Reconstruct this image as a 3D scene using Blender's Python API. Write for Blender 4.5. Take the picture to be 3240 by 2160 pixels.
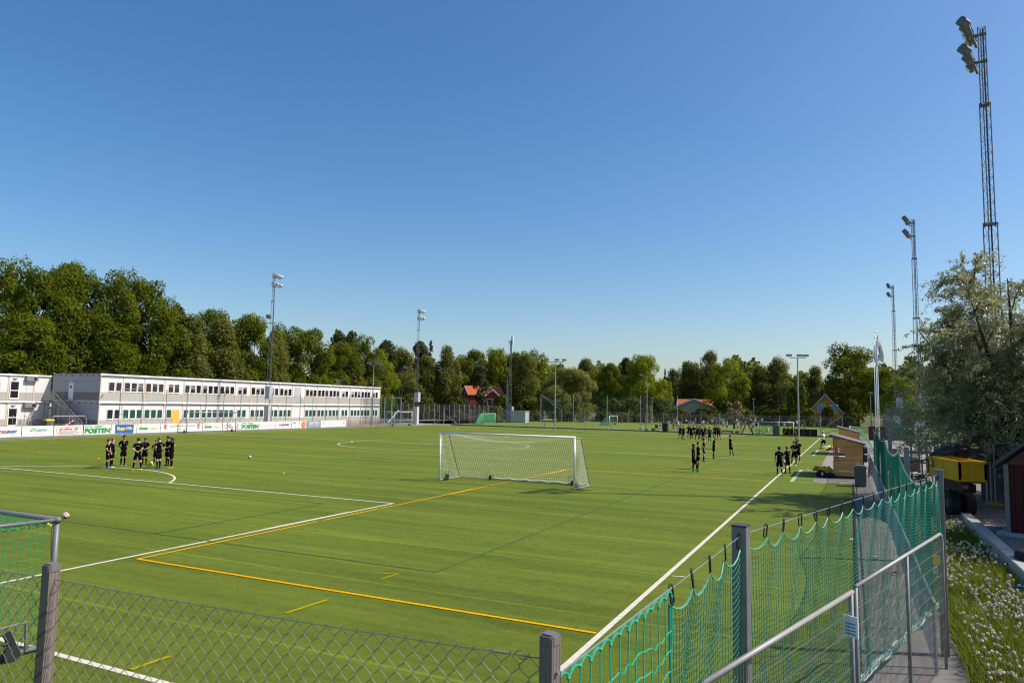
import bpy, bmesh, math, random
import numpy as np
from mathutils import Vector, Matrix, Euler, Quaternion
R = math.radians
random.seed(7)
for o in list(bpy.data.objects):
    bpy.data.objects.remove(o, do_unlink=True)
scene = bpy.context.scene
COL = scene.collection

# ------------------------------------------------------------------ camera
CAM = np.array([4.051, -7.250, 3.971])
PITCH, ROLL, YAW, FPX = 0.0891623, 0.0172184, -0.4464706, 2239.14
cp, sp, cy, sy = math.cos(PITCH), math.sin(PITCH), math.cos(YAW), math.sin(YAW)
FWD = np.array([sy * cp, cy * cp, sp])
_r0 = np.array([cy, -sy, 0.0]); _u0 = np.cross(_r0, FWD)
RIGHT = math.cos(ROLL) * _r0 + math.sin(ROLL) * _u0
UP = -math.sin(ROLL) * _r0 + math.cos(ROLL) * _u0
cam_data = bpy.data.cameras.new('camera')
cam = bpy.data.objects.new('camera', cam_data); COL.objects.link(cam)
cam_data.sensor_width = 36.0
cam_data.lens = FPX / 3240.0 * 36.0
cam_data.clip_start = 0.1; cam_data.clip_end = 3000
cam_data.dof.use_dof = True; cam_data.dof.focus_distance = 45.0; cam_data.dof.aperture_fstop = 6.3
m3 = Matrix(((RIGHT[0], UP[0], -FWD[0]), (RIGHT[1], UP[1], -FWD[1]), (RIGHT[2], UP[2], -FWD[2])))
cam.matrix_world = Matrix.Translation(Vector(CAM)) @ m3.to_4x4()
scene.camera = cam

# ------------------------------------------------------------------ sky, sun, exposure
SUN_TO = Vector((0.85, 0.32, 1.0)).normalized()
SUN_EL = math.asin(SUN_TO.z); SUN_AZ = math.atan2(SUN_TO.x, SUN_TO.y)
world = bpy.data.worlds.new('World'); scene.world = world; world.use_nodes = True
wn = world.node_tree; wn.nodes.clear()
sky = wn.nodes.new('ShaderNodeTexSky'); sky.sky_type = 'NISHITA'; sky.sun_disc = False
sky.sun_elevation = SUN_EL; sky.sun_rotation = SUN_AZ
sky.altitude = 30; sky.air_density = 1.0; sky.dust_density = 1.6; sky.ozone_density = 2.4
bg = wn.nodes.new('ShaderNodeBackground'); bg.inputs['Strength'].default_value = 0.112
hsv = wn.nodes.new('ShaderNodeHueSaturation'); hsv.inputs['Saturation'].default_value = 1.30
wo = wn.nodes.new('ShaderNodeOutputWorld')
wn.links.new(sky.outputs[0], hsv.inputs['Color']); wn.links.new(hsv.outputs[0], bg.inputs[0]); wn.links.new(bg.outputs[0], wo.inputs[0])
sd = bpy.data.lights.new('sun', 'SUN'); sd.energy = 4.2; sd.angle = R(0.53); sd.color = (1.0, 0.93, 0.82)
sun = bpy.data.objects.new('sun', sd); COL.objects.link(sun)
sun.rotation_euler = (-SUN_TO).to_track_quat('-Z', 'Y').to_euler(); sun.location = (40, 20, 60)
scene.view_settings.view_transform = 'Standard'; scene.view_settings.look = 'None'
scene.view_settings.exposure = 0.45; scene.view_settings.gamma = 1.0
scene.view_settings.use_curve_mapping = False
scene.render.engine = 'CYCLES'
try:
    scene.cycles.use_denoising = True; scene.cycles.filter_width = 1.15
    scene.cycles.max_bounces = 6; scene.cycles.transparent_max_bounces = 8
except Exception:
    pass

# ------------------------------------------------------------------ survey helpers (photo pixel -> point of the place)
def ray(px, py):
    return FWD + RIGHT * ((px - 1620.0) / FPX) + UP * ((1080.0 - py) / FPX)
def G(px, py, z=0.0):                      # on the level z
    d = ray(px, py); return Vector(CAM + d * ((z - CAM[2]) / d[2]))
def GX(px, py, x):                         # on the upright plane x
    d = ray(px, py); return Vector(CAM + d * ((x - CAM[0]) / d[0]))
def GY(px, py, y):
    d = ray(px, py); return Vector(CAM + d * ((y - CAM[1]) / d[1]))
def GD(px, py, dist):                      # at a horizontal distance
    d = ray(px, py); return Vector(CAM + d * (dist / math.hypot(d[0], d[1])))

# ------------------------------------------------------------------ object helpers
def tag(o, label=None, cat=None, group=None, kind=None):
    if label: o['label'] = label
    if cat: o['category'] = cat
    if group: o['group'] = group
    if kind: o['kind'] = kind
    return o
def thing(name, label, cat, loc=(0, 0, 0), rz=0.0, group=None, scale=None):
    o = bpy.data.objects.new(name, None); COL.objects.link(o)
    o.location = loc; o.rotation_euler = (0, 0, rz); o.empty_display_size = 0.3
    if scale is not None: o.scale = scale if hasattr(scale, '__len__') else (scale,) * 3
    return tag(o, label, cat, group)
def inst(name, mesh, parent=None, loc=(0, 0, 0), rot=(0, 0, 0), scale=None, mats=None):
    o = bpy.data.objects.new(name, mesh); COL.objects.link(o)
    if parent is not None: o.parent = parent
    o.location = loc; o.rotation_euler = rot
    if scale is not None: o.scale = scale if hasattr(scale, '__len__') else (scale,) * 3
    if mats:
        for i, m in enumerate(mats):
            o.material_slots[i].link = 'OBJECT'; o.material_slots[i].material = m
    return o
def copy_tree(o, parent=None):
    c = o.copy(); COL.objects.link(c); c.parent = parent
    for ch in list(o.children): copy_tree(ch, c)
    return c

class MB:
    def __init__(self): self.v = []; self.f = []; self.mi = []; self.cur = 0
    def add(self, vs, fs):
        b = len(self.v); self.v += [tuple(p) for p in vs]
        for f in fs: self.f.append(tuple(b + i for i in f)); self.mi.append(self.cur)
    def box(self, x0, x1, y0, y1, z0, z1):
        self.add([(x0, y0, z0), (x1, y0, z0), (x1, y1, z0), (x0, y1, z0), (x0, y0, z1), (x1, y0, z1), (x1, y1, z1), (x0, y1, z1)],
                 [(3, 2, 1, 0), (4, 5, 6, 7), (0, 1, 5, 4), (1, 2, 6, 5), (2, 3, 7, 6), (3, 0, 4, 7)]); return self
    def obox(self, c, size, rot=(0, 0, 0)):
        m = Matrix.Translation(Vector(c)) @ Euler(rot).to_matrix().to_4x4()
        hx, hy, hz = [s / 2 for s in size]
        vs = [m @ Vector(p) for p in ((-hx, -hy, -hz), (hx, -hy, -hz), (hx, hy, -hz), (-hx, hy, -hz), (-hx, -hy, hz), (hx, -hy, hz), (hx, hy, hz), (-hx, hy, hz))]
        self.add(vs, [(3, 2, 1, 0), (4, 5, 6, 7), (0, 1, 5, 4), (1, 2, 6, 5), (2, 3, 7, 6), (3, 0, 4, 7)]); return self
    def bar(self, a, b, w, h=None):            # square section between two points
        h = h or w; a = Vector(a); b = Vector(b); d = b - a; L = d.length
        q = d.to_track_quat('Y', 'Z'); m = Matrix.Translation((a + b) / 2) @ q.to_matrix().to_4x4()
        vs = [m @ Vector((sx * w / 2, sy_ * L / 2, sz * h / 2)) for sz in (-1, 1) for sx, sy_ in ((-1, -1), (1, -1), (1, 1), (-1, 1))]
        self.add(vs, [(3, 2, 1, 0), (4, 5, 6, 7), (0, 1, 5, 4), (1, 2, 6, 5), (2, 3, 7, 6), (3, 0, 4, 7)]); return self
    def tube(self, pts, r, n=6, cap=True):
        pts = [Vector(p) for p in pts]; k = len(pts)
        rs = r if hasattr(r, '__len__') else [r] * k
        t = [(pts[min(i + 1, k - 1)] - pts[max(i - 1, 0)]) for i in range(k)]
        t = [x.normalized() if x.length > 1e-9 else Vector((0, 0, 1)) for x in t]
        u = t[0].orthogonal().normalized(); vs = []
        for i in range(k):
            u = (u - t[i] * u.dot(t[i]))
            u = u.normalized() if u.length > 1e-6 else t[i].orthogonal().normalized()
            w = t[i].cross(u)
            for j in range(n):
                a = 2 * math.pi * j / n
                vs.append(pts[i] + (u * math.cos(a) + w * math.sin(a)) * rs[i])
        fs = []
        for i in range(k - 1):
            for j in range(n):
                a = i * n + j; b = i * n + (j + 1) % n
                fs.append((a, b, b + n, a + n))
        if cap and n > 2:
            fs.append(tuple(range(n - 1, -1, -1))); fs.append(tuple((k - 1) * n + j for j in range(n)))
        self.add(vs, fs); return self
    def lathe(self, prof, n=12, c=(0, 0, 0)):   # profile of (radius, z)
        vs = []; fs = []
        for r, z in prof:
            for j in range(n):
                a = 2 * math.pi * j / n; vs.append((c[0] + r * math.cos(a), c[1] + r * math.sin(a), c[2] + z))
        for i in range(len(prof) - 1):
            for j in range(n):
                a = i * n + j; b = i * n + (j + 1) % n; fs.append((a, b, b + n, a + n))
        fs.append(tuple(range(n - 1, -1, -1))); fs.append(tuple((len(prof) - 1) * n + j for j in range(n)))
        self.add(vs, fs); return self
    def prism(self, poly, axis, a, b):          # polygon in the plane across an axis, from a to b
        n = len(poly)
        def P(p, t):
            return {'x': (t, p[0], p[1]), 'y': (p[0], t, p[1]), 'z': (p[0], p[1], t)}[axis]
        vs = [P(p, a) for p in poly] + [P(p, b) for p in poly]
        fs = [tuple(range(n - 1, -1, -1)), tuple(range(n, 2 * n))] + [(i, (i + 1) % n, n + (i + 1) % n, n + i) for i in range(n)]
        self.add(vs, fs); return self
    def quad(self, a, b, c, d): self.add([a, b, c, d], [(0, 1, 2, 3)]); return self
    def ball(self, c, r, n=12, m=8, sc=(1, 1, 1)):
        prof = []
        vs = []; fs = []
        for i in range(1, m):
            th = math.pi * i / m
            for j in range(n):
                a = 2 * math.pi * j / n
                vs.append((c[0] + r * sc[0] * math.sin(th) * math.cos(a), c[1] + r * sc[1] * math.sin(th) * math.sin(a), c[2] + r * sc[2] * math.cos(th)))
        top = len(vs); vs.append((c[0], c[1], c[2] + r * sc[2])); bot = len(vs); vs.append((c[0], c[1], c[2] - r * sc[2]))
        for i in range(m - 2):
            for j in range(n):
                a = i * n + j; b = i * n + (j + 1) % n; fs.append((a, a + n, b + n, b))
        for j in range(n):
            fs.append((top, j, (j + 1) % n)); fs.append((bot, (m - 2) * n + (j + 1) % n, (m - 2) * n + j))
        self.add(vs, fs); return self
    def mesh(self, name, mats, smooth=False):
        me = bpy.data.meshes.new(name); me.from_pydata(self.v, [], self.f)
        for m in (mats if isinstance(mats, (list, tuple)) else [mats]): me.materials.append(m)
        if any(self.mi): me.polygons.foreach_set('material_index', self.mi)
        bm = bmesh.new(); bm.from_mesh(me); bmesh.ops.recalc_face_normals(bm, faces=bm.faces); bm.to_mesh(me); bm.free()
        if smooth: me.polygons.foreach_set('use_smooth', [True] * len(me.polygons))
        me.update(); return me
    def build(self, name, mats, parent=None, loc=(0, 0, 0), rot=(0, 0, 0), smooth=False):
        return inst(name, self.mesh(name, mats, smooth), parent, loc, rot)

def quads_mesh(name, V, mat, rnd=None):         # V: (n,4,3) array of loose quads
    n = len(V); me = bpy.data.meshes.new(name)
    me.vertices.add(n * 4); me.vertices.foreach_set('co', V.reshape(-1).astype(np.float32))
    me.loops.add(n * 4); me.loops.foreach_set('vertex_index', np.arange(n * 4, dtype=np.int32))
    me.polygons.add(n); me.polygons.foreach_set('loop_start', np.arange(0, n * 4, 4, dtype=np.int32))
    try: me.polygons.foreach_set('loop_total', np.full(n, 4, dtype=np.int32))
    except Exception: pass
    if rnd is not None:
        at = me.attributes.new('tone', 'FLOAT', 'POINT'); at.data.foreach_set('value', np.repeat(rnd, 4).astype(np.float32))
    for m in (mat if isinstance(mat, (list, tuple)) else [mat]): me.materials.append(m)
    me.update(calc_edges=True); me.validate(); return me

# ------------------------------------------------------------------ materials
MATS = {}
def M(name, col, rough=0.6, metal=0.0, var=0.12, scale=6.0, bump=0.0, bscale=None, spec=0.3, coat=0.0):
    if name in MATS: return MATS[name]
    m = bpy.data.materials.new(name); m.use_nodes = True; nt = m.node_tree; N = nt.nodes; L = nt.links
    b = N['Principled BSDF']
    b.inputs['Roughness'].default_value = rough; b.inputs['Metallic'].default_value = metal
    b.inputs['Specular IOR Level'].default_value = spec
    if coat: b.inputs['Coat Weight'].default_value = coat
    tc = N.new('ShaderNodeTexCoord'); nz = N.new('ShaderNodeTexNoise')
    nz.inputs['Scale'].default_value = scale; nz.inputs['Detail'].default_value = 5; nz.inputs['Roughness'].default_value = 0.65
    L.new(tc.outputs['Object'], nz.inputs['Vector'])
    mr = N.new('ShaderNodeMapRange'); mr.inputs['From Min'].default_value = 0.25; mr.inputs['From Max'].default_value = 0.75
    mr.inputs['To Min'].default_value = 1 - var; mr.inputs['To Max'].default_value = 1 + var
    L.new(nz.outputs['Fac'], mr.inputs['Value'])
    mx = N.new('ShaderNodeVectorMath'); mx.operation = 'SCALE'; mx.inputs[0].default_value = col[:3]
    L.new(mr.outputs[0], mx.inputs['Scale']); L.new(mx.outputs[0], b.inputs['Base Color'])
    if bump:
        n2 = N.new('ShaderNodeTexNoise'); n2.inputs['Scale'].default_value = bscale or scale * 5; n2.inputs['Detail'].default_value = 4
        L.new(tc.outputs['Object'], n2.inputs['Vector'])
        bp = N.new('ShaderNodeBump'); bp.inputs['Strength'].default_value = bump; bp.inputs['Distance'].default_value = 0.03
        L.new(n2.outputs['Fac'], bp.inputs['Height']); L.new(bp.outputs[0], b.inputs['Normal'])
    MATS[name] = m; return m

def leaf_mat(name, dark, light, trans=0.35, rough=0.55, hue_var=0.10, spec=0.3):
    m = bpy.data.materials.new(name); m.use_nodes = True; nt = m.node_tree; N = nt.nodes; L = nt.links
    b = N['Principled BSDF']; out = N['Material Output']
    b.inputs['Roughness'].default_value = rough; b.inputs['Specular IOR Level'].default_value = spec
    at = N.new('ShaderNodeAttribute'); at.attribute_name = 'tone'
    oi = N.new('ShaderNodeObjectInfo')
    ad = N.new('ShaderNodeMath'); ad.operation = 'MULTIPLY_ADD'; ad.inputs[1].default_value = hue_var * 2; ad.inputs[2].default_value = -hue_var
    L.new(oi.outputs['Random'], ad.inputs[0])
    sm = N.new('ShaderNodeMath'); sm.operation = 'ADD'; sm.use_clamp = True
    L.new(at.outputs['Fac'], sm.inputs[0]); L.new(ad.outputs[0], sm.inputs[1])
    cr = N.new('ShaderNodeMix'); cr.data_type = 'RGBA'
    cr.inputs[6].default_value = (*dark, 1); cr.inputs[7].default_value = (*light, 1)
    L.new(sm.outputs[0], cr.inputs[0]); L.new(cr.outputs[2], b.inputs['Base Color'])
    tr = N.new('ShaderNodeBsdfTranslucent')
    hs = N.new('ShaderNodeHueSaturation'); hs.inputs['Saturation'].default_value = 1.15; hs.inputs['Value'].default_value = 1.3; hs.inputs['Hue'].default_value = 0.485
    L.new(cr.outputs[2], hs.inputs['Color']); L.new(hs.outputs[0], tr.inputs['Color'])
    mx = N.new('ShaderNodeMixShader'); mx.inputs[0].default_value = trans
    L.new(b.outputs[0], mx.inputs[1]); L.new(tr.outputs[0], mx.inputs[2]); L.new(mx.outputs[0], out.inputs['Surface'])
    MATS[name] = m; return m

def turf_mat():
    m = bpy.data.materials.new('artificial_turf'); m.use_nodes = True; nt = m.node_tree; N = nt.nodes; L = nt.links
    b = N['Principled BSDF']; b.inputs['Roughness'].default_value = 0.75; b.inputs['Specular IOR Level'].default_value = 0.10
    ge = N.new('ShaderNodeNewGeometry'); sx = N.new('ShaderNodeSeparateXYZ'); L.new(ge.outputs['Position'], sx.inputs[0])
    def math_(op, a, bb=None, c=None):
        n = N.new('ShaderNodeMath'); n.operation = op
        for i, x in enumerate((a, bb, c)):
            if x is None: continue
            if isinstance(x, (int, float)): n.inputs[i].default_value = x
            else: L.new(x, n.inputs[i])
        return n.outputs[0]
    def noise(scale, vec, det=4, rough=0.6):
        n = N.new('ShaderNodeTexNoise'); n.inputs['Scale'].default_value = scale; n.inputs['Detail'].default_value = det
        n.inputs['Roughness'].default_value = rough; L.new(vec, n.inputs['Vector']); return n.outputs['Fac']
    def stretch(sv):
        n = N.new('ShaderNodeVectorMath'); n.operation = 'MULTIPLY'; n.inputs[1].default_value = sv
        L.new(ge.outputs['Position'], n.inputs[0]); return n.outputs[0]
    roll = math_('FLOOR', math_('DIVIDE', sx.outputs['Y'], 4.0))
    wn_ = N.new('ShaderNodeTexWhiteNoise'); wn_.noise_dimensions = '1D'; L.new(roll, wn_.inputs['W'])
    fr = math_('FRACT', math_('DIVIDE', sx.outputs['Y'], 4.0))
    seam = math_('LESS_THAN', math_('ABSOLUTE', math_('SUBTRACT', fr, 0.5)), 0.010)
    seam_n = noise(0.7, stretch((1, 0.1, 1)), 3)
    seam = math_('MULTIPLY', seam, seam_n)
    broad = noise(0.09, stretch((1, 1, 1)), 3)
    streak = noise(1.0, stretch((0.07, 0.9, 1)), 6, 0.7)
    streak2 = noise(1.0, stretch((0.25, 3.0, 1)), 4, 0.7)
    mid = noise(3.5, stretch((1, 1, 1)), 6, 0.75)
    grain = noise(38.0, stretch((1, 1, 1)), 5, 0.8)
    fine = noise(11.0, stretch((1, 1, 1)), 5, 0.8)
    v = math_('MULTIPLY_ADD', wn_.outputs['Value'], 0.12, 0.94)
    v = math_('ADD', v, math_('MULTIPLY', math_('SUBTRACT', broad, 0.5), 0.35))
    v = math_('ADD', v, math_('MULTIPLY', math_('SUBTRACT', streak, 0.5), 0.85))
    v = math_('ADD', v, math_('MULTIPLY', math_('SUBTRACT', streak2, 0.5), 0.55))
    v = math_('ADD', v, math_('MULTIPLY', math_('SUBTRACT', mid, 0.5), 0.8))
    v = math_('ADD', v, math_('MULTIPLY', math_('SUBTRACT', fine, 0.5), 0.8))
    v = math_('ADD', v, math_('MULTIPLY', math_('SUBTRACT', grain, 0.5), 1.5))
    v = math_('ADD', v, math_('MULTIPLY', seam, 0.75))
    v = math_('MAXIMUM', v, 0.2)
    cm = N.new('ShaderNodeMix'); cm.data_type = 'RGBA'
    cm.inputs[6].default_value = (0.082, 0.128, 0.010, 1); cm.inputs[7].default_value = (0.150, 0.178, 0.021, 1)
    L.new(streak, cm.inputs[0])
    vs = N.new('ShaderNodeVectorMath'); vs.operation = 'SCALE'; L.new(cm.outputs[2], vs.inputs[0]); L.new(v, vs.inputs['Scale'])
    L.new(vs.outputs[0], b.inputs['Base Color'])
    bp = N.new('ShaderNodeBump'); bp.inputs['Strength'].default_value = 0.8; bp.inputs['Distance'].default_value = 0.03
    L.new(math_('ADD', grain, fine), bp.inputs['Height']); L.new(bp.outputs[0], b.inputs['Normal'])
    MATS['turf'] = m; return m

turf = turf_mat()
steel = M('galvanised_steel', (0.36, 0.37, 0.38), 0.45, 0.6, 0.18, 5)
steel_dark = M('weathered_steel', (0.19, 0.195, 0.20), 0.55, 0.4, 0.2, 5)
post_brown = M('anodised_post', (0.20, 0.165, 0.148), 0.5, 0.15, 0.1, 4)
cap_plastic = M('post_cap', (0.15, 0.135, 0.14), 0.5, 0, 0.08, 9)
white_paint = M('white_paint', (0.80, 0.80, 0.78), 0.4, 0, 0.05, 3)
white_clad = M('white_cladding', (0.68, 0.66, 0.64), 0.55, 0, 0.035, 0.6)
beige_clad = M('beige_cladding', (0.42, 0.40, 0.35), 0.6, 0, 0.05, 0.8)
pilaster_m = M('beige_pilaster', (0.52, 0.43, 0.33), 0.6, 0, 0.08, 2)
glass_dark = M('window_glass', (0.018, 0.016, 0.018), 0.06, 0, 0.2, 2, spec=0.6)
glass_green = M('mesh_reflection_glass', (0.012, 0.06, 0.04), 0.2, 0, 0.5, 9, spec=0.5)  # green base colour carries the reflected turf along with the mesh
black_m = M('black_plastic', (0.018, 0.018, 0.020), 0.5, 0, 0.2, 8)
rubber = M('rubber', (0.02, 0.02, 0.02), 0.8, 0, 0.2, 8)
asphalt = M('asphalt', (0.175, 0.158, 0.142), 0.9, 0, 0.25, 1.2, 0.3, 60)
asphalt_far = M('pale_asphalt', (0.25, 0.225, 0.205), 0.9, 0, 0.15, 0.7, 0.2, 40)
concrete = M('concrete', (0.36, 0.35, 0.32), 0.85, 0, 0.16, 4, 0.3, 25)
white_line = M('white_line', (0.56, 0.52, 0.44), 0.9, 0, 0.2, 7, 0.3, 60, spec=.05)
faint_line = M('faint_white_line', (0.36, 0.42, 0.27), 0.8, 0, 0.2, 5)
yellow_line = M('yellow_line', (0.70, 0.33, 0.0), 0.9, 0, 0.16, 7, 0.3, 60, spec=.03)
dull_yellow = M('dull_yellow_line', (0.30, 0.25, 0.005), 0.9, 0, 0.2, 6, spec=.03)
teal_line = M('teal_line', (0.075, 0.130, 0.04), 0.9, 0, 0.25, 3, spec=.03)
net_green = M('green_net', (0.018, 0.27, 0.165), 0.5, 0, 0.15, 4)
net_light = M('pale_green_net', (0.085, 0.31, 0.20), 0.5, 0, 0.15, 4)
net_white = M('white_net', (0.62, 0.60, 0.52), 0.7, 0, 0.1, 3)
net_grey = M('grey_wire', (0.20, 0.20, 0.20), 0.5, 0.5, 0.15, 4)
wire_near = M('chain_wire', (0.22, 0.205, 0.195), 0.55, 0.25, 0.15, 12)
wood_new = M('pine_cladding', (0.50, 0.25, 0.085), 0.65, 0, 0.16, 3)
roof_felt = M('roofing_felt', (0.145, 0.125, 0.125), 0.9, 0, 0.15, 5, 0.2, 60)
# ------------------------------------------------------------------ ground and the pitch
def sstep(t): t = min(1, max(0, t)); return t * t * (3 - 2 * t)
def hgt(x, y):                              # rising ground beyond the two pitches
    h = 4.5 * sstep((y - 205) / 70.0)
    h += 3.0 * sstep((-x - 108) / 60.0) * (1 - sstep((y - 205) / 70.0))
    return h
def make_ground():
    xs = [-600, -400, -300, -240, -200, -170, -150, -135, -120, -108, -95] + list(range(-80, 61, 20)) + [90, 140, 220, 400, 600]
    ys = [-200, -100, -50, -20, 0, 30, 60, 100, 140, 180, 195, 205, 215, 225, 235, 245, 255, 265, 280, 300, 350, 450, 650, 900]
    vs = [(x, y, hgt(x, y) - 0.03) for y in ys for x in xs]; n = len(xs)
    fs = [(j * n + i, j * n + i + 1, (j + 1) * n + i + 1, (j + 1) * n + i) for j in range(len(ys) - 1) for i in range(n - 1)]
    b = MB(); b.add(vs, fs); return b
ground_m = M('meadow_ground', (0.085, 0.095, 0.035), 0.95, 0, 0.4, 0.35, 0.4, 12)
tag(make_ground().build('ground', ground_m), kind='structure')
def sheet(name, x0, x1, y0, y1, z, mat, parent=None, th=0.02):
    b = MB(); b.box(x0, x1, y0, y1, z - th, z); o = b.build(name, mat, parent)
    if parent is None: tag(o, kind='structure')
    return o
# paved surround of the pitch, laid round it in strips
sheet('pavement', -78.0, -66.9, -12, 150, 0.0, asphalt_far)
sheet('pavement', -66.9, 14.0, 107.9, 113.4, 0.0, asphalt_far)
sheet('pavement', 2.05, 14.0, 44.5, 107.9, 0.0, asphalt_far)
sheet('pavement', 2.05, 5.6, 36.0, 44.5, 0.0, asphalt)
sheet('path', 4.12, 5.6, -12, 36.0, 0.0, asphalt)
sheet('asphalt_yard', -150.0, -78.0, 20, 150, 0.0, asphalt)
kb = MB(); kb.box(4.06, 4.12, -3, 36.0, -0.02, 0.05); tag(kb.build('kerb', rubber), kind='structure')
pitch = MB()
pitch.box(-66.9, 4.06, -12, 36.0, -0.02, 0.0); pitch.box(-66.9, 2.05, 36.0, 107.9, -0.02, 0.0)
pitch = pitch.build('football_pitch', turf); tag(pitch, kind='structure')
far_turf = M('far_turf', (0.118, 0.178, 0.013), 0.8, 0, 0.14, 0.25, 0.2, 30, spec=.08)
far_pitch = sheet('far_pitch', -84.0, 9.5, 114.8, 178.0, 0.0, far_turf)
sheet('pavement', -84.0, 9.5, 113.4, 114.8, 0.0, asphalt)

W, L = 65.15, 104.5
PX = -(W / 2 - 20.16)
def line_poly(pts, w, mat, name='white_line', z=0.004, closed=False):
    b = MB(); n = len(pts); P = [Vector((p[0], p[1], z)) for p in pts]
    Lf = []; Rt = []
    for i in range(n):
        a = P[(i - 1) % n] if (i > 0 or closed) else None; c = P[(i + 1) % n] if (i < n - 1 or closed) else None
        d1 = (P[i] - a).normalized() if a is not None else None; d2 = (c - P[i]).normalized() if c is not None else None
        d = (d1 + d2) if (d1 and d2) else (d1 or d2)
        d = d.normalized(); nrm = Vector((-d.y, d.x, 0))
        k = 1.0
        if d1 and d2: k = 1 / max(0.5, math.sqrt(max(0.01, (1 + d1.dot(d2)) / 2)))
        Lf.append(P[i] + nrm * w / 2 * k); Rt.append(P[i] - nrm * w / 2 * k)
    m = n if closed else n - 1
    for i in range(m):
        j = (i + 1) % n; b.quad(Rt[i], Rt[j], Lf[j], Lf[i])
    return b.build(name, mat, pitch)
wl = 0.11
line_poly([(0, L), (0, 0), (-W, 0), (-W, L)], wl, white_line, closed=True)
line_poly([(PX, 0), (PX, 16.5), (-W - PX, 16.5), (-W - PX, 0)], wl, white_line)
line_poly([(PX, L), (PX, L - 16.5), (-W - PX, L - 16.5), (-W - PX, L)], wl, white_line)
gx = -(W / 2 - 9.16)
line_poly([(gx, 0), (gx, 5.5), (-W - gx, 5.5), (-W - gx, 0)], wl, white_line)
line_poly([(gx, L), (gx, L - 5.5), (-W - gx, L - 5.5), (-W - gx, L)], wl, white_line)
line_poly([(-W, L / 2), (0, L / 2)], wl, white_line)
line_poly([(-W / 2 + 9.15 * math.cos(2 * math.pi * i / 96), L / 2 + 9.15 * math.sin(2 * math.pi * i / 96)) for i in range(96)], wl, white_line, closed=True, z=0.008)
a0 = math.asin(5.5 / 9.15)
line_poly([(-W / 2 + 9.15 * math.cos(a0 + (math.pi - 2 * a0) * i / 40), 11 + 9.15 * math.sin(a0 + (math.pi - 2 * a0) * i / 40)) for i in range(41)], wl, white_line)
line_poly([(-W / 2 + 9.15 * math.cos(a0 + (math.pi - 2 * a0) * i / 40), L - 11 - 9.15 * math.sin(a0 + (math.pi - 2 * a0) * i / 40)) for i in range(41)], wl, white_line)
# thicker repaint on the box side
line_poly([(PX, 9.6), (PX, 13.8)], 0.17, white_line, z=0.008)
line_poly([(0.14, 9.95), (0.42, 10.02)], 0.05, white_line, 'white_dash')
yw = 0.085
line_poly([(-0.08, 5.0), (-12.0, 5.0), (-12.0, 11.6)], yw, yellow_line, 'yellow_line', z=0.012)
line_poly([(-12.0, 11.9), (-12.0, 14.9)], yw, yellow_line, 'yellow_line', z=0.012)
line_poly([(-12.0, 15.1), (-12.0, 34.8), (-0.08, 34.8)], yw, yellow_line, 'yellow_line', z=0.012)
line_poly([(-12.0, 20.1), (-12.0, 22.3)], 0.16, yellow_line, 'yellow_line', z=0.016)
line_poly([(-12.0, 31.5), (-12.0, 34.4)], 0.2, yellow_line, 'yellow_line', z=0.016)
line_poly([(-W, 5.0), (-53.0, 5.0), (-53.0, 34.8), (-W, 34.8)], yw, yellow_line, 'yellow_line', z=0.012)
line_poly([(-W, 40.0), (-0.08, 40.0)], yw, yellow_line, 'yellow_line', z=0.012)
line_poly([(-W, 64.6), (-0.08, 64.6)], yw, yellow_line, 'yellow_line', z=0.012)
line_poly([(-12.0, 70.0), (-12.0, 99.4), (-0.1, 99.4)], yw * 1.3, yellow_line, 'yellow_line', z=0.012)
line_poly([(-0.08, 70.0), (-W, 70.0)], yw * .7, dull_yellow, 'yellow_line', z=0.012)
line_poly([(-53.0, 70.0), (-53.0, 99.4), (-W, 99.4)], yw, yellow_line, 'yellow_line', z=0.012)
line_poly([(-5.61, 3.3), (-5.54, 4.4)], 0.09, dull_yellow, 'yellow_dash', z=0.012)
line_poly([(-5.9, 6.75), (-5.56, 6.9), (-5.6, 6.3)], 0.06, dull_yellow, 'yellow_dash', z=0.012)
line_poly([(-5.58, 0.1), (-5.56, 0.75)], 0.09, dull_yellow, 'yellow_dash', z=0.012)
line_poly([(-60.2, 7.5), (-4.9, 7.5), (-4.9, 97.0), (-60.2, 97.0)], 0.075, teal_line, 'teal_line', z=0.010)
line_poly([(-14.6, 7.5), (-14.6, 15.0), (-50.5, 15.0), (-50.5, 7.5)], 0.075, teal_line, 'teal_line', z=0.010)
line_poly([(0.98, 35.4), (0.98, 44.0), (3.0, 44.0)], 0.2, faint_line, 'technical_area_line')
line_poly([(0.9, 35.4), (2.9, 35.5)], 0.1, faint_line, 'technical_area_line')
line_poly([(0.98, 60.5), (0.98, 70.0), (3.0, 70.0)], 0.2, faint_line, 'technical_area_line')
line_poly([(2.1, 35.9), (4.1, 35.9)], 0.12, white_line, 'edge_line', z=0.03)
def far_line(pts, w=0.12, mat=white_line):
    o = line_poly(pts, w, mat, 'white_line'); o.parent = far_pitch; return o
far_line([(-82, 116), (8, 116), (8, 176), (-82, 176), (-82, 116)])
far_line([(-20, 116), (-20, 176)]); far_line([(-52, 116), (-52, 176)])
far_line([(-36 + 7 * math.cos(2 * math.pi * i / 40), 146 + 7 * math.sin(2 * math.pi * i / 40)) for i in range(41)])
far_line([(-60, 124), (-25, 124)]); far_line([(-15, 128), (6, 128)], 0.1, yellow_line); far_line([(-16, 121), (5, 121)])
far_line([(-5, 116), (-5, 150)], 0.1, yellow_line)

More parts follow.
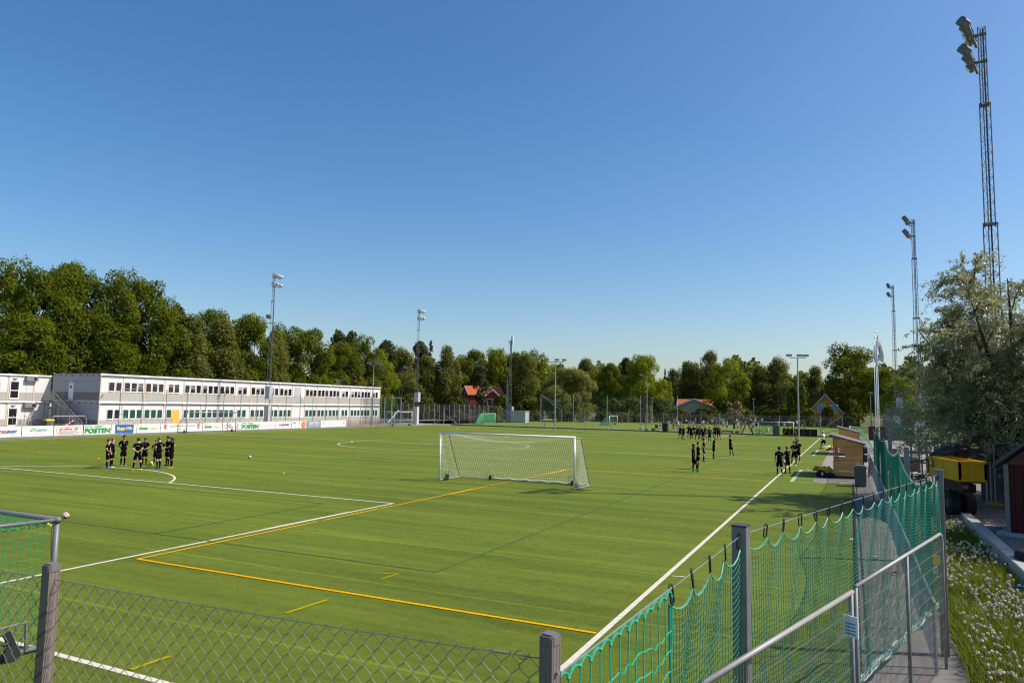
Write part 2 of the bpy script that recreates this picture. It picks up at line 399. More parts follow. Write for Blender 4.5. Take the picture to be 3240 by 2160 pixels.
# gravel lot at the right, behind the concrete blocks, and the grass strip before it
gravel_m = M('gravel', (0.17, 0.155, 0.145), 0.95, 0, 0.55, 9.0, 1.0, 22)
sheet('gravel_lot', 7.75, 40.0, -20, 44.5, 0.36, gravel_m, th=0.4)
gl = MB(); gl.box(5.6, 7.45, -20, 44.5, -0.02, 0.012); tag(gl.build('grass_verge', M('verge_soil', (0.075, 0.10, 0.022), 0.95, 0, 0.4, 2.5, 0.8, 20)), kind='structure')
rg = random.Random(3)
gs = MB()
for i in range(5200):
    x = rg.uniform(7.9, 13.5); y = rg.uniform(9, 32); s = rg.uniform(0.015, 0.05) * (1.6 if rg.random() < .06 else 1)
    c = Vector((x, y, 0.36 + s * .3)); a = rg.uniform(0, 6.28)
    p = [c + Vector((math.cos(a + k * 2.09) * s * rg.uniform(.7, 1.3), math.sin(a + k * 2.09) * s, -s * .4)) for k in range(3)] + [c + Vector((0, 0, s * rg.uniform(.5, .9)))]
    gs.add(p, [(0, 1, 3), (1, 2, 3), (2, 0, 3)])
tag(gs.build('gravel', M('stones', (0.24, 0.22, 0.205), 0.9, 0, 0.45, 3)), 'loose dark gravel stones spread over the lot by the yellow tipper', 'gravel', kind='stuff')
# concrete blocks along the lot
yb = [-6.0, -1.0, 4.6, 10.1, 15.2, 20.5, 26.8]
blk_lab = ['concrete kerb block of the row by the meadow, out at the near end', 'concrete kerb block next to the near end of the row by the meadow', 'concrete kerb block beside the thickest dandelions',
           'concrete kerb block below the blue hoses on the gravel', 'concrete kerb block with a bright sunlit top, in front of the red shed', 'farthest concrete kerb block, with two lifting holes, towards the yellow tipper']
for i in range(6):
    y0, y1 = yb[i] + 0.03, yb[i + 1] - 0.03
    t = thing('concrete_block', blk_lab[i], 'kerb block', (7.6, (y0 + y1) / 2, 0), rg.uniform(-.008, .008), 'concrete blocks edging the gravel lot')
    ln = (y1 - y0) / 2
    b = MB(); b.prism([(-0.17, -0.02), (0.17, -0.02), (0.16, 0.45), (0.14, 0.47), (-0.13, 0.47), (-0.15, 0.45)], 'y', -ln, ln); b.build('block', concrete, t)
    for q in (-0.55, 0.55):
        h = MB(); h.tube([(-0.175, q * ln, 0.3), (-0.150, q * ln, 0.3)], 0.035, 8); h.build('lifting_hole', black_m, t)
# ------------------------------------------------------------------ the two-storey modular school
FX = -78.5; FY0 = 49.2; MW = 3.0; NM = 19; DEP = 9.3; Z0 = 0.15; FH = 3.40
def ribbed(name, col, rough=0.55, per=9.0, strength=0.35, axis='Y'):
    m = M(name, col, rough, 0, 0.035, 0.7); nt = m.node_tree; N = nt.nodes; Lk = nt.links
    tc = N.new('ShaderNodeTexCoord'); wv = N.new('ShaderNodeTexWave'); wv.wave_type = 'BANDS'; wv.bands_direction = axis
    wv.inputs['Scale'].default_value = per; Lk.new(tc.outputs['Object'], wv.inputs['Vector'])
    bp = N.new('ShaderNodeBump'); bp.inputs['Strength'].default_value = strength; bp.inputs['Distance'].default_value = 0.02
    Lk.new(wv.outputs['Fac'], bp.inputs['Height']); Lk.new(bp.outputs[0], N['Principled BSDF'].inputs['Normal']); return m
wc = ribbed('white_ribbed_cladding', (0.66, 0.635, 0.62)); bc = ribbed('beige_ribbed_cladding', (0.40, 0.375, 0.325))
wcx = ribbed('white_ribbed_shaded', (0.40, 0.385, 0.40), axis='X'); bcx = ribbed('beige_ribbed_shaded', (0.21, 0.19, 0.18), axis='X')  # end wall copies of the cladding, shade put into their darker colour
osb = M('chipboard', (0.72, 0.40, 0.06), 0.8, 0, 0.3, 14)
shutter_m = M('grey_shutter', (0.42, 0.41, 0.42), 0.5, 0, 0.04, 3)
ac_m = M('ac_grey', (0.23, 0.23, 0.235), 0.5, 0.2, 0.08, 4)
def panel_mesh(nm, w, h, mat, t=0.05):
    b = MB(); b.box(-t, 0, 0.012, w - 0.012, 0.0, h); return b.mesh(nm, mat)
BH, WH = 0.98, 2.08
base_me = panel_mesh('base_panel', MW, BH, bc); wall_me = panel_mesh('wall_panel', MW, WH, wc)
b = MB(); b.box(-0.03, 0.035, -0.075, 0.075, 0, BH + WH); pil_me = b.mesh('pilaster', pilaster_m)
def window_meshes(w, h, glass):
    b = MB(); f = 0.055
    b.box(0.0, 0.06, -f, 0, -f, h + f); b.box(0.0, 0.06, w, w + f, -f, h + f); b.box(0.0, 0.06, 0, w, h, h + f); b.box(0.0, 0.085, 0, w, -f - 0.05, 0)
    fm = b.mesh('window', white_paint)
    p = MB(); p.box(0.0, 0.022, 0.0, w, 0.0, h); pm = p.mesh('pane', glass)
    return fm, pm
WW, WHT = 0.72, 1.08
fr_me, pane_me = window_meshes(WW, WHT, glass_dark); _, pane_g = window_meshes(WW, WHT, glass_green)
rbl = random.Random(31); blind_ms = [M('blind_grey', (.16, .15, .145), .7, 0, .1, 3), M('blind_dark', (.07, .065, .06), .7, 0, .1, 3), M('blind_pale', (.30, .28, .26), .7, 0, .1, 3)]
b = MB(); b.box(.0, .028, .01, WW - .01, -WHT, -.005); blind_me = b.mesh('blind', blind_ms[0])
pattern = [2, 3, 3, 2, 3, 3, 3, 2, 3, 3, 3, 0, 3, 3, 3, 2, 3, 3, 2]
school = thing('school_building', 'long two-storey white and beige modular school building beside the pitch', 'building', (FX, FY0, 0))
b = MB(); b.box(-DEP, -0.06, 0.02, MW * NM - .02, Z0 + .2, Z0 + 2 * FH - 0.05); b.build('core', white_clad, school)
b = MB(); b.box(-DEP + .3, -0.2, 0.3, MW * NM - .3, -0.3, Z0 + .2); b.build('plinth', black_m, school)
b = MB(); b.box(-0.1, -0.02, 36, MW * NM - 0.1, 0.02, 0.32); b.build('timber_skirting', wood_new, school)
b = MB(); b.box(-DEP - .05, 0.0, -0.03, MW * NM + .03, Z0 + 2 * FH - 0.05, Z0 + 2 * FH + 0.02); b.build('roof', roof_felt, school)
for fl in range(2):
    z = Z0 + fl * FH + 0.12
    for i in range(NM):
        y = i * MW
        inst('base_panel', base_me, school, (0, y, z))
        inst('wall_panel', wall_me, school, (0, y, z + BH))
        n = pattern[i]
        if fl == 0 and i == 3:
            offs = [0.42]
        elif n == 3: offs = [0.16, 1.10, 2.03]
        elif n == 2: offs = [0.55, 1.48] if i not in (0,) else [1.05, 2.0]
        else: offs = []
        for o_ in offs:
            w_ = inst('window', fr_me, school, (0, y + o_, z + BH + 0.18))
            inst('pane', pane_me if (fl == 1 or i == 0) else pane_g, w_)
            if fl == 1 and rbl.random() < .45: inst('blind', blind_me, w_, (0, 0, WHT), scale=(1, 1, rbl.uniform(.12, .55)), mats=[rbl.choice(blind_ms)])
        if n == 0 and fl == 1:
            d = MB(); d.box(0, 0.05, 0.5, 2.0, 0.95, 2.55); d.build('shutter', shutter_m, school, (0, y, z))
            for q in (2.0, 2.35):
                l = MB(); l.box(0, 0.18, q, q + .16, 0.62, 0.80); l.build('lamp', white_paint, school, (0, y, z))
    for i in range(NM + 1): inst('pilaster', pil_me, school, (0, i * MW, z))
    zt = Z0 + (fl + 1) * FH - 0.17
    for i in range(NM):
        if fl == 0 and i == 11: continue
        g = MB(); g.tube([(0.10, i * MW, zt), (0.10, (i + 1) * MW, zt)], 0.085, 8); g.build('gutter', white_paint, school)
        g = MB(); g.box(-0.02, 0.20, i * MW - .16, i * MW + .16, zt - .10, zt + .13); g.build('gutter_bracket', white_paint, school)
    g = MB(); g.box(-0.05, 0.04, 0, MW * NM, zt - .32, zt - .14); g.build('eave_shadow_strip', steel_dark, school)  # solid dark strip standing in for the shade under the gutter
b = MB(); b.box(0.0, 0.07, 10.28, 11.42, Z0 + .22, Z0 + 2.36); b.build('board', osb, school)
tag(school.children[-1], 'orange chipboard over a ground floor window')
# end wall (shaded) with door, vents
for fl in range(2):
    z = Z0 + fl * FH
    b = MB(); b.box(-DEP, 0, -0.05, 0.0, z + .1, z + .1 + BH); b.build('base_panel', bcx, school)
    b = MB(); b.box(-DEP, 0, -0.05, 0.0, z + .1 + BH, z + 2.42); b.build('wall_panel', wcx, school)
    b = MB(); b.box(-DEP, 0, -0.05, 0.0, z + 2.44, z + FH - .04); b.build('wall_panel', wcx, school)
    for x in (-8.9, -7.8, -6.65, -5.5, -3.8, -2.6, -1.45, -0.3):
        v = MB(); v.box(x - .11, x + .11, -0.09, -0.05, z + FH - .32, z + FH - .2); v.build('vent', black_m, school)
    c = MB(); c.box(-.09, .09, -.10, .0, z + .1, z + FH - .04); c.build('corner_post', pilaster_m, school)
d = MB(); d.box(-5.95, -5.05, -0.12, -0.05, Z0 + FH + .08, Z0 + FH + 2.2); dr = d.build('door', white_paint, school)
v = MB(); v.lathe([(0.0, 0), (0.17, 0.0), (0.17, 0.03), (0.0, 0.03)], 16); v.build('porthole', glass_dark, dr, (-5.5, -0.12, Z0 + FH + 1.7), (R(90), 0, 0))
h = MB(); h.box(-5.18, -5.1, -0.19, -0.12, Z0 + FH + 1.0, Z0 + FH + 1.06); h.build('handle', steel, dr)
l = MB(); l.box(-5.65, -5.35, -.2, -.05, Z0 + FH + 2.35, Z0 + FH + 2.45); l.build('lamp', white_paint, school)
d = MB(); d.box(-6.2, -5.1, -0.11, -0.05, Z0 + .1, Z0 + 2.2); d.build('door', M('grey_door', (.30, .29, .29), .5), school)
for x in (-8.3, -7.3):
    p_ = MB(); p_.tube([(x, -.12, 0), (x, -.12, Z0 + 3.1)], .05, 6); p_.build('downpipe', steel, school)
s_ = MB(); s_.tube([(0.05, .3, Z0 + 4.05), (0.3, .25, Z0 + 4.15)], .05, 6); s_.ball((.3, .2, Z0 + 4.2), .1, 8, 6); s_.build('wall_spotlight', steel, school)
an = MB()
for k in range(4): an.tube([(-1.5, 45.6 + k * .42, Z0 + 6.8), (-1.5, 45.6 + k * .42, Z0 + 7.3), (-1.5, 45.9 + k * .42, Z0 + 7.75)], .025, 4)
an.tube([(-1.5, 45.3, Z0 + 7.75), (-1.5, 47.6, Z0 + 7.75)], .02, 4); an.build('roof_antenna', steel, school)

# external steel stair at the end wall
stair = thing('outdoor_staircase', 'grey steel outdoor staircase up to the door in the end of the school', 'staircase', (FX, FY0 - .15, 0))
top = Vector((-6.7, -0.75, Z0 + FH)); bot = Vector((-0.9, -0.75, 0.05)); ns = 18
b = MB(); b.box(-8.6, -6.6, -1.3, -0.05, Z0 + FH - .06, Z0 + FH); b.build('landing', steel_dark, stair)
for k in range(ns):
    f = (k + .5) / ns; p = top.lerp(bot, f)
    t_ = MB(); t_.box(p.x - .14, p.x + .14, -1.25, -0.2, p.z - .03, p.z); t_.build('tread', steel, stair)
for y in (-1.3, -0.18):
    s_ = MB(); s_.bar((top.x, y, top.z), (bot.x, y, bot.z), 0.04, 0.26); s_.build('stringer', steel_dark, stair)
    r_ = MB(); r_.tube([(top.x, y, top.z + 1.0), (bot.x, y, bot.z + 1.0), (bot.x + .1, y, bot.z)], .035, 6)
    r_.tube([(top.x, y, top.z + .5), (bot.x, y, bot.z + .5)], .025, 5)
    for k in range(5): p = top.lerp(bot, k / 4.5); r_.tube([(p.x, y, p.z), (p.x, y, p.z + 1.0)], .025, 5)
    r_.build('handrail', steel, stair)
r_ = MB(); r_.tube([(-6.7, -1.3, Z0 + FH), (-6.7, -1.3, Z0 + FH + 1.1), (-8.6, -1.3, Z0 + FH + 1.1), (-8.6, -1.3, Z0 + FH)], .035, 6)
for k in range(14): r_.tube([(-8.5 + k * .135, -1.3, Z0 + FH), (-8.5 + k * .135, -1.3, Z0 + FH + 1.05)], .014, 4)
r_.build('landing_rail', steel, stair)
for x in (-8.5, -6.8):
    p_ = MB(); p_.tube([(x, -1.25, 0), (x, -1.25, Z0 + FH)], .05, 6); p_.build('support_post', steel_dark, stair)

# annex of the same modules, set back at the left
annex = thing('school_annex', 'set-back two-storey white school annex at the left end with air conditioners', 'building', (-88.2, FY0 - 18, 0))
AZ = 0.1; AH = 3.28
b = MB(); b.box(-9, -.06, 0, 17.95, AZ, AZ + 2 * AH); b.build('core', white_clad, annex)
for fl in range(2):
    z = AZ + fl * AH + .1
    for i in range(6):
        inst('base_panel', base_me, annex, (0, i * 3.0, z)); inst('wall_panel', wall_me, annex, (0, i * 3.0, z + BH))
        inst('pilaster', pil_me, annex, (0, i * 3.0 + .9, z))
        g = MB(); g.tube([(.1, i * 3.0, z + AH - .2), (.1, i * 3.0 + 3.0, z + AH - .2)], .1, 8); g.build('gutter', white_paint, annex)
        g = MB(); g.box(-.02, .2, i * 3 + .75, i * 3 + 1.05, z + AH - .3, z + AH - .05); g.build('gutter_bracket', white_paint, annex)
    yd = 13.05
    d = MB(); f = .09
    d.box(0, .08, yd, yd + f, z + .15, z + 2.35); d.box(0, .08, yd + 1.0, yd + 1.0 + f, z + .15, z + 2.35); d.box(0, .08, yd + f, yd + 1.0, z + 2.26, z + 2.35); d.box(0, .08, yd + f, yd + 1.0, z + 1.15, z + 1.25); d.box(0, .08, yd + f, yd + 1.0, z + .15, z + .3)
    dr = d.build('door', white_paint, annex)
    for q in ((z + .3, z + 1.15), (z + 1.25, z + 2.26)):
        p_ = MB(); p_.box(.0, .03, yd + f, yd + 1.0, q[0], q[1]); p_.build('pane', glass_dark, dr)
    l = MB(); l.prism([(0, z + 2.55), (.22, z + 2.6), (.22, z + 2.68), (0, z + 2.72)], 'y', yd + .35, yd + .75); l.build('lamp', steel, annex)
    ac = MB(); ac.box(0.02, .48, yd + 1.7, yd + 3.05, z + 2.4, z + 2.98); au = ac.build('air_conditioner', ac_m, annex)
    fa = MB(); fa.lathe([(0.0, 0), (.2, 0), (.2, .03), (.05, .05), (0, .05)], 14); fa.build('fan', black_m, au, (.48, yd + 2.7, z + 2.69), (0, R(90), 0))
pl = MB(); pl.bar((2.2, 11.0, 0.5), (0.3, 9.8, 3.2), .28, .05); tag(pl.build('board', white_paint, None, (-88.2, FY0 - 18, 0)), 'pale plank leaning on the annex wall', 'plank')
st = thing('entrance_steps', 'small metal entrance steps and railing in front of the annex door', 'steps', (-87.9, FY0 - 4.6, 0))
for k in range(4):
    b = MB(); b.box(.2 + k * .28, .5 + k * .28, .1, 1.3, .62 - k * .16, .66 - k * .16); b.build('tread', steel, st)
r_ = MB()
for y in (0.05, 1.4):
    r_.tube([(0.1, y, .7), (.1, y, 1.65), (1.5, y, 1.0), (1.5, y, 0)], .03, 5)
r_.tube([(.5, 1.6, 0), (.5, 1.6, 1.1), (.5, 4.6, 1.1), (.5, 4.6, 0)], .03, 5); r_.tube([(.5, 1.6, .5), (.5, 4.6, .5)], .02, 5)
r_.build('railing', steel, st)
b = MB(); b.box(.1, .9, -.6, 4.6, .02, .3); b.build('timber_base', wood_new, st)
# heap of soil at the far left, container bin and gate by the stair
hp = MB(); rr = random.Random(5)
N_ = 15; vs = []
for j in range(N_):
    for i in range(N_):
        u = i / (N_ - 1) * 2 - 1; v = j / (N_ - 1) * 2 - 1; r2 = math.hypot(u, v)
        vs.append((u * 4.2, v * 6, max(-.05, 1.15 * (1 - r2 ** 1.3) + rr.uniform(-.07, .07))))
hp.add(vs, [(j * N_ + i, j * N_ + i + 1, (j + 1) * N_ + i + 1, (j + 1) * N_ + i) for j in range(N_ - 1) for i in range(N_ - 1)])
p = GX(-10, 1350, -76.0)
tag(hp.build('soil_heap', M('dark_soil', (.10, .085, .075), .95, 0, .4, 2.5, .8, 9), None, (-75.5, p.y - 2.5, 0)), 'low heap of dark soil in front of the annex', 'soil heap')
wb = thing('waste_bin', 'brown waste bin with yellow lid near the foot of the school stair', 'bin', (*GX(152, 1347, -76.2)[:2], 0))
b = MB(); b.prism([(-.35, 0), (.35, 0), (.42, 1.35), (-.42, 1.35)], 'y', -.4, .4); b.build('body', M('brown_bin', (.09, .08, .05), .6), wb)
b = MB(); b.prism([(-.42, 1.35), (.42, 1.35), (.3, 1.5), (-.3, 1.5)], 'y', -.42, .42); b.build('lid', M('yellow_lid', (.75, .6, .03), .5), wb)
y0, y1 = GX(163, 1340, -72.5).y, GX(272, 1340, -72.5).y
gt = thing('crowd_barrier', 'tall galvanised barrier with striped tape in front of the school stair', 'barrier', (-72.5, y0, 0))
ln = y1 - y0
b = MB(); b.tube([(0, 0, 0), (0, 0, 1.75), (0, .2, 1.95), (0, ln - .2, 1.95), (0, ln, 1.75), (0, ln, 0)], .035, 6)
b.tube([(0, ln / 2, 0), (0, ln / 2, 1.95)], .025, 5)
for z in (.25, .7, 1.1): b.tube([(0, 0, z), (0, ln, z)], .012, 4)
b.build('frame', steel, gt)
tp = MB(); tq = MB()
P = [Vector((.03, .1 + (ln * .62) * k / 16, .55 + 1.0 * (k / 16) - .2 * math.sin(math.pi * k / 16))) for k in range(17)]
for k in range(16): (tp if k % 2 else tq).bar(P[k], P[k + 1], .015, .07)
tp.build('tape', M('red_tape', (.6, .05, .05), .5), gt); tq.build('tape', white_paint, gt)

# ------------------------------------------------------------------ low fence along the left touchline with its banners
BX = -67.25
fence_l = thing('touchline_fence', 'low grey steel fence carrying the banners along the far left touchline', 'fence', (BX - .08, 0, 0))
yA, yB = 22.0, 101.0
r_ = MB(); r_.tube([(0, yA, 1.12), (0, yB, 1.12)], .03, 6); r_.build('rail', steel, fence_l)
pm_ = MB(); pm_.tube([(0, 0, 0), (0, 0, 1.12)], .03, 6); pm_ = pm_.mesh('post', steel_dark)
yy = yA
while yy <= yB: inst('post', pm_, fence_l, (0, yy, 0)); yy += 2.45
k_ = MB(); k_.box(-.04, .16, yA, yB, -.01, .07); k_.build('kerb', asphalt, fence_l)
def wires(b, P0, Ux, ulen, vlen, sp, r, n=3):       # flat diagonal mesh made of straight wires
    P0 = Vector(P0); Ux = Vector(Ux).normalized(); Uz = Vector((0, 0, 1)); s = -vlen
    while s < ulen:
        for sgn in (1, -1):
            a0, a1 = max(0.0, -s), min(vlen, ulen - s)
            if a1 > a0 + 1e-4:
                z0, z1 = (a0, a1) if sgn > 0 else (vlen - a0, vlen - a1)
                b.tube([P0 + Ux * (s + a0) + Uz * z0, P0 + Ux * (s + a1) + Uz * z1], r, n, cap=False)
        s += sp
wm = MB(); wires(wm, (0, 74, 0.05), (0, 1, 0), yB - 74, 1.05, .09, .003)
tag(wm.build('wire_mesh', net_grey, fence_l), kind='stuff')
text_cache = {}
def text(body, height, mat, parent, loc, rot=(R(90), 0, R(90)), width=None, bold=0.0, shear=0.0, name='lettering', align='CENTER', extr=0.004, space=1.0):
    cu = bpy.data.curves.new('lettering', 'FONT'); cu.body = body; cu.size = 1.0; cu.align_x = align; cu.align_y = 'CENTER'
    cu.offset = bold; cu.shear = shear; cu.extrude = extr; cu.resolution_u = 3; cu.space_character = space
    tmp = bpy.data.objects.new('lettering', cu); COL.objects.link(tmp)
    dg = bpy.context.evaluated_depsgraph_get(); me = bpy.data.meshes.new_from_object(tmp.evaluated_get(dg))
    bpy.data.objects.remove(tmp, do_unlink=True); me.name = 'lettering'
    co = np.zeros(len(me.vertices) * 3); me.vertices.foreach_get('co', co); co = co.reshape(-1, 3)
    mn, mx = co.min(0), co.max(0); hh = mx[1] - mn[1]; ww = mx[0] - mn[0]
    s = height / max(hh, 1e-6); sx_ = s if width is None else width / max(ww, 1e-6)
    co[:, 0] = (co[:, 0] - (mn[0] + mx[0]) / 2 * (1 if align == 'CENTER' else 0)) * sx_; co[:, 1] = (co[:, 1] - (mn[1] + mx[1]) / 2) * s
    me.vertices.foreach_set('co', co.reshape(-1)); me.materials.clear(); me.materials.append(mat); me.update()
    return inst(name, me, parent, loc, rot)
pr = lambda n, c: M('print_' + n, c, .6, 0, .05, 3)
p_red, p_blue, p_green, p_teal, p_yel, p_grey, p_lime, p_dark, p_or, p_pale = (pr('red', (.62, .05, .045)), pr('blue', (.035, .05, .36)), pr('green', (.02, .30, .06)), pr('teal', (.10, .42, .36)), pr('yellow', (.85, .62, .05)), pr('grey', (.30, .27, .28)), pr('lime', (.72, .70, .10)), pr('dark', (.08, .08, .09)), pr('orange', (.80, .16, .05)), pr('pale_grey', (.60, .60, .62)))
banner_m = M('banner_vinyl', (.70, .68, .665), .5, 0, .03, 1.5)
def banner(px0, px1, label, design, base=None):
    y0 = GX(px0, 1370, BX).y; y1 = GX(px1, 1370, BX).y; w = y1 - y0
    t = thing('banner', label, 'banner', (BX, y0, 0), 0, 'sponsor banners along the touchline fence')
    nx, nz = 14, 4; zb, zt = 0.16, 1.16; vs = []; rb = random.Random(int(px1))
    ph = rb.uniform(0, 6)
    for k in range(nz + 1):
        for i in range(nx + 1):
            f = i / nx; g = k / nz
            vs.append((0.018 * math.sin(f * 19 + ph + g * 2) * g + 0.02 * math.sin(f * 7 + ph), f * w, zb + (zt - zb) * g - (0.03 * math.sin(f * math.pi * 3 + ph) ** 2 if k == nz else 0)))
    b = MB(); b.add(vs, [(k * (nx + 1) + i, k * (nx + 1) + i + 1, (k + 1) * (nx + 1) + i + 1, (k + 1) * (nx + 1) + i) for k in range(nz) for i in range(nx)])
    b.build('sheet', base or banner_m, t, smooth=True)
    design(t, w, (zb + zt) / 2); return t
XO = 0.05
def T(t, s, h, m, y, z, **k): return text(s, h, m, t, (XO, y, z), **k)
def plate(t, mat, y0, y1, z0, z1, x=0.036):
    b = MB(); b.box(x, x + .008, y0, y1, z0, z1); return b.build('panel', mat, t)
def ring(t, mat, y, z, r, w, ry=None):
    b = MB(); n = 28; ry = ry or r
    for i in range(n):
        a, c = 2 * math.pi * i / n, 2 * math.pi * (i + 1) / n
        b.quad((XO, y + (ry - w) * math.cos(a), z + (r - w) * math.sin(a)), (XO, y + ry * math.cos(a), z + r * math.sin(a)), (XO, y + ry * math.cos(c), z + r * math.sin(c)), (XO, y + (ry - w) * math.cos(c), z + (r - w) * math.sin(c)))
    return b.build('emblem', mat, t)
def crest(t, mat, y, z, s=.3):
    b = MB(); x = XO
    b.quad((x, y - s * .5, z + s * .5), (x, y - s * .5, z + s * .95), (x, y + s * .5, z + s * .95), (x, y + s * .5, z + s * .5))
    b.build('emblem', mat, t); ring(t, mat, y, z - s * .2, s * .62, s * .16)
    c = MB(); c.bar((x, y - s * .3, z - s * .5), (x, y + s * .3, z + .02), .01, .05); c.bar((x, y + s * .3, z - s * .5), (x, y - s * .3, z + .02), .01, .05); c.build('emblem', mat, t)
def d_inter(t, w, zc): T(t, 'INTER', .26, p_red, w * .36, zc, width=w * .36, bold=.02, shear=.2); T(t, 'SPORT', .26, p_blue, w * .71, zc, width=w * .34, bold=.03, shear=.2); T(t, 'intersport.se', .07, p_grey, w * .75, zc - .3)
def d_learys(t, w, zc):
    T(t, "O'Learys", .40, p_teal, w * .53, zc + .1, width=w * .54, bold=.015, shear=.35); T(t, 'sport och event', .09, p_grey, w * .52, zc - .26, width=w * .3)
def d_graf(t, w, zc):
    T(t, 'grafina ab', .34, p_red, w * .5, zc + .12, width=w * .66); T(t, 'etikettskolan.se 08 556 466 60', .10, p_grey, w * .5, zc - .22, width=w * .7, bold=.02)
    o = MB(); pts = []
    for k in range(40):
        a = 2 * math.pi * k / 40; ca, sa = math.cos(a), math.sin(a)
        pts.append((XO, w * .5 + w * .43 * math.copysign(abs(ca) ** .35, ca), zc + .36 * math.copysign(abs(sa) ** .45, sa)))
    o.tube(pts + [pts[0]], .012, 4); o.build('emblem', p_red, t); plate(t, p_red, w * .2, w * .8, zc - .10, zc - .08, XO - .004)
def d_posten(t, w, zc): T(t, 'NACKA VÄRMDÖ', .17, p_green, w * .36, zc + .36, width=w * .66, bold=.01); T(t, 'POSTEN', .52, p_green, w * .5, zc - .1, width=w * .94, bold=.045)
def d_bygg(t, w, zc): plate(t, pr('royal_blue', (.03, .11, .40)), w * .14, w * .87, zc - .45, zc + .46); T(t, 'Bygg-Ole', .42, p_yel, w * .5, zc + .02, width=w * .62, bold=.03, shear=.25)
def d_coop(t, w, zc): T(t, 'coop', .30, p_green, w * .26, zc - .05, width=w * .36, bold=.045); T(t, 'Mer', .13, p_yel, w * .16, zc + .26, shear=.3, bold=.01); T(t, 'ORMINGE', .17, p_lime, w * .72, zc, width=w * .38, bold=.02)
def d_valk(t, w, zc, m1=None, m2=None):
    T(t, 'VÄLKOMMEN TILL BOOVALLEN', .17, m1 or p_grey, w * .5, zc + .2, width=w * .62); crest(t, m2 or p_red, w * .1, zc + .1); crest(t, m2 or p_red, w * .9, zc + .1)
    T(t, 'intersport', .09, p_red, w * .42, zc - .22); T(t, 'coop', .09, p_green, w * .58, zc - .22)
def d_boo(t, w, zc):
    ring(t, p_or, w * .18, zc, .26, .05); T(t, 'BOO', .17, p_grey, w * .38, zc + .14); T(t, 'ENERGI', .17, p_grey, w * .43, zc - .1)
    for k in range(6): plate(t, p_grey, w * .74, w * (.84 + .03 * (k % 3)), zc + .36 - k * .14, zc + .40 - k * .14, XO - .01)
def d_hand(t, w, zc): T(t, 'handelsbanken', .17, p_pale, w * .5, zc + .06, width=w * .8, bold=.01); plate(t, p_pale, w * .1, w * .9, zc - .2, zc - .17, XO - .01)
def d_misc(t, w, zc):
    T(t, 'Windy', .2, p_blue, w * .18, zc + .25, shear=.3, bold=.02); T(t, 'boats', .1, p_blue, w * .2, zc - .2); ring(t, p_green, w * .49, zc + .2, .15, .06); ring(t, p_lime, w * .49, zc - .16, .17, .07)
    b = MB(); n = 20; vs = [(XO, w * .8 + (.52 if i % 2 else .38) * math.cos(i * math.pi / 10), zc + (.52 if i % 2 else .38) * math.sin(i * math.pi / 10)) for i in range(n)]
    b.add(vs, [tuple(range(n))]); b.build('emblem', p_or, t); text('VVS', .2, banner_m, t, (XO + .01, w * .8, zc), bold=.02)
def d_inn(t, w, zc): T(t, 'INNTECH', .5, banner_m, w * .5, zc + .08, width=w * .75, bold=.03); T(t, 'data and telecom', .1, banner_m, w * .5, zc - .33, width=w * .8)
banner(-40, 66, 'white banner with red and blue italic capitals, in front of the soil heap', d_inter)
banner(69, 167, 'white banner with teal handwritten script', d_learys)
banner(171, 261, 'white banner with red lettering inside a rounded red outline', d_graf)
banner(265, 349, 'white banner with large green capitals, beside the one with a blue panel', d_posten)
banner(352, 431, 'banner with a royal blue panel and yellow lettering', d_bygg)
banner(434, 506, 'white banner with green and yellow words, beside the one with a blue panel', d_coop)
banner(508, 639, 'long welcome banner with two red crests, partly behind the goal on the touchline', d_valk)
banner(641, 702, 'white banner with green and yellow words, seen through the goal net', d_coop)
banner(704, 762, 'white banner with an orange ring and a small grey list', d_boo)
banner(763, 817, 'white banner with large green capitals, beside the one with an orange ring', d_posten)
banner(819, 870, 'white banner with faded pale grey lettering only', d_hand)
banner(872, 920, 'white banner with red and blue italic capitals, beside the orange flower', d_inter)
banner(922, 968, 'white banner with an orange flower shape and small green rings', d_misc)
banner(970, 1013, 'blue-grey banner with large white capitals', d_inn, M('banner_bluegrey', (.22, .29, .38), .5, 0, .25, 2))
banner(1014, 1094, 'faded long welcome banner at the far end of the row', lambda t, w, zc: d_valk(t, w, zc, p_pale, pr('pale_red', (.75, .45, .43))))
# ------------------------------------------------------------------ floodlight masts
lamp_shell = M('lamp_housing', (.17, .17, .17), .45, .4, .1, 4); lamp_sunlit = M('lamp_housing_sunlit', (.50, .50, .48), .45, .2, .1, 4); lamp_glass = M('lamp_glass', (.50, .52, .50), .15, 0, .05, 3)  # dark housing colour carries shade, the pale copy sunlight on the left masts
b = MB(); b.prism([(-.30, -.10), (-.22, -.28), (.18, -.30), (.32, -.20), (.32, .20), (.12, .27), (-.22, .24), (-.30, .08)], 'x', -.36, .36); floodlamp_me = b.mesh('floodlight', lamp_shell)
b = MB(); b.box(-.33, .33, .322, .335, -.18, .18); floodglass_me = b.mesh('lamp_glass', lamp_glass)
b = MB(); b.bar((-.3, 0, 0), (-.3, -.1, -.45), .05); b.bar((.3, 0, 0), (.3, -.1, -.45), .05); lampyoke_me = b.mesh('bracket', steel_dark)
steel_shade = M('mast_steel', (.14, .14, .15), .55, .3, .12, 3)
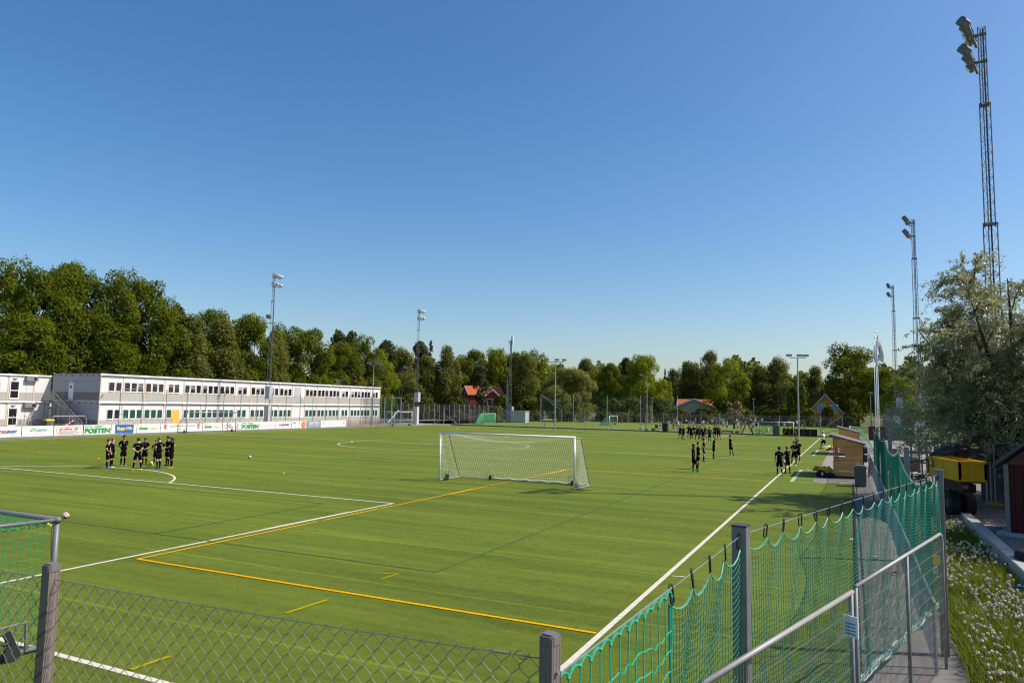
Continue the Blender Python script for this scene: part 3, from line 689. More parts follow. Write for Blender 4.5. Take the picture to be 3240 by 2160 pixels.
def lattice(b, w0, w1, z0, z1, step, r=.022):
    n = max(2, int((z1 - z0) / step)); c = []
    for k in range(n + 1):
        f = k / n; w = (w0 + (w1 - w0) * f) / 2; z = z0 + (z1 - z0) * f
        c.append([Vector((w * math.cos(a), w * math.sin(a), z)) for a in (R(90), R(210), R(330))])
    for j in range(3):
        b.tube([c[0][j], c[-1][j]], r * 1.7, 5)
        for k in range(n):
            q = (j + 1) % 3
            b.tube([c[k][j], c[k + 1][q]] if k % 2 else [c[k][q], c[k + 1][j]], r * .62, 3, cap=False)
            b.tube([c[k + 1][j], c[k + 1][q]], r * .55, 3, cap=False)
def mast(loc, h, label, aim, secs, cab=True, mat=None, shell=None, wide=3.0, lab_group='floodlight masts round the pitch'):
    t = thing('floodlight_mast', label, 'floodlight mast', loc, 0, lab_group); mat = mat or steel_shade
    z0 = 0.0
    for i, (w, zt) in enumerate(secs):
        b = MB(); lattice(b, w * 1.0, w, z0 * h, zt * h, .55, .0145); b.build('mast_section', mat, t)
        if i < len(secs) - 1:
            c = MB(); c.lathe([(w * .56, -.09), (w * .56, .0)], 3, (0, 0, zt * h)); cc = c.build('collar', steel_dark, t, (0, 0, 0)); 
        z0 = zt - .01
    b = MB(); b.tube([(.08, .1, 0), (.08, .1, h)], .035, 5); b.build('cable', black_m, t)
    for zz, xs in ((h, (-1.02, -.34, .34, 1.02)), (h - 1.3, (-1.02, .05, 1.02))):
        br = MB(); q = Euler((0, 0, aim)).to_matrix()
        br.bar(q @ Vector((-1.25, .35, zz - .32)), q @ Vector((1.25, .35, zz - .32)), .10, .10); br.bar(q @ Vector((0, -.2, zz - .35)), q @ Vector((0, .35, zz - .32)), .1, .1)
        br.build('crossbar', steel_dark, t)
        for k, x in enumerate(xs):
            p = q @ Vector((x, .55, zz)); tilt = -R(40)
            a2 = aim + (-.5 + .33 * k) * .5
            l = inst('floodlight', floodlamp_me, t, p, (tilt, 0, a2), .66, [shell or lamp_shell]); inst('lamp_glass', floodglass_me, l); inst('bracket', lampyoke_me, l)
    if cab:
        b = MB(); b.box(-.42, .42, -.34, .34, 0, 3.3); b.build('base_cover', M('mast_cover', (.50, .50, .49), .6, .1, .08, 2), t)
        if cab != 2: b = MB(); b.box(.0, .85, -.75, .0, 4.2, 6.0); b.build('switch_box', M('switch_box_grey', (.42, .44, .46), .5, .2, .08, 2), t)
    return t
p1 = G(3104, 88, 21.8); p2 = G(2888, 695, 22.6); p3 = G(2824, 903, 22.6)
sr = [(.74, .31), (.62, .575), (.48, .832), (.34, 1.0)]
mast((p1.x, p1.y, 0), 21.8, 'nearest floodlight mast, tall dark lattice above the grey willow', R(75), sr, cab=2)
mast((p2.x, p2.y, 0), 22.6, 'floodlight mast second nearest, thin lattice at the edge of the willow', R(80), sr)
m3_ = mast((p3.x, p3.y, 0), 22.6, 'floodlight mast behind the flagpoles, its foot wrapped in a blue and white cover', R(85), sr)
b = MB(); b.box(-.46, .46, -.38, .38, .3, 2.5); b.build('poster', M('poster_blue', (.28, .52, .66), .5, 0, .3, 1.5), m3_)
b = MB(); b.lathe([(.16, 0), (.3, .1), (.3, .45), (.1, .62), (.22, .75), (.1, .9)], 8, (.1, -.385, 1.0)); b.build('emblem', black_m, m3_)
pl1 = GX(868, 872, -71.5); pl2 = GX(1326, 984, -69.5)
ml1 = mast((-71.5, pl1.y, 0), pl1.z, 'tall floodlight mast in front of the white school', R(-75), sr, shell=lamp_sunlit)
q = ml1
b = MB(); b.bar((-.9, 0, 15.2), (.9, 0, 15.2), .09); b.build('crossbar', steel_dark, q)
for s in (-.95,): l = inst('floodlight', floodlamp_me, q, (.2, s, 16.0), (0, 0, R(-60)))
mast((-69.5, pl2.y, 0), pl2.z, 'thin floodlight mast with a grey box, just past the right end of the school', R(-85), sr, shell=lamp_sunlit)
# telecom mast
pt = GD(1618, 1064, 168)
tm = thing('telecom_mast', 'dark lattice telecom mast with white antennas at its top, right of the red house', 'telecom mast', (pt.x, pt.y, 0))
for w, a, c in ((.95, 0, .45), (.72, .45, .78), (.42, .78, .95)):
    b = MB(); lattice(b, w, w * .92, a * pt.z, c * pt.z, .8, .032); b.build('mast_section', steel_shade, tm)
for k in range(3):
    a = R(90 + 120 * k + 20); b = MB(); b.obox((math.cos(a) * .5, math.sin(a) * .5, pt.z - .95), (.26, .18, 1.8), (0, 0, a)); b.build('antenna', white_paint, tm)
b = MB(); b.tube([(0, 0, pt.z - 5), (0, 0, pt.z)], .12, 6); b.build('pole', steel_dark, tm)
b = MB(); b.box(-.8, .7, -.6, .6, 0, 3.6); b.build('base_cover', M('base_cover_grey', (.27, .28, .28), .6), tm)
cb_ = GD(1622, 1346, 163)
b = MB(); b.box(-1.0, 2.4, -1.0, 1.0, 0, 2.5); b.box(-1.1, 2.5, -1.1, 1.1, 2.5, 2.62)
tag(b.build('equipment_cabinet', M('cabinet_grey', (.36, .37, .38), .6), None, (cb_.x + 1.2, cb_.y, 0)), 'grey equipment cabinet at the foot of the telecom mast', 'cabinet')
# lamp posts
def lamp_post(px, top, dist, heads, label, r=.11):
    p = GD(px, top, dist); t = thing('lamp_post', label, 'lamp post', (p.x, p.y, 0), YAW * -1, 'lamp posts round the far pitch'); h = p.z
    b = MB(); b.tube([(0, 0, 0), (0, 0, h * .5), (0, 0, h - .3)], [r, r * .85, r * .6], 8); b.build('pole', steel, t)
    w = max(abs(x) for x in heads)
    if len(heads) > 1:
        b = MB(); b.bar((min(heads), 0, h - .35), (max(heads), 0, h - .35), .1); b.build('crossbar', steel_dark, t)
    for x in heads:
        b = MB(); b.prism([(-.2, -.1), (.25, -.16), (.3, .1), (-.15, .16)], 'x', x - .36, x + .36); l = b.build('lamp_head', lamp_shell, t, (0, 0, h))
lamp_post(1183, 1148, 122, (-.8, .5, 1.0), 'lamp post with white heads standing behind the school roof')
lamp_post(1758, 1138, 116, (-1.5, .2, 1.4), 'lamp post in front of the pale round willow')
lamp_post(2047, 1186, 155, (-1.3, 1.3), 'slim lamp post with two white heads before the big pale green tree')
lamp_post(2063, 1258, 180, (0,), 'short single-headed lamp post behind the far goals')
lamp_post(2523, 1124, 112, (-3.0 * .4, .35, 1.25), 'dark lamp post standing behind the black board barrier', .14)
lamp_post(2384, 1262, 190, (0,), 'short lamp post among the bushes behind the spectators')
lamp_post(2754, 1243, 150, (0,), 'short lamp post beside the flagpoles, under the big oak')
lamp_post(1605, 1186, 190, (-.8, .8), 'small twin-headed street lamp behind the telecom mast')

# ------------------------------------------------------------------ fences round the pitch
def post_mesh(h, r, n=6, nm='post'):
    b = MB(); b.tube([(0, 0, 0), (0, 0, h)], r, n); return b.mesh(nm, steel)
# tall ball-stop posts before the school
ts = thing('ball_stop_fence', 'row of tall grey posts with fine netting between the banners and the school', 'fence', (-69.0, 0, 0))
pxs = [382, 452, 528, 594, 654, 710, 764, 815, 862, 907, 952, 992, 1033, 1071, 1107, 1144, 1176, 1208]
ys_ = [GX(x, 1240, -69.0).y for x in pxs]
h_ = GX(815, 1241, -69.0).z; pm2 = post_mesh(h_, .05)
for y in ys_: inst('post', pm2, ts, (0, y, 0))
b = MB(); b.tube([(0, ys_[0], h_ - .05), (0, ys_[1], h_ - .05)], .03, 5); b.tube([(0, ys_[0], 2.3), (0, ys_[0] + 3.8, .1)], .03, 5); b.build('brace', steel, ts)
wb_ = MB()
for k in range(22): wb_.tube([(0, ys_[1], .3 + k * (h_ - .4) / 21), (0, ys_[-1], .3 + k * (h_ - .4) / 21)], .0035, 3, cap=False)
y = ys_[1]
while y < ys_[-1]: wb_.tube([(0, y, .2), (0, y, h_ - .1)], .0035, 3, cap=False); y += .26
tag(wb_.build('netting', net_grey, ts), kind='stuff')
# far fence across the pitch end
FY = 108.3
ff = thing('far_fence', 'grey chain-link fence with diagonal braces across the far end of the pitch', 'fence', (0, FY, 0))
b = MB(); b.box(-63.6, 4.0, -.06, .06, 0, .16); b.build('kick_board', black_m, ff)
def at_fence(px, row): return GY(px, row, FY)
fpx = [1374, 1404, 1453, 1490, 1529, 1576, 1624, 1674, 1722, 1777, 1850, 1880, 1932, 1987, 2043, 2100, 2158, 2218, 2277, 2341, 2466, 2596, 2664]
pmF = post_mesh(3.05, .05)
for px in fpx: inst('post', pmF, ff, (at_fence(px, 1320).x, 0, 0))
b = MB()
for (ax, ar, bx_, br) in ((1577, 1284, 1672, 1352), (1674, 1330, 1576, 1330), (1404, 1310, 1453, 1349), (1440, 1312, 1370, 1345), (1577, 1328, 1492, 1350), (1490, 1330, 1530, 1352), (1715, 1250, 1776, 1284), (2203, 1345, 2337, 1295), (2341, 1313, 2466, 1374), (2600, 1360, 2662, 1315), (2610, 1370, 2700, 1348)):
    A, B_ = at_fence(ax, ar), at_fence(bx_, br)
    b.tube([(A.x, 0, max(.1, A.z)), (B_.x, 0, max(.1, B_.z))], .045, 5)
b.build('brace', steel, ff)
b = MB(); b.tube([(-63.5, 0, 3.0), (4.0, 0, 3.0)], .012, 4); b.build('tension_wire', steel, ff)
gx_ = at_fence(1724, 1320).x
b = MB(); b.tube([(gx_, 0, 0), (gx_, 0, 1.3), (at_fence(1742, 1320).x, 0, 1.3)], .03, 5); b.build('gate_frame', black_m, ff)
g2x = at_fence(2163, 1320).x; b = MB(); b.tube([(g2x, -.1, 0), (g2x, -.1, 1.3), (g2x + 1.2, -.1, 1.3), (g2x + 1.2, -.1, 0)], .03, 5); b.build('gate_frame', black_m, ff)
wm = MB(); wires(wm, (-63.6, 0, .1), (1, 0, 0), 67.6, 2.9, .075, .0014); tag(wm.build('wire_mesh', net_grey, ff), kind='stuff')
# higher ball-stop posts with green netting in the middle of it
bs = thing('ball_stop_net', 'high row of posts with thin green net in the middle of the far fence', 'ball net', (0, FY + .35, 0))
bx = [1711, 1814, 1921, 2027, 2144]; zz = at_fence(1921, 1250).z; pmB = post_mesh(zz, .055)
for px in bx: inst('post', pmB, bs, (GY(px, 1300, FY + .35).x, 0, 0))
xa, xb = GY(1711, 1300, FY + .35).x, GY(2144, 1300, FY + .35).x
b = MB(); b.tube([(xa, 0, zz - .1), (GY(1776, 1300, FY).x, 0, 3.1)], .04, 5); b.build('brace', steel, bs)
nb = MB(); wires(nb, (xa, 0, 3.0), (1, 0, 0), xb - xa, zz - 3.1, .12, .0022); tag(nb.build('netting', M('thin_green_net', (.03, .16, .12), .6), bs), kind='stuff')
# green net cage and grey fence at the far left
cg = thing('green_net_cage', 'tall green ball net on pale posts just right of the school', 'ball net', (0, 0, 0))
ca, cb = GD(1216, 1330, 120), GD(1267, 1330, 120); h_ = GD(1240, 1258, 120).z
for px in (1216, 1238, 1267):
    q = GD(px, 1330, 120); inst('post', post_mesh(h_, .08), cg, (q.x, q.y, 0))
b = MB(); b.tube([(GD(1238, 1330, 120).x, GD(1238, 1330, 120).y, h_), (cb.x, cb.y, h_)], .06, 5); b.build('rail', steel, cg)
nb = MB(); wires(nb, (ca.x - 3, ca.y - 2.0, .3), (cb.x - ca.x, cb.y - ca.y, 0), (cb - ca).length + 3.4, h_ - .4, .075, .0065); tag(nb.build('netting', M('dark_green_net', (.012, .13, .07), .6), cg), kind='stuff')
gf = thing('grey_chain_fence', 'tall grey chain-link fence with many posts under the birches at the far left', 'fence', (0, 0, 0))
fa, fb = GD(1222, 1330, 168), GD(1545, 1330, 178); hA = GD(1400, 1278, 172).z; pmG = post_mesh(hA, .07); nP = 21
for k in range(nP): q = fa.lerp(fb, k / (nP - 1)); inst('post', pmG, gf, (q.x, q.y, 0))
nb = MB(); wires(nb, (fa.x, fa.y, .3), (fb.x - fa.x, fb.y - fa.y, 0), (fb - fa).length, hA - .3, .12, .008); tag(nb.build('wire_mesh', M('dull_wire', (.13, .12, .115), .7), gf), kind='stuff')
sheet('sand_bank', -112, -78, 150.5, 160.0, .9, M('pale_gravel', (.34, .29, .24), .95, 0, .25, .6, .4, 6), th=.9)
# low back fence of the far pitch
bf = thing('back_fence', 'low wire fence along the far side of the second pitch', 'fence', (0, 180.5, 0))
pmL = post_mesh(1.3, .05)
for k in range(36): inst('post', pmL, bf, (-72 + k * 2.5, 0, 0))
b = MB(); [b.tube([(-72, 0, z), (16, 0, z)], .02, 4) for z in (.35, .8, 1.25)]; b.build('rail', steel, bf)

# ------------------------------------------------------------------ goals
def goal(P0, P1, h, depth_dir, d_top, d_bot, label, net_m, frame_m=None, r=.052, sp=.16, rn=.0035, wheels=True, sag=0.0, group='goals on the two pitches', side_only=False):
    frame_m = frame_m or white_paint
    P0 = Vector((P0[0], P0[1], 0)); P1 = Vector((P1[0], P1[1], 0)); ux = (P1 - P0).normalized(); w = (P1 - P0).length
    uz = Vector((0, 0, 1)); dd = Vector((*depth_dir, 0)).normalized()
    t = thing('goal', label, 'goal', P0, 0, group)
    O = Vector((0, 0, 0)); Q = ux * w
    for p in (O, Q):
        b = MB(); b.tube([p + uz * r, p + uz * h], r, 10); b.build('post', frame_m, t, smooth=True)
    b = MB(); b.tube([uz * h - ux * r, Q + uz * h + ux * r], r, 10); b.build('crossbar', frame_m, t, smooth=True)
    for p in (O, Q):
        b = MB(); b.tube([p + uz * (h - .05), p + dd * d_top + uz * (h - .08), p + dd * d_bot + uz * .05], r * .45, 6); b.build('back_stay', steel_dark, t)
        b = MB(); b.tube([p + uz * .05, p + dd * d_bot + uz * .05], r * .7, 6); b.build('base_bar', steel, t)
        if wheels:
            c = p + dd * .5 + ux * (.12 if p is O else -.12)
            g = MB(); g.tube([c + dd * -.16 + uz * .06, c + dd * -.16 + uz * .5, c + dd * .16 + uz * .5, c + dd * .16 + uz * .06], .02, 5); wf = g.build('wheel_frame', steel, t)
            wl_ = MB(); wl_.tube([c - ux * .05 + uz * .16, c + ux * .05 + uz * .16], .15, 10); wl_.build('wheel', rubber, wf)
    b = MB(); pts = [dd * d_bot + ux * (w * k / 20) + uz * (.05) for k in range(21)]; b.tube(pts, r * .55, 6); b.build('base_bar', steel, t)
    nt_ = MB()
    def back(u, v):
        f = v / h
        p = dd * (d_bot + (d_top - d_bot) * f) + ux * u + uz * v
        return p + dd * (.18 * math.sin(math.pi * u / w) * math.sin(math.pi * min(1, f))) + uz * (-sag * (1 - f) * 0 - (sag * math.sin(math.pi * u / w)) * f)
    nu = max(3, int(w / sp)); nv = max(3, int(h / sp))
    for i in range(nu + 1): nt_.tube([back(w * i / nu, h * .985 * k / 8) for k in range(9)], rn, 3, cap=False)
    for k in range(nv + 1): nt_.tube([back(w * i / 14, h * .985 * k / nv) for i in range(15)], rn, 3, cap=False)
    for p in (O, Q):
        for k in range(nv + 1):
            v = h * .985 * k / nv; f = v / h; e = d_bot + (d_top - d_bot) * f
            nt_.tube([p + uz * v, p + dd * e * .5 + uz * (v - .06), p + dd * e + uz * v], rn, 3, cap=False)
        ns_ = max(2, int(d_bot / sp))
        for k in range(1, ns_):
            e = d_bot * k / ns_; vt = h * .98 if e <= d_top else h * .98 * (d_bot - e) / (d_bot - d_top)
            nt_.tube([p + dd * e + uz * .05, p + dd * e + uz * vt], rn, 3, cap=False)
    if d_top > .15:
        for i in range(nu + 1): nt_.tube([ux * w * i / nu + uz * h, back(w * i / nu, h * .985)], rn, 3, cap=False)
        for k in range(1, max(2, int(d_top / sp))): nt_.tube([ux * w * i / 14 + dd * (k * sp) + uz * (h - .02 - sag * math.sin(math.pi * i / 14)) for i in range(15)], rn, 3, cap=False)
    tag(nt_.build('net', net_m, t), kind='stuff'); return t
c0, c1 = (-15.23, 24.62), (-7.86, 24.72)
gm = goal(c0, c1, 2.47, (0.06, 1), .75, 1.9, 'large white goal with a white net in the middle of the near pitch', net_white, sp=.105, rn=.0050, sag=.35)
for x in (2.0, 6.6):
    g = MB(); g.tube([(x - .2, 1.86, .06), (x - .2, 1.86, .42), (x - .12, 1.86, .5), (x + .12, 1.86, .5), (x + .2, 1.86, .42), (x + .2, 1.86, .06)], .022, 6); wf = g.build('wheel_frame', steel, gm)
    wl_ = MB(); wl_.tube([(x - .04, 1.86, .13), (x + .04, 1.86, .13)], .12, 10); wl_.build('wheel', rubber, wf)
b = MB(); b.tube([(7.42 * k / 24, 1.95, .07 + .05 * math.sin(k * 1.1) ** 2) for k in range(7, 25)], .05, 6); b.build('net_roll', net_white, gm)
for px0, px1, lab, nm_ in ((590, 701, 'white goal with a dark net standing on the left touchline before the banners', M('dark_net', (.10, .11, .12), .7)), (1247, 1302, 'white goal with a green net at the far left corner by the net cage', net_green)):
    y0, y1 = GX(px0, 1370, -66.2).y, GX(px1, 1365, -66.2).y
    goal((-66.2, y0), (-66.2, y0 + 7.32 if px0 < 1000 else y1), 2.44 if px0 < 1000 else 2.44, (-1, -.0), .5, 1.8, lab, nm_, frame_m=white_paint if px0 > 1000 else steel, rn=.004)
    if px0 > 1000:
        b = MB(); b.bar((-65.6, y0 - 3.2, .4), (-66.6, y0 + 1.8, 2.7), .16, .05); tag(b.build('board', white_paint), 'white plank leaning slantwise on the far left corner goal', 'plank')
def goal_px(pa, ra, pb, rb_, h, dd, label, net_m, dt=.4, db=1.2, frame=None, **k):
    A = G(pa, ra); B_ = G(pb, rb_); return goal(A, B_, h, dd, dt, db, label, net_m, frame, **k)
goal_px(1524, 1338, 1568, 1337, 2.0, (-.1, -1), 'small green goal seen from behind just past the far fence', M('bright_green_net', (.03, .34, .12), .6), frame=M('pale_green_frame', (.45, .70, .55), .5), sp=.09, rn=.012, dt=.7, db=2.4)
goal_px(1928, 1346, 1953, 1344, 2.0, (-1, -.1), 'white goal with a green net in the middle of the far pitch, side on', net_green, sp=.10, rn=.006, dt=.6, db=2.2)
goal_px(2049, 1336, 2077, 1336, 2.1, (.5, 1), 'far goal with a ragged green net, in front of the dark brown shelter', net_green, sp=.12, rn=.006)
goal_px(2086, 1334, 2124, 1334, 2.1, (.1, 1), 'far goal with a full green net, beside the ragged one', net_green, sp=.12, rn=.008)
goal_px(2263, 1336, 2302, 1336, 2.2, (.1, 1), 'white far goal behind the crowd, below the dry bush', M('dull_net', (.15, .2, .17), .7), sp=.2)
goal_px(1335, 1325, 1383, 1325, 2.3, (-.2, 1), 'white goal at the foot of the sandy bank, far left', M('dull_net', (.15, .2, .17), .7), sp=.3)
goal_px(1481, 1323, 1503, 1323, 2.0, (-.2, 1), 'small white goal in front of the pine at the far left', M('dull_net', (.15, .2, .17), .7), sp=.3)
goal_px(1216, 1334, 1240, 1334, 2.1, (-.4, 1), 'pale green goal folded beside the net cage', net_green, sp=.14, frame=M('pale_green_frame', (.45, .70, .55), .5))
goal_px(1790, 1327, 1838, 1329, 2.0, (.2, 1), 'green-sided goal under the pale round willow', net_green, sp=.14, frame=white_paint)
ga, gb = GY(2399, 1376, 107.0), GY(2511, 1378, 107.0)
goal(ga, gb, 2.05, (.05, 1), .9, 1.2, 'steel goal with a green top net in front of the black board barrier', net_green, M('bare_steel', (.5, .52, .52), .4, .3), sp=.12, rn=.006)
gA = GY(2731, 1420, 70.0)
goal((3.9, 72.0), (3.9, 76.5), 2.3, (1, -.2), .8, 2.2, 'white goal with a drooping green net behind the second dugout', net_green, sp=.12, rn=.005)
# ------------------------------------------------------------------ trees
lm_oak = leaf_mat('oak_leaves', (0.052, 0.084, 0.007), (0.175, 0.200, 0.016), .46, spec=.1)
lm_birch = leaf_mat('birch_leaves', (0.090, 0.108, 0.022), (0.215, 0.215, 0.052), .47, spec=.12)
lm_light = leaf_mat('maple_leaves', (0.105, 0.150, 0.012), (0.300, 0.320, 0.030), .5, spec=.1)
lm_pine = leaf_mat('pine_needles', (0.035, 0.048, 0.014), (0.100, 0.105, 0.032), .2, spec=.1)
lm_spruce = leaf_mat('spruce_needles', (0.020, 0.034, 0.010), (0.055, 0.070, 0.020), .15, spec=.1)
lm_pale = leaf_mat('pale_willow_leaves', (0.130, 0.145, 0.034), (0.300, 0.300, 0.085), .5, spec=.15)
lm_bush = leaf_mat('bush_leaves', (0.045, 0.065, 0.010), (0.130, 0.140, 0.018), .4, spec=.1)
lm_dry = leaf_mat('dry_leaves', (0.15, 0.11, 0.05), (0.30, 0.24, 0.12), .3)
lm_silver = leaf_mat('silver_willow_leaves', (0.125, 0.138, 0.055), (0.430, 0.435, 0.245), .50, rough=.34, hue_var=.02, spec=.5)
bark = M('bark', (.085, .07, .055), .95, 0, .35, 3, .6, 18); bark_birch = M('birch_bark', (.50, .46, .42), .8, 0, .5, 2.2); bark_pine = M('pine_bark', (.22, .11, .06), .9, 0, .3, 3, .5, 14); bark_dark = M('dark_bark', (.05, .042, .036), .95, 0, .3, 4, .5, 18)
def rvec(rs, n):
    v = rs.normal(size=(n, 3)); return v / np.linalg.norm(v, axis=1, keepdims=True)
def leafquads(rs, P, Nrm, size, elong=1.5, jit=.7, droop=0.0):
    n = len(P); nn = Nrm + rvec(rs, n) * jit; nn /= np.linalg.norm(nn, axis=1, keepdims=True)
    a = rvec(rs, n); a[:, 2] -= droop
    u = a - nn * (a * nn).sum(1, keepdims=True); u /= np.linalg.norm(u, axis=1, keepdims=True) + 1e-9
    w = np.cross(nn, u); s = (size * rs.uniform(.6, 1.35, n))[:, None]
    V = np.stack([P - u * s * elong * .5, P + w * s * .5, P + u * s * elong * .5, P - w * s * .5], 1); return V
def blobs_crown(seed, H, Wd, nb, br, per, size, shape='oak', base=.22, elong=1.4, droop=0.0, mat=None, flat=.85):
    rs = np.random.RandomState(seed); Vs = []; tone = []
    cs = []
    while len(cs) < nb:
        p = rs.uniform(-1, 1, 3)
        zf = (p[2] + 1) / 2
        if shape == 'oak': env = math.sin(math.pi * min(1, max(0, .12 + .84 * zf))) ** .55
        elif shape == 'round': env = math.sin(math.pi * min(1, max(0, .06 + .90 * zf))) ** .5
        elif shape == 'birch': env = (math.sin(math.pi * min(1, .10 + .88 * zf)) ** .8) * (1 - .35 * zf)
        elif shape == 'cone': env = (1 - zf) * .96 + .03
        elif shape == 'bush': env = math.sqrt(max(0, 1 - zf * zf * .95))
        r = math.hypot(p[0], p[1])
        if r > 1 or (shape in ('oak', 'round') and r < .35 and zf < .75 and rs.rand() < .75): continue
        cs.append((p[0] * env, p[1] * env, zf))
    for (x, y, zf) in cs:
        r = br * rs.uniform(.55, 1.3) * ((1.05 - .75 * zf) if shape == 'cone' else 1); c = np.array([x * (Wd / 2 - r * .6), y * (Wd / 2 - r * .6), H * (base + (1 - base) * zf) - r * .4 * zf])
        n = int(per * (r / br) ** 2); d = rvec(rs, n)
        rad = r * rs.uniform(.55, 1.05, n) ** .6
        P = c + d * rad[:, None] * np.array([1.0, 1.0, flat]); lump = np.sin(d[:, 0] * 5 + x * 9) * np.sin(d[:, 1] * 5 + y * 9) * np.sin(d[:, 2] * 5)
        P += d * (lump * r * .22)[:, None]
        keep = ~((d[:, 2] < -.35) & (rs.rand(n) < .6)); P = P[keep]; d = d[keep]
        if droop: P[:, 2] -= np.abs(rs.normal(0, droop, len(P)))
        Nn = d * .7 + np.array([0, 0, .55])
        Vs.append(leafquads(rs, P, Nn, size, elong, .75, droop)); tone.append(np.clip(rs.normal(.45 + rs.uniform(-.18, .18), .17, len(P)), 0, 1))
    V = np.concatenate(Vs); return quads_mesh('crown', V, mat, np.concatenate(tone)), cs
def trunk_mesh(seed, H, Wd, cs, r0, mat, limbs=9, base=.22, straight=False):
    rs = random.Random(seed); b = MB(); top = H * (.62 if not straight else .93)
    pts = [Vector((rs.uniform(-.02, .02) * H * k * (.3 if straight else 1), rs.uniform(-.02, .02) * H * k * (.3 if straight else 1), top * k / 5)) for k in range(6)]
    b.tube(pts, [r0 * (1.25 if k == 0 else 1 - .8 * k / 5) for k in range(6)], 8)
    for k in range(limbs):
        x, y, zf = cs[rs.randrange(len(cs))]; s = pts[rs.choice((2, 3, 4))] if not straight else Vector((0, 0, top * rs.uniform(.35, .85)))
        e = Vector((x * Wd / 2 * .85, y * Wd / 2 * .85, H * (base + (1 - base) * zf)))
        mid = s.lerp(e, .5) + Vector((0, 0, (-.04 if not straight else .03) * H))
        b.tube([s, mid, e], [r0 * .42, r0 * .26, r0 * .06], 5)
    return b.mesh('trunk', mat, True)
TREES = {}
def reg(kind, var, H, Wd, crown, trunk): TREES[(kind, var)] = (H, Wd, crown, trunk)
for v in range(3):
    c, cs = blobs_crown(10 + v, 20, 15, 64 + 6 * v, 1.85, 430, .29, 'oak', mat=lm_oak, base=.16); reg('oak', v, 20, 15, c, trunk_mesh(v, 20, 15, cs, .45, bark, 12))
    c, cs = blobs_crown(20 + v, 18, 8, 58, 1.25, 300, .22, 'birch', mat=lm_birch, base=.14, elong=1.8, droop=.55, flat=1.25); reg('birch', v, 18, 8, c, trunk_mesh(20 + v, 18, 8, cs, .20, bark_birch, 9, straight=True))
for v in range(2):
    c, cs = blobs_crown(30 + v, 16, 14, 68, 1.7, 400, .28, 'round', mat=lm_light, base=.10); reg('light', v, 16, 14, c, trunk_mesh(30 + v, 16, 14, cs, .36, bark, 10))
    c, cs = blobs_crown(40 + v, 20, 9, 46, 1.35, 170, .34, 'birch', mat=lm_pine, base=.30, elong=2.2, flat=.75); reg('pine', v, 20, 9, c, trunk_mesh(40 + v, 20, 9, cs, .26, bark_pine, 12, base=.42, straight=True))
c, cs = blobs_crown(50, 20, 7.5, 90, .95, 110, .30, 'cone', mat=lm_spruce, base=.05, elong=2.2, droop=.25, flat=.45); reg('spruce', 0, 20, 7.5, c, trunk_mesh(50, 20, 7, cs, .24, bark_dark, 4, straight=True))
c, cs = blobs_crown(60, 14, 17, 110, 1.35, 330, .23, 'round', mat=lm_pale, base=.06, elong=2.4, droop=.45); reg('pale', 0, 14, 17, c, None)
b = MB(); rq = random.Random(4)
for k in range(9):
    a = rq.uniform(0, 6.28); e = Vector((math.cos(a) * rq.uniform(2, 6.2), math.sin(a) * rq.uniform(2, 6.2), rq.uniform(6, 11))); s = Vector((math.cos(a) * .6, math.sin(a) * .6, 0))
    b.tube([s, s.lerp(e, .35) + Vector((0, 0, .4)), s.lerp(e, .7) + Vector((0, 0, .5)), e], [.26, .2, .12, .03], 6)
TREES[('pale', 0)] = (14, 17, c, b.mesh('trunk', bark_dark, True))
for v in range(2):
    c, cs = blobs_crown(70 + v, 3, 6, 26, .8, 150, .24, 'bush', mat=lm_bush, base=.02); reg('bush', v, 3, 6, c, trunk_mesh(70 + v, 3, 6, cs, .08, bark, 8, base=.02))
c, cs = blobs_crown(75, 5, 5, 26, .75, 130, .24, 'oak', mat=lm_dry, base=.05); reg('dry', 0, 5, 5, c, trunk_mesh(75, 5, 5, cs, .09, bark, 8, base=.05))
tr_ = random.Random(11)
def tree(name, kind, var, px, top, dist, wpx, label, cat='tree', group=None):
    H, Wd, cr, tk = TREES[(kind, var)]
    d_ = ray(px, 1280); sa = abs(d_[0]) / math.hypot(d_[0], d_[1])
    if px < 1215: dist = max(dist, 97.5 / sa + wpx * .022)
    if kind == 'birch': wpx *= 1.22
    p = GD(px, top, dist); z0 = hgt(p.x, p.y) - .1
    dep = (Vector(p) - Vector(CAM)).dot(Vector(FWD)); w = wpx / FPX * dep
    sz = (p.z - z0) / H; sxy = w / Wd
    t = thing(name, label, cat, (p.x, p.y, z0), tr_.uniform(0, 6.28), group, (sxy, sxy, sz))
    inst('trunk', tk, t); inst('crown', cr, t); return t
gl_ = 'trees behind the school'
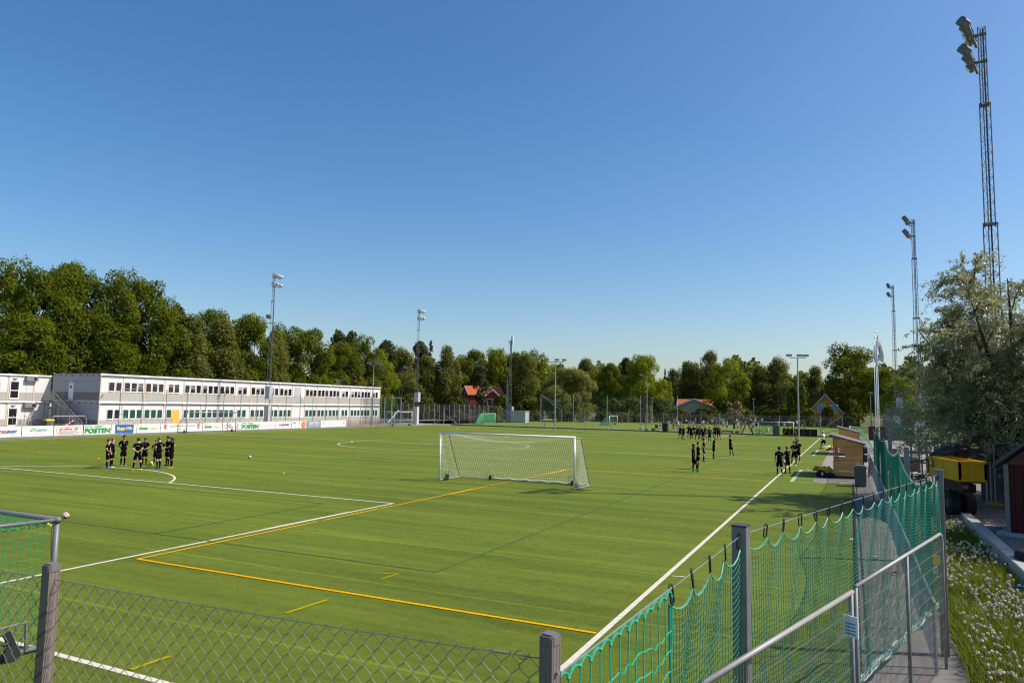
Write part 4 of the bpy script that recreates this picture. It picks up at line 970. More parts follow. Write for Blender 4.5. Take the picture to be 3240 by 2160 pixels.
TL = [
 ('oak_tree', 'oak', 0, 20, 824, 126, 270, 'tallest dark oak at the left edge of the frame', gl_),
 ('oak_tree', 'oak', 1, 132, 846, 121, 230, 'dark oak behind the annex roof, second from the left edge', gl_),
 ('oak_tree', 'oak', 2, 245, 843, 124, 230, 'round-topped dark oak above the shaded end wall of the school', gl_),
 ('oak_tree', 'oak', 0, 370, 860, 118, 240, 'dark oak above the near corner of the school roof', gl_),
 ('oak_tree', 'oak', 1, 462, 882, 120, 230, 'dark oak sloping down to the right, last of the tall oaks behind the school', gl_),
 ('oak_tree', 'oak', 2, 300, 985, 112, 250, 'lower dark oak bough mass close behind the school end wall', gl_),
 ('oak_tree', 'oak', 2, 80, 1000, 113, 260, 'lower dark oak close behind the annex', gl_),
 ('oak_tree', 'oak', 0, 520, 985, 114, 230, 'lower dark oak right of the tall oaks, over the school roof', gl_),
 ('pine_tree', 'pine', 0, 562, 962, 150, 110, 'pine with a flat top just right of the tall oaks', gl_),
 ('birch_tree', 'birch', 0, 610, 1000, 128, 150, 'pale olive birch, left one of the pair above the school roof', gl_),
 ('birch_tree', 'birch', 1, 695, 1010, 128, 160, 'pale olive birch, right one of the pair above the school roof', gl_),
 ('oak_tree', 'oak', 1, 690, 976, 150, 190, 'oak rising behind the pair of pale birches', gl_),
 ('oak_tree', 'oak', 2, 800, 1002, 136, 170, 'oak directly left of the mast that stands before the school', gl_),
 ('birch_tree', 'birch', 2, 875, 1045, 132, 110, 'grey-green birch with a white stem right of the mast before the school', gl_),
 ('oak_tree', 'oak', 0, 900, 1030, 150, 170, 'oak behind the birch with a white stem, right of the mast', gl_),
 ('oak_tree', 'oak', 1, 985, 1036, 140, 190, 'broad oak over the middle right of the school roof', gl_),
 ('pine_tree', 'pine', 1, 1072, 1040, 175, 95, 'left one of two dark pines on the skyline over the school', gl_),
 ('pine_tree', 'pine', 0, 1110, 1046, 178, 100, 'right one of two dark pines on the skyline over the school', gl_),
 ('oak_tree', 'oak', 2, 1085, 1090, 140, 150, 'dark oak under the two skyline pines', gl_),
 ('oak_tree', 'oak', 0, 1150, 1064, 165, 130, 'oak on the skyline right of the two pines', gl_),
 ('pine_tree', 'pine', 1, 1226, 1073, 182, 110, 'flat-topped pine left of the mast with a grey box', gl_),
 ('birch_tree', 'birch', 0, 1105, 1130, 132, 110, 'birch behind the right half of the school roof', gl_),
 ('birch_tree', 'birch', 1, 1178, 1120, 138, 110, 'birch behind the white lamp heads over the school roof', gl_),
 ('oak_tree', 'light', 1, 1205, 1110, 160, 130, 'yellow-green maple just past the right end of the school', gl_),
 ('birch_tree', 'birch', 2, 1268, 1096, 185, 125, 'tall birch left of the mast with a grey box', 'trees behind the far pitch'),
]
gc_ = 'trees behind the far pitch'
TC = [
 ('pine_tree', 'pine', 0, 1332, 1077, 225, 90, 'grey-green pine behind the mast with a grey box'),
 ('spruce_tree', 'spruce', 0, 1364, 1074, 220, 76, 'dark pointed spruce right of the mast with a grey box'),
 ('birch_tree', 'birch', 0, 1352, 1128, 190, 105, 'birch with a white stem under the dark spruce'),
 ('birch_tree', 'birch', 1, 1418, 1092, 190, 85, 'large birch left of the red house'),
 ('oak_tree', 'oak', 1, 1500, 1104, 240, 150, 'oak rising behind the red house roof'),
 ('oak_tree', 'oak', 0, 1448, 1135, 235, 130, 'oak half hidden between the large birch and the red house'),
 ('pine_tree', 'pine', 1, 1520, 1146, 186, 78, 'pine with a bare trunk standing in front of the red house'),
 ('oak_tree', 'light', 0, 1570, 1110, 235, 120, 'bright green tree between the red house and the telecom mast'),
 ('oak_tree', 'oak', 2, 1632, 1118, 235, 110, 'tree directly behind the telecom mast'),
 ('birch_tree', 'birch', 2, 1660, 1118, 200, 110, 'drooping birch right of the telecom mast'),
 ('oak_tree', 'oak', 0, 1672, 1110, 250, 110, 'tree top peeping over the drooping birch'),
 ('oak_tree', 'light', 1, 1718, 1122, 245, 120, 'yellow-green tree left of the lamp post by the pale willow'),
 ('oak_tree', 'oak', 1, 1768, 1148, 250, 90, 'dark tree top just right of the lamp post by the pale willow'),
 ('pale_willow', 'pale', 0, 1798, 1165, 180, 210, 'pale round willow with many stems in the middle of the far edge'),
 ('birch_tree', 'birch', 1, 1856, 1134, 230, 95, 'grey birch behind the right side of the pale willow'),
 ('oak_tree', 'oak', 2, 1928, 1152, 215, 90, 'dark narrow oak right of the pale willow'),
 ('oak_tree', 'oak', 0, 1890, 1180, 220, 80, 'low dark oak between the pale willow and the narrow oak'),
 ('pine_tree', 'pine', 0, 1985, 1130, 235, 80, 'dark pine leaning out left of the big pale green tree'),
 ('maple_tree', 'light', 0, 2036, 1130, 200, 150, 'big round pale green tree behind the slim lamp post'),
 ('oak_tree', 'oak', 1, 1965, 1185, 208, 90, 'brownish tree below the leaning pine'),
 ('maple_tree', 'light', 1, 2098, 1200, 205, 80, 'yellow-green lower tree at the right foot of the big pale tree'),
 ('spruce_tree', 'spruce', 0, 2104, 1164, 240, 42, 'small pointed spruce left of the house with the orange roof'),
 ('birch_tree', 'birch', 0, 2130, 1168, 240, 65, 'birch beside the small pointed spruce'),
 ('birch_tree', 'birch', 1, 2172, 1142, 226, 90, 'brownish birch in front of the beige house'),
 ('birch_tree', 'birch', 2, 2202, 1146, 232, 80, 'birch over the roof of the beige house'),
 ('birch_tree', 'birch', 0, 2246, 1112, 225, 95, 'tall aspen right of the beige house'),
 ('maple_tree', 'light', 1, 2300, 1136, 195, 150, 'bright green maple right of the beige house'),
 ('spruce_tree', 'spruce', 0, 2328, 1136, 240, 46, 'spruce tip behind the bright green maple'),
 ('spruce_tree', 'spruce', 0, 2356, 1140, 245, 40, 'lone spruce top right of the bright green maple'),
 ('birch_tree', 'birch', 1, 2400, 1156, 198, 105, 'olive birch between the bright maple and the tall birch'),
 ('birch_tree', 'birch', 2, 2456, 1128, 200, 110, 'tall birch with white stems left of the dark lamp post'),
 ('lilac_tree', 'bush', 1, 2515, 1228, 185, 110, 'dark round tree left of the yellow house'),
 ('birch_tree', 'birch', 0, 2580, 1160, 215, 80, 'thin grey tree left of the big oak'),
 ('oak_tree', 'oak', 0, 2692, 1092, 205, 225, 'big dark oak over the yellow house, left of the flagpoles'),
 ('oak_tree', 'oak', 1, 2800, 1165, 185, 120, 'dark tree behind the flagpoles'),
 ('oak_tree', 'light', 0, 2850, 1200, 150, 130, 'yellow-green tree behind the mast with the blue cover'),
 ('birch_tree', 'birch', 1, 2895, 1175, 165, 120, 'grey tree at the left edge of the silver willow'),
 ('oak_tree', 'oak', 2, 2960, 1165, 170, 150, 'dark tree half hidden behind the silver willow'),
 ('oak_tree', 'oak', 0, 3060, 1150, 190, 170, 'dark tree far behind the silver willow'),
 ('oak_tree', 'oak', 1, 3180, 1150, 180, 190, 'dark tree behind the silver willow at the right edge'),
]
for a in TL: tree(a[0], a[1], a[2], a[3], a[4], a[5], a[6], a[7], group=a[8])
for a in TC: tree(*a, group=gc_)
SH = [
 ('bush', 'bush', 0, 1560, 1290, 182, 120, 'bush below the white awning of the red house'), ('bush', 'bush', 1, 1500, 1288, 184, 90, 'bush left of the pine trunk by the red house'),
 ('bush', 'bush', 1, 1670, 1268, 190, 130, 'dark bush right of the telecom mast'), ('bush', 'bush', 0, 1585, 1255, 196, 90, 'green bush left of the telecom mast'),
 ('bush', 'bush', 0, 1790, 1313, 181, 60, 'dark low bush at the foot of the pale willow'),
 ('bush', 'bush', 1, 1935, 1268, 186, 140, 'bush above the grass bank right of the pale willow'), ('bush', 'bush', 0, 2010, 1262, 188, 130, 'dark bush behind the brown shelter at the far fence'),
 ('bush', 'bush', 1, 2090, 1268, 190, 110, 'bush behind the two far green goals'), ('bush', 'bush', 0, 2150, 1296, 186, 110, 'hedge bush in front of the beige house, left part'),
 ('bush', 'bush', 1, 2230, 1294, 186, 130, 'hedge bush in front of the beige house, right part'), ('dry_bush', 'dry', 0, 2322, 1272, 184, 70, 'dry brown bush behind the crowd'),
 ('dry_bush', 'dry', 0, 2050, 1282, 183, 40, 'small dry bush beside the slim lamp post'),
 ('bush', 'bush', 0, 2365, 1298, 186, 90, 'yellow-green bush right of the dry brown one'), ('bush', 'bush', 1, 2440, 1300, 187, 120, 'low bush under the tall birch with white stems'),
 ('bush', 'bush', 0, 2560, 1296, 183, 90, 'bush left of the yellow house wall'), ('bush', 'bush', 1, 2620, 1288, 183, 70, 'dark bush under the windows of the yellow house'),
 ('bush', 'bush', 0, 2690, 1270, 178, 90, 'bush at the foot of the big oak'), ('bush', 'bush', 1, 2880, 1290, 130, 120, 'yellow-green bush right of the plank wall'),
 ('bush', 'bush', 0, 1340, 1262, 178, 130, 'undergrowth bush behind the grey chain fence'), ('bush', 'bush', 1, 1440, 1262, 180, 120, 'undergrowth bush left of the red house'),
]
for a in SH: tree(*a, cat='bush', group='bushes along the far edge')
# far-off wood closing the view between the trunks
rs = np.random.RandomState(99); nW = 60000
az = rs.uniform(R(-66), R(16), nW); D = rs.uniform(262, 310, nW)
x = CAM[0] + np.sin(az) * D; y = CAM[1] + np.cos(az) * D
top = 15.5 + 3.2 * np.sin(az * 37) + 2.2 * np.sin(az * 91 + 1) + 1.6 * np.sin(az * 211)
z = hgt(0, 300) * 0 + 2.0 + top * rs.uniform(0, 1, nW) ** .8
P = np.stack([x, y, z], 1); Nn = np.tile(np.array([[.3, -.6, .6]]), (nW, 1))
me = quads_mesh('far_wood', leafquads(rs, P, Nn, 1.25, 1.3, .9), leaf_mat('far_leaves', (.060, .082, .014), (.170, .185, .034), .45, spec=.1), np.clip(rs.normal(.4, .2, nW), 0, 1))
tag(inst('far_wood', me), 'far-off mass of woodland filling the gaps between the nearer trees', 'woodland', kind='stuff')

# silver willow by the nearest mast
rw = np.random.RandomState(5)
wil = thing('willow_tree', 'big silvery grey willow overhanging the yellow tipper at the right', 'tree', (10.5, 28.9, 0))
br_ = MB(); tips = []
rq = random.Random(21)
for k in range(15):
    a = rq.uniform(0, 6.28) if k > 5 else R(150 + k * 30); ln = rq.uniform(2.6, 4.6)
    tp = Vector((math.cos(a) * ln, math.sin(a) * ln, rq.uniform(4.3, 9.9))) if k < 11 else Vector((math.cos(a) * 1.6, math.sin(a) * 1.6, rq.uniform(8.6, 10.2)))
    s = Vector((math.cos(a) * .25, math.sin(a) * .25, 0)); m1_ = s.lerp(tp, .35) + Vector((0, 0, .8)); m2_ = s.lerp(tp, .7) + Vector((0, 0, .7))
    br_.tube([s, m1_, m2_, tp], [.20, .13, .07, .02], 6); pts = [s, m1_, m2_, tp]
    for q in range(14):
        f = rq.uniform(.28, 1.0); i = min(2, int(f * 3)); p0 = pts[i].lerp(pts[i + 1], f * 3 - i)
        d = Vector((rq.gauss(0, 1), rq.gauss(0, 1), rq.gauss(.35, .7))).normalized() * rq.uniform(.8, 1.7); e = p0 + d
        br_.tube([p0, p0.lerp(e, .5) + Vector((0, 0, .12)), e], [.035, .022, .008], 4); tips.append((p0, e))
br_.build('trunk', bark_dark, wil, smooth=True)
Ps = []; Ds = []
lowm = []
for p0, e in tips:
    for q in range(13):
        f = rw.uniform(.2, 1.0); s0 = np.array(p0) * (1 - f) + np.array(e) * f; d = rvec(rw, 1)[0] * .6 + np.array([0, 0, .15]) + (np.array(e) - np.array(p0)) * .35; d /= np.linalg.norm(d)
        ln = rw.uniform(.6, 1.25); n = 42; t_ = rw.uniform(0, 1, n)
        pts = s0 + d * (t_ * ln)[:, None] + np.array([0, 0, -1]) * (t_ ** 2 * ln * .45)[:, None] + rw.normal(0, .05, (n, 3)); Ps.append(pts); Ds.append(np.tile(d, (n, 1)))
# drooping skirts that close the lower crown
for k in range(900):
    a = rw.uniform(0, 2 * math.pi); r = 1.0 + 3.4 * rw.uniform(0, 1) ** .5; zt = rw.uniform(1.9, 4.8) if rw.rand() < .75 else rw.uniform(3, 6)
    s0 = np.array([math.cos(a) * r, math.sin(a) * r, zt]); d = np.array([math.cos(a) * .5, math.sin(a) * .5, .35]) + rvec(rw, 1)[0] * .5; d /= np.linalg.norm(d); ln = rw.uniform(.8, 1.5); n = 44; t_ = rw.uniform(0, 1, n)
    Ps.append(s0 + d * (t_ * ln)[:, None] + np.array([0, 0, -1]) * (t_ ** 2 * ln * .8)[:, None] + rw.normal(0, .07, (n, 3))); Ds.append(np.tile(d, (n, 1)))
P = np.concatenate(Ps); Dv = np.concatenate(Ds); P[:, 2] = np.maximum(P[:, 2], 1.3)
Nn = rvec(rw, len(P)) + np.array([0, 0, .5]); u = Dv + rvec(rw, len(P)) * .9; u[:, 2] -= .3; u /= np.linalg.norm(u, axis=1, keepdims=True)
w_ = np.cross(u, Nn); w_ /= np.linalg.norm(w_, axis=1, keepdims=True) + 1e-9; ll = rw.uniform(.09, .17, len(P))[:, None]
V = np.stack([P - u * ll * .5, P + w_ * ll * .16, P + u * ll * .5, P - w_ * ll * .16], 1)
inst('crown', quads_mesh('crown', V, lm_silver, np.clip(rw.normal(.42, .22, len(P)), 0, 1)), wil)

# ------------------------------------------------------------------ houses among the trees
roof_o = M('orange_roof_tile', (.46, .125, .055), .8, 0, .15, 2.5); red_w = M('red_timber', (.16, .022, .016), .8, 0, .12, 2); och = M('ochre_timber', (.66, .31, .03), .75, 0, .08, 2); bei = M('beige_render', (.60, .52, .36), .85, 0, .08, 2); curtain = M('curtain_blue', (.30, .38, .50), .3, 0, .1, 2)
def tiles(parent, A, B_, C_, D_, n=11):           # roof slope A-B eave to D-C ridge made of tile courses
    A, B_, C_, D_ = map(Vector, (A, B_, C_, D_)); nr = (B_ - A).cross(D_ - A).normalized()
    if nr.z < 0: nr = -nr
    for k in range(n):
        f, g = k / n, (k + 1) / n
        a0, b0, a1, b1 = A.lerp(D_, f), B_.lerp(C_, f), A.lerp(D_, g), B_.lerp(C_, g)
        m = MB(); m.add([a0, b0, b1, a1, a0 + nr * .09, b0 + nr * .09, b1 + nr * .03, a1 + nr * .03], [(0, 1, 2, 3), (4, 5, 6, 7), (0, 1, 5, 4), (1, 2, 6, 5), (2, 3, 7, 6), (3, 0, 4, 7)])
        m.build('tile_course', roof_o, parent)
def gable_house(name, label, loc, rz, w, d, eave, ridge, wall_m, trim_m, wins, over=.5, chimney=True):
    t = thing(name, label, 'house', loc, rz)
    b = MB(); b.prism([(-w / 2, -.5), (w / 2, -.5), (w / 2, eave), (0, ridge), (-w / 2, eave)], 'y', 0, d); b.build('wall', wall_m, t)
    rf = inst('roof', MB().box(-.06, .06, -over, d + over, ridge + .02, ridge + .14).mesh('roof', roof_o), t)
    k = (ridge - eave) / (w / 2); e = w / 2 + over
    for s in (-1, 1): tiles(rf, (s * e, -over, ridge - k * e + .05), (s * e, d + over, ridge - k * e + .05), (0, d + over, ridge + .05), (0, -over, ridge + .05))
    for y in (-over, d + over):
        for s in (-1, 1): m = MB(); m.bar((s * e, y, ridge - k * e), (0, y, ridge), .08, .32); m.build('barge_board', trim_m, t)
    if chimney: m = MB(); m.box(-.9, -.3, d * .42, d * .42 + .7, ridge - 1, ridge + 1.5); m.build('chimney', black_m, t)
    for (face, u, z, ww, hh) in wins:
        f = MB(); f.box(-ww / 2 - .12, ww / 2 + .12, -.08, 0, -.12, hh + .12); q = MB(); q.box(-ww / 2, ww / 2, -.11, -.08, 0, hh)
        q2 = MB(); q2.box(-.04, .04, -.14, -.11, 0, hh); 
        o = f.build('window', white_paint, t, (u, 0, z) if face == 'g' else (w / 2, u, z), (0, 0, 0) if face == 'g' else (0, 0, R(90))); q.build('pane', curtain if wall_m is och else glass_dark, o); q2.build('glazing_bar', white_paint, o)
    return t
p = GD(1473, 1290, 200)
hr = gable_house('red_house', 'red timber house with orange roof and white trim behind the pine', (p.x, p.y, 0), R(-45), 8.0, 9.5, 6.7, 9.0, red_w, M('grey_trim', (.45, .45, .48), .6), [('g', -2.6, 3.4, 1.2, 1.8), ('g', -.2, 7.2, 1.3, .8), ('g', 2.0, 3.4, 1.2, 1.8), ('s', 5, 3.2, 1.6, 1.6)])
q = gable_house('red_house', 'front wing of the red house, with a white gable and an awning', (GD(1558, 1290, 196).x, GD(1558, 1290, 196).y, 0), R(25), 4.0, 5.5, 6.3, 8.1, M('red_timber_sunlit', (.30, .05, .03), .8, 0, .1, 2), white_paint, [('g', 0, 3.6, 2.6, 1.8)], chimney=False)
for s in (-1.5, 1.5): m = MB(); m.box(s - .12, s + .12, -1.4, -1.2, 0, 3.0); m.build('veranda_post', white_paint, q)
m = MB(); m.add([(-2.0, -.05, 2.7), (2.0, -.05, 2.7), (2.0, -2.2, 1.4), (-2.0, -2.2, 1.4), (-2.0, -.05, 2.62), (2.0, -.05, 2.62), (2.0, -2.2, 1.32), (-2.0, -2.2, 1.32)], [(0, 1, 2, 3), (4, 5, 6, 7), (2, 3, 7, 6), (0, 3, 7, 4), (1, 2, 6, 5)]); m.build('awning', M('awning_cream', (.70, .62, .50), .8), q)
p = GD(2196, 1308, 198)
gable_house('beige_house', 'low beige house with an orange hipped roof behind the hedge', (p.x, p.y, hgt(p.x, p.y) - .5), R(8), 10.5, 10, 4.6, 6.9, bei, white_paint, [('g', -3.4, 1.6, 1.6, 1.6), ('g', .2, 1.6, 1.8, 1.7)], over=.9, chimney=False)
q = GD(2160, 1300, 212)
gable_house('beige_house', 'rear beige wing with an orange roof, left behind the low beige house', (q.x - 1, q.y, hgt(q.x, q.y)), R(-80), 8, 9, 4.0, 6.4, bei, white_paint, [], chimney=False)
p = GD(2612, 1318, 190)
gable_house('yellow_house', 'ochre yellow house with two white windows in its steep gable', (p.x, p.y, hgt(p.x, p.y) - .2), R(3), 11.5, 9, 1.6, 8.0, och, M('grey_trim', (.45, .45, .48), .6), [('g', -1.0, 3.6, 1.5, 1.9), ('g', 2.0, 3.6, 1.5, 1.9)], chimney=True)
b = MB()
for k in range(9): b.box(k * 1.0, k * 1.0 + .93, 0, .08, 0, 1.3)
q = GD(1735, 1310, 215); tag(b.build('red_fence', M('red_paint', (.32, .045, .03), .8), None, (q.x, q.y, hgt(q.x, q.y)), (0, 0, R(-10))), 'red board fence behind the stems of the pale willow', 'fence')
# white flats glimpsed behind the oaks at the left
for (px, row, w, lab) in ((30, 1075, 14, 'white flats glimpsed between the oaks at the left edge'), (262, 1110, 9, 'white flats glimpsed low between the oaks over the school')):
    q = GD(px, 1240, 170); t = thing('block_of_flats', lab, 'building', (q.x, q.y, 2), -YAW + R(20)); hh = GD(px, row, 170).z - 2
    b = MB(); b.box(-w / 2, w / 2, 0, 9, 0, hh); b.build('wall', M('pale_render', (.62, .60, .58), .7), t)
    for i in range(int(w / 3)):
        for j in range(int(hh / 3)): f = MB(); f.box(-w / 2 + .8 + i * 3, -w / 2 + 2.2 + i * 3, -.05, .0, 1 + j * 3, 2.4 + j * 3); f.build('window', glass_dark, t)
# rising path behind the pale willow
b = MB(); A = [GD(1640, 1316, 186), GD(1800, 1312, 192), GD(1950, 1298, 205), GD(2040, 1278, 232)]
for i in range(3):
    a, c = A[i], A[i + 1]; b.quad((a.x, a.y - 1.6, hgt(a.x, a.y) + .12), (c.x, c.y - 2.2, hgt(c.x, c.y) + .12 + .35 * i), (c.x, c.y + 2.6, hgt(c.x, c.y + 2.6) + .3 + .35 * i), (a.x, a.y + 1.8, hgt(a.x, a.y + 1.8) + .25))
tag(b.build('path', asphalt_far), kind='structure')
# dark team shelters at the far fence
for px0, px1, lab in ((2009, 2043, 'dark brown team shelter left of the ragged green goal'), (2146, 2196, 'dark brown team shelter with blue seats behind the crowd')):
    a, c = GY(px0, 1330, 179.5), GY(px1, 1330, 179.5); w = c.x - a.x; t = thing('team_shelter', lab, 'shelter', (a.x, 179.0, 0)); dm = M('dark_brown_board', (.035, .018, .016), .8, 0, .2, 2)
    for k in range(6): b = MB(); b.box(0, w, 1.2, 1.28, .05 + k * .38, .40 + k * .38); b.build('board', dm, t)
    for xx in (0, w - .08): b = MB(); b.box(xx, xx + .08, 0, 1.2, 0, 2.3); b.build('side_wall', dm, t)
    b = MB(); b.prism([(-.3, 2.55), (1.4, 2.3), (1.4, 2.38), (-.3, 2.63)], 'x', -.15, w + .15); b.build('roof', roof_felt, t)
    b = MB(); b.box(.1, w - .1, .7, 1.1, .42, .48); b.build('bench', M('blue_seat', (.03, .07, .3), .5) if 'blue' in lab else wood_new, t)

for (x, y, h, w, lab) in ((18.0, 27.5, 12.5, 9.0, 'oak standing on the gravel lot to the right of the red hut'), (16.5, 19.0, 11.0, 8.0, 'oak standing on the gravel lot opposite the near kerb blocks')):
    H, Wd, cr, tk = TREES[('oak', 1)]; t = thing('oak_tree', lab, 'tree', (x, y, .3), 1.3 * x, None, (w / Wd, w / Wd, h / H)); inst('trunk', tk, t); inst('crown', cr, t)
# ------------------------------------------------------------------ people
SKIN = {'light': M('skin_light', (.55, .31, .21), .55, 0, .06, 5), 'tan': M('skin_tan', (.36, .18, .105), .55, 0, .06, 5), 'dark': M('skin_dark', (.085, .042, .028), .5, 0, .08, 5)}
HAIR = {'brown': M('hair_brown', (.055, .028, .016), .6, 0, .25, 20), 'black': M('hair_black', (.012, .010, .010), .55, 0, .2, 20), 'blond': M('hair_blond', (.42, .25, .09), .6, 0, .2, 20), 'fair': M('hair_fair', (.20, .105, .045), .6, 0, .25, 20), 'red': M('hair_red', (.20, .06, .02), .6, 0, .2, 20), 'grey': M('hair_grey', (.35, .33, .31), .7, 0, .2, 20)}
CLOTH = {}
def cl(n, c): CLOTH[n] = M('cloth_' + n, c, .95, 0, .12, 6, .2, 18, spec=.08)
for n, c in dict(black=(.0035, .0035, .004), white=(.72, .71, .69), sky=(.25, .45, .60), blue=(.06, .16, .45), navy=(.018, .025, .07), red=(.45, .03, .035), grey=(.22, .22, .23), green=(.02, .26, .13), yellow=(.65, .50, .04), neon=(.45, .62, .05), beige=(.42, .34, .25), teal=(.07, .28, .27), pink=(.60, .32, .33), purple=(.05, .025, .10), shirtblue=(.33, .42, .62), denim=(.05, .08, .16), maroon=(.16, .02, .03), orange=(.75, .22, .04)).items(): cl(n, c)
SHOE = {n: M('shoe_' + n, c, .5, 0, .08, 10) for n, c in dict(black=(.02, .02, .02), white=(.75, .74, .72), blue=(.02, .10, .50), green=(.10, .62, .06), lime=(.50, .65, .03), red=(.70, .05, .03), grey=(.35, .35, .36), yellow=(.75, .65, .03), orange=(.7, .25, .15)).items()}
eye_m = M('eye', (.02, .015, .012), .3)
def skin_mesh(name, verts, edges, radii, root, mats, sub=1):
    me = bpy.data.meshes.new(name); me.from_pydata([tuple(v) for v in verts], edges, [])
    o = bpy.data.objects.new(name, me); COL.objects.link(o)
    sm = o.modifiers.new('s', 'SKIN'); sm.use_smooth_shade = True; sm.branch_smoothing = .4
    for i, r in enumerate(radii):
        sv = me.skin_vertices[0].data[i]; sv.radius = r if hasattr(r, '__len__') else (r, r); sv.use_root = (i == root)
    ss = o.modifiers.new('d', 'SUBSURF'); ss.levels = sub
    dg = bpy.context.evaluated_depsgraph_get(); out = bpy.data.meshes.new_from_object(o.evaluated_get(dg))
    bpy.data.objects.remove(o, do_unlink=True); out.name = name
    out.materials.clear()
    for m in mats: out.materials.append(m)
    out.polygons.foreach_set('use_smooth', [True] * len(out.polygons)); out.polygons.foreach_set('material_index', [0] * len(out.polygons)); return out
ARM = {  # elbow, wrist for the right side (x positive)
 'down': ((.235, -.03, 1.15), (.25, .05, .91)), 'hip': ((.37, -.10, 1.19), (.20, .05, 1.04)), 'behind': ((.25, -.13, 1.17), (.04, -.175, 1.02)),
 'fold': ((.24, .07, 1.17), (-.04, .20, 1.20)), 'head': ((.31, .06, 1.58), (.09, -.06, 1.66)), 'front': ((.22, .05, 1.15), (.07, .22, 1.07)),
 'swingf': ((.23, .10, 1.16), (.21, .31, 1.05)), 'swingb': ((.24, -.15, 1.17), (.26, -.21, .95)), 'face': ((.23, .12, 1.20), (.10, .20, 1.46)), 'out': ((.42, .05, 1.25), (.62, .12, 1.12))}
LEG = {'stand': ((.095, .01, .49), (.105, -.02, .09)), 'wide': ((.15, .01, .49), (.20, -.02, .09)), 'fwd': ((.10, .19, .51), (.10, .22, .10)), 'back': ((.10, -.06, .49), (.10, -.36, .17)),
 'runf': ((.10, .34, .62), (.10, .24, .24)), 'runb': ((.10, -.10, .48), (.10, -.52, .44)), 'sit': ((.14, .46, .98), (.16, .50, .52))}
def build_pose(key):
    al, ar, ll, lr, lean, bow = key
    V = []; Rr = []; E = []
    def v(p, r, par=None):
        V.append(Vector(p)); Rr.append(r)
        if par is not None: E.append((par, len(V) - 1))
        return len(V) - 1
    def sh(p):                                   # lean of the upper body about the hips
        p = Vector(p); h = p.z - .95
        return Vector((p.x, p.y + h * math.sin(lean), .95 + h * math.cos(lean))) if h > 0 else p
    pel = v((0, 0, .94), (.135, .095)); w = v(sh((0, .01, 1.10)), (.115, .085), pel); c = v(sh((0, 0, 1.29)), (.145, .10), w); nb = v(sh((0, -.015, 1.44)), (.085, .065), c)
    nk = v(sh((0, .0, 1.515)), (.060, .062), nb)
    hd_c = Vector((0, .030 + bow * .07, 1.595 - bow * .03)); hd = v(sh(hd_c), (.078, .088), nk); ht = v(sh(hd_c + Vector((0, -.012 + bow * .03, .080))), (.084, .098), hd); tp = v(sh(hd_c + Vector((0, -.01 + bow * .04, .145))), (.055, .065), ht)
    v(sh(hd_c + Vector((0, .105, .03))), (.012, .016), hd)          # nose
    info = dict(head=sh(hd_c + Vector((0, 0, .075))), arms=[], legs=[], sh=sh)
    for s, a in ((1, ar), (-1, al)):
        e, wr = ARM[a]; S = sh((s * .18, -.01, 1.40)); Ev = sh((s * e[0], e[1], e[2])); Wv = sh((s * wr[0], wr[1], wr[2])); d = (Wv - Ev).normalized()
        side = d.cross(Vector((s * .3, .2, 1))).normalized()
        a1 = v(S, .058, nb); a2 = v(S.lerp(Ev, .5), .046, a1); a3 = v(Ev, .038, a2); a4 = v(Ev.lerp(Wv, .5), .034, a3); a5 = v(Wv, .026, a4)
        a6 = v(Wv + d * .055, (.034, .022), a5)
        for k, (off, lf) in enumerate(((-.021, .082), (-.007, .095), (.007, .092), (.021, .074))):
            f1 = v(Wv + d * (.05 + lf * .42) + side * off, .0085, a6); v(Wv + d * (.048 + lf * .8) + side * off * .9 + Vector((0, .012, -.004)), .0075, f1)
        th = v(Wv + d * .045 - side * .036, .010, a6); v(Wv + d * .085 - side * .05, .008, th)
        info['arms'].append((S, Ev, Wv))
    for s, l in ((1, lr), (-1, ll)):
        k, an = LEG[l]; H_ = Vector((s * .085, 0, .88)); K = Vector((s * k[0], k[1], k[2])); A = Vector((s * an[0], an[1], an[2]))
        l1 = v(H_, .088, pel); l2 = v(H_.lerp(K, .5), .075, l1); l3 = v(K, .052, l2); l4 = v(K.lerp(A, .35) + Vector((0, -.012, 0)), .055, l3); l5 = v(A, .036, l4)
        sd = (K - A).normalized(); fd = Vector((s * .15, 1, 0)); fd = (fd - sd * fd.dot(sd) * .9).normalized()
        l6 = v(A + fd * .10 - sd * .04, (.038, .026), l5); info['legs'].append((H_, K, A, fd, sd))
    body = skin_mesh('body', V, E, Rr, 0, [SKIN['light'], CLOTH['black']], 1)
    sit = ll == 'sit'
    mi = []
    for p in body.polygons:
        c_ = p.center; low = c_.z < .44 and not sit
        mi.append(1 if low else 0)
    body.polygons.foreach_set('material_index', mi)
    # shirt
    V2 = [Vector((0, 0, .83)), sh((0, .008, 1.00)), sh((0, .01, 1.13)), sh((0, 0, 1.29)), sh((0, -.015, 1.41)), sh((0, -.006, 1.505))]; R2 = [(.165, .118), (.158, .114), (.150, .112), (.180, .128), (.140, .098), (.070, .066)]; E2 = [(0, 1), (1, 2), (2, 3), (3, 4), (4, 5)]
    for (S, Ev, Wv) in info['arms']:
        i = len(V2); V2 += [S, S.lerp(Ev, .45), S.lerp(Ev, .78)]; R2 += [.084, .074, .074]; E2 += [(4, i), (i, i + 1), (i + 1, i + 2)]
    shirt = skin_mesh('shirt', V2, E2, R2, 2, [CLOTH['black']], 1)
    V3 = [sh((0, .0, 1.05)), Vector((0, 0, .93))]; R3 = [(.135, .10), (.155, .114)]; E3 = [(0, 1)]; V4 = list(V3); R4 = list(R3); E4 = [(0, 1)]
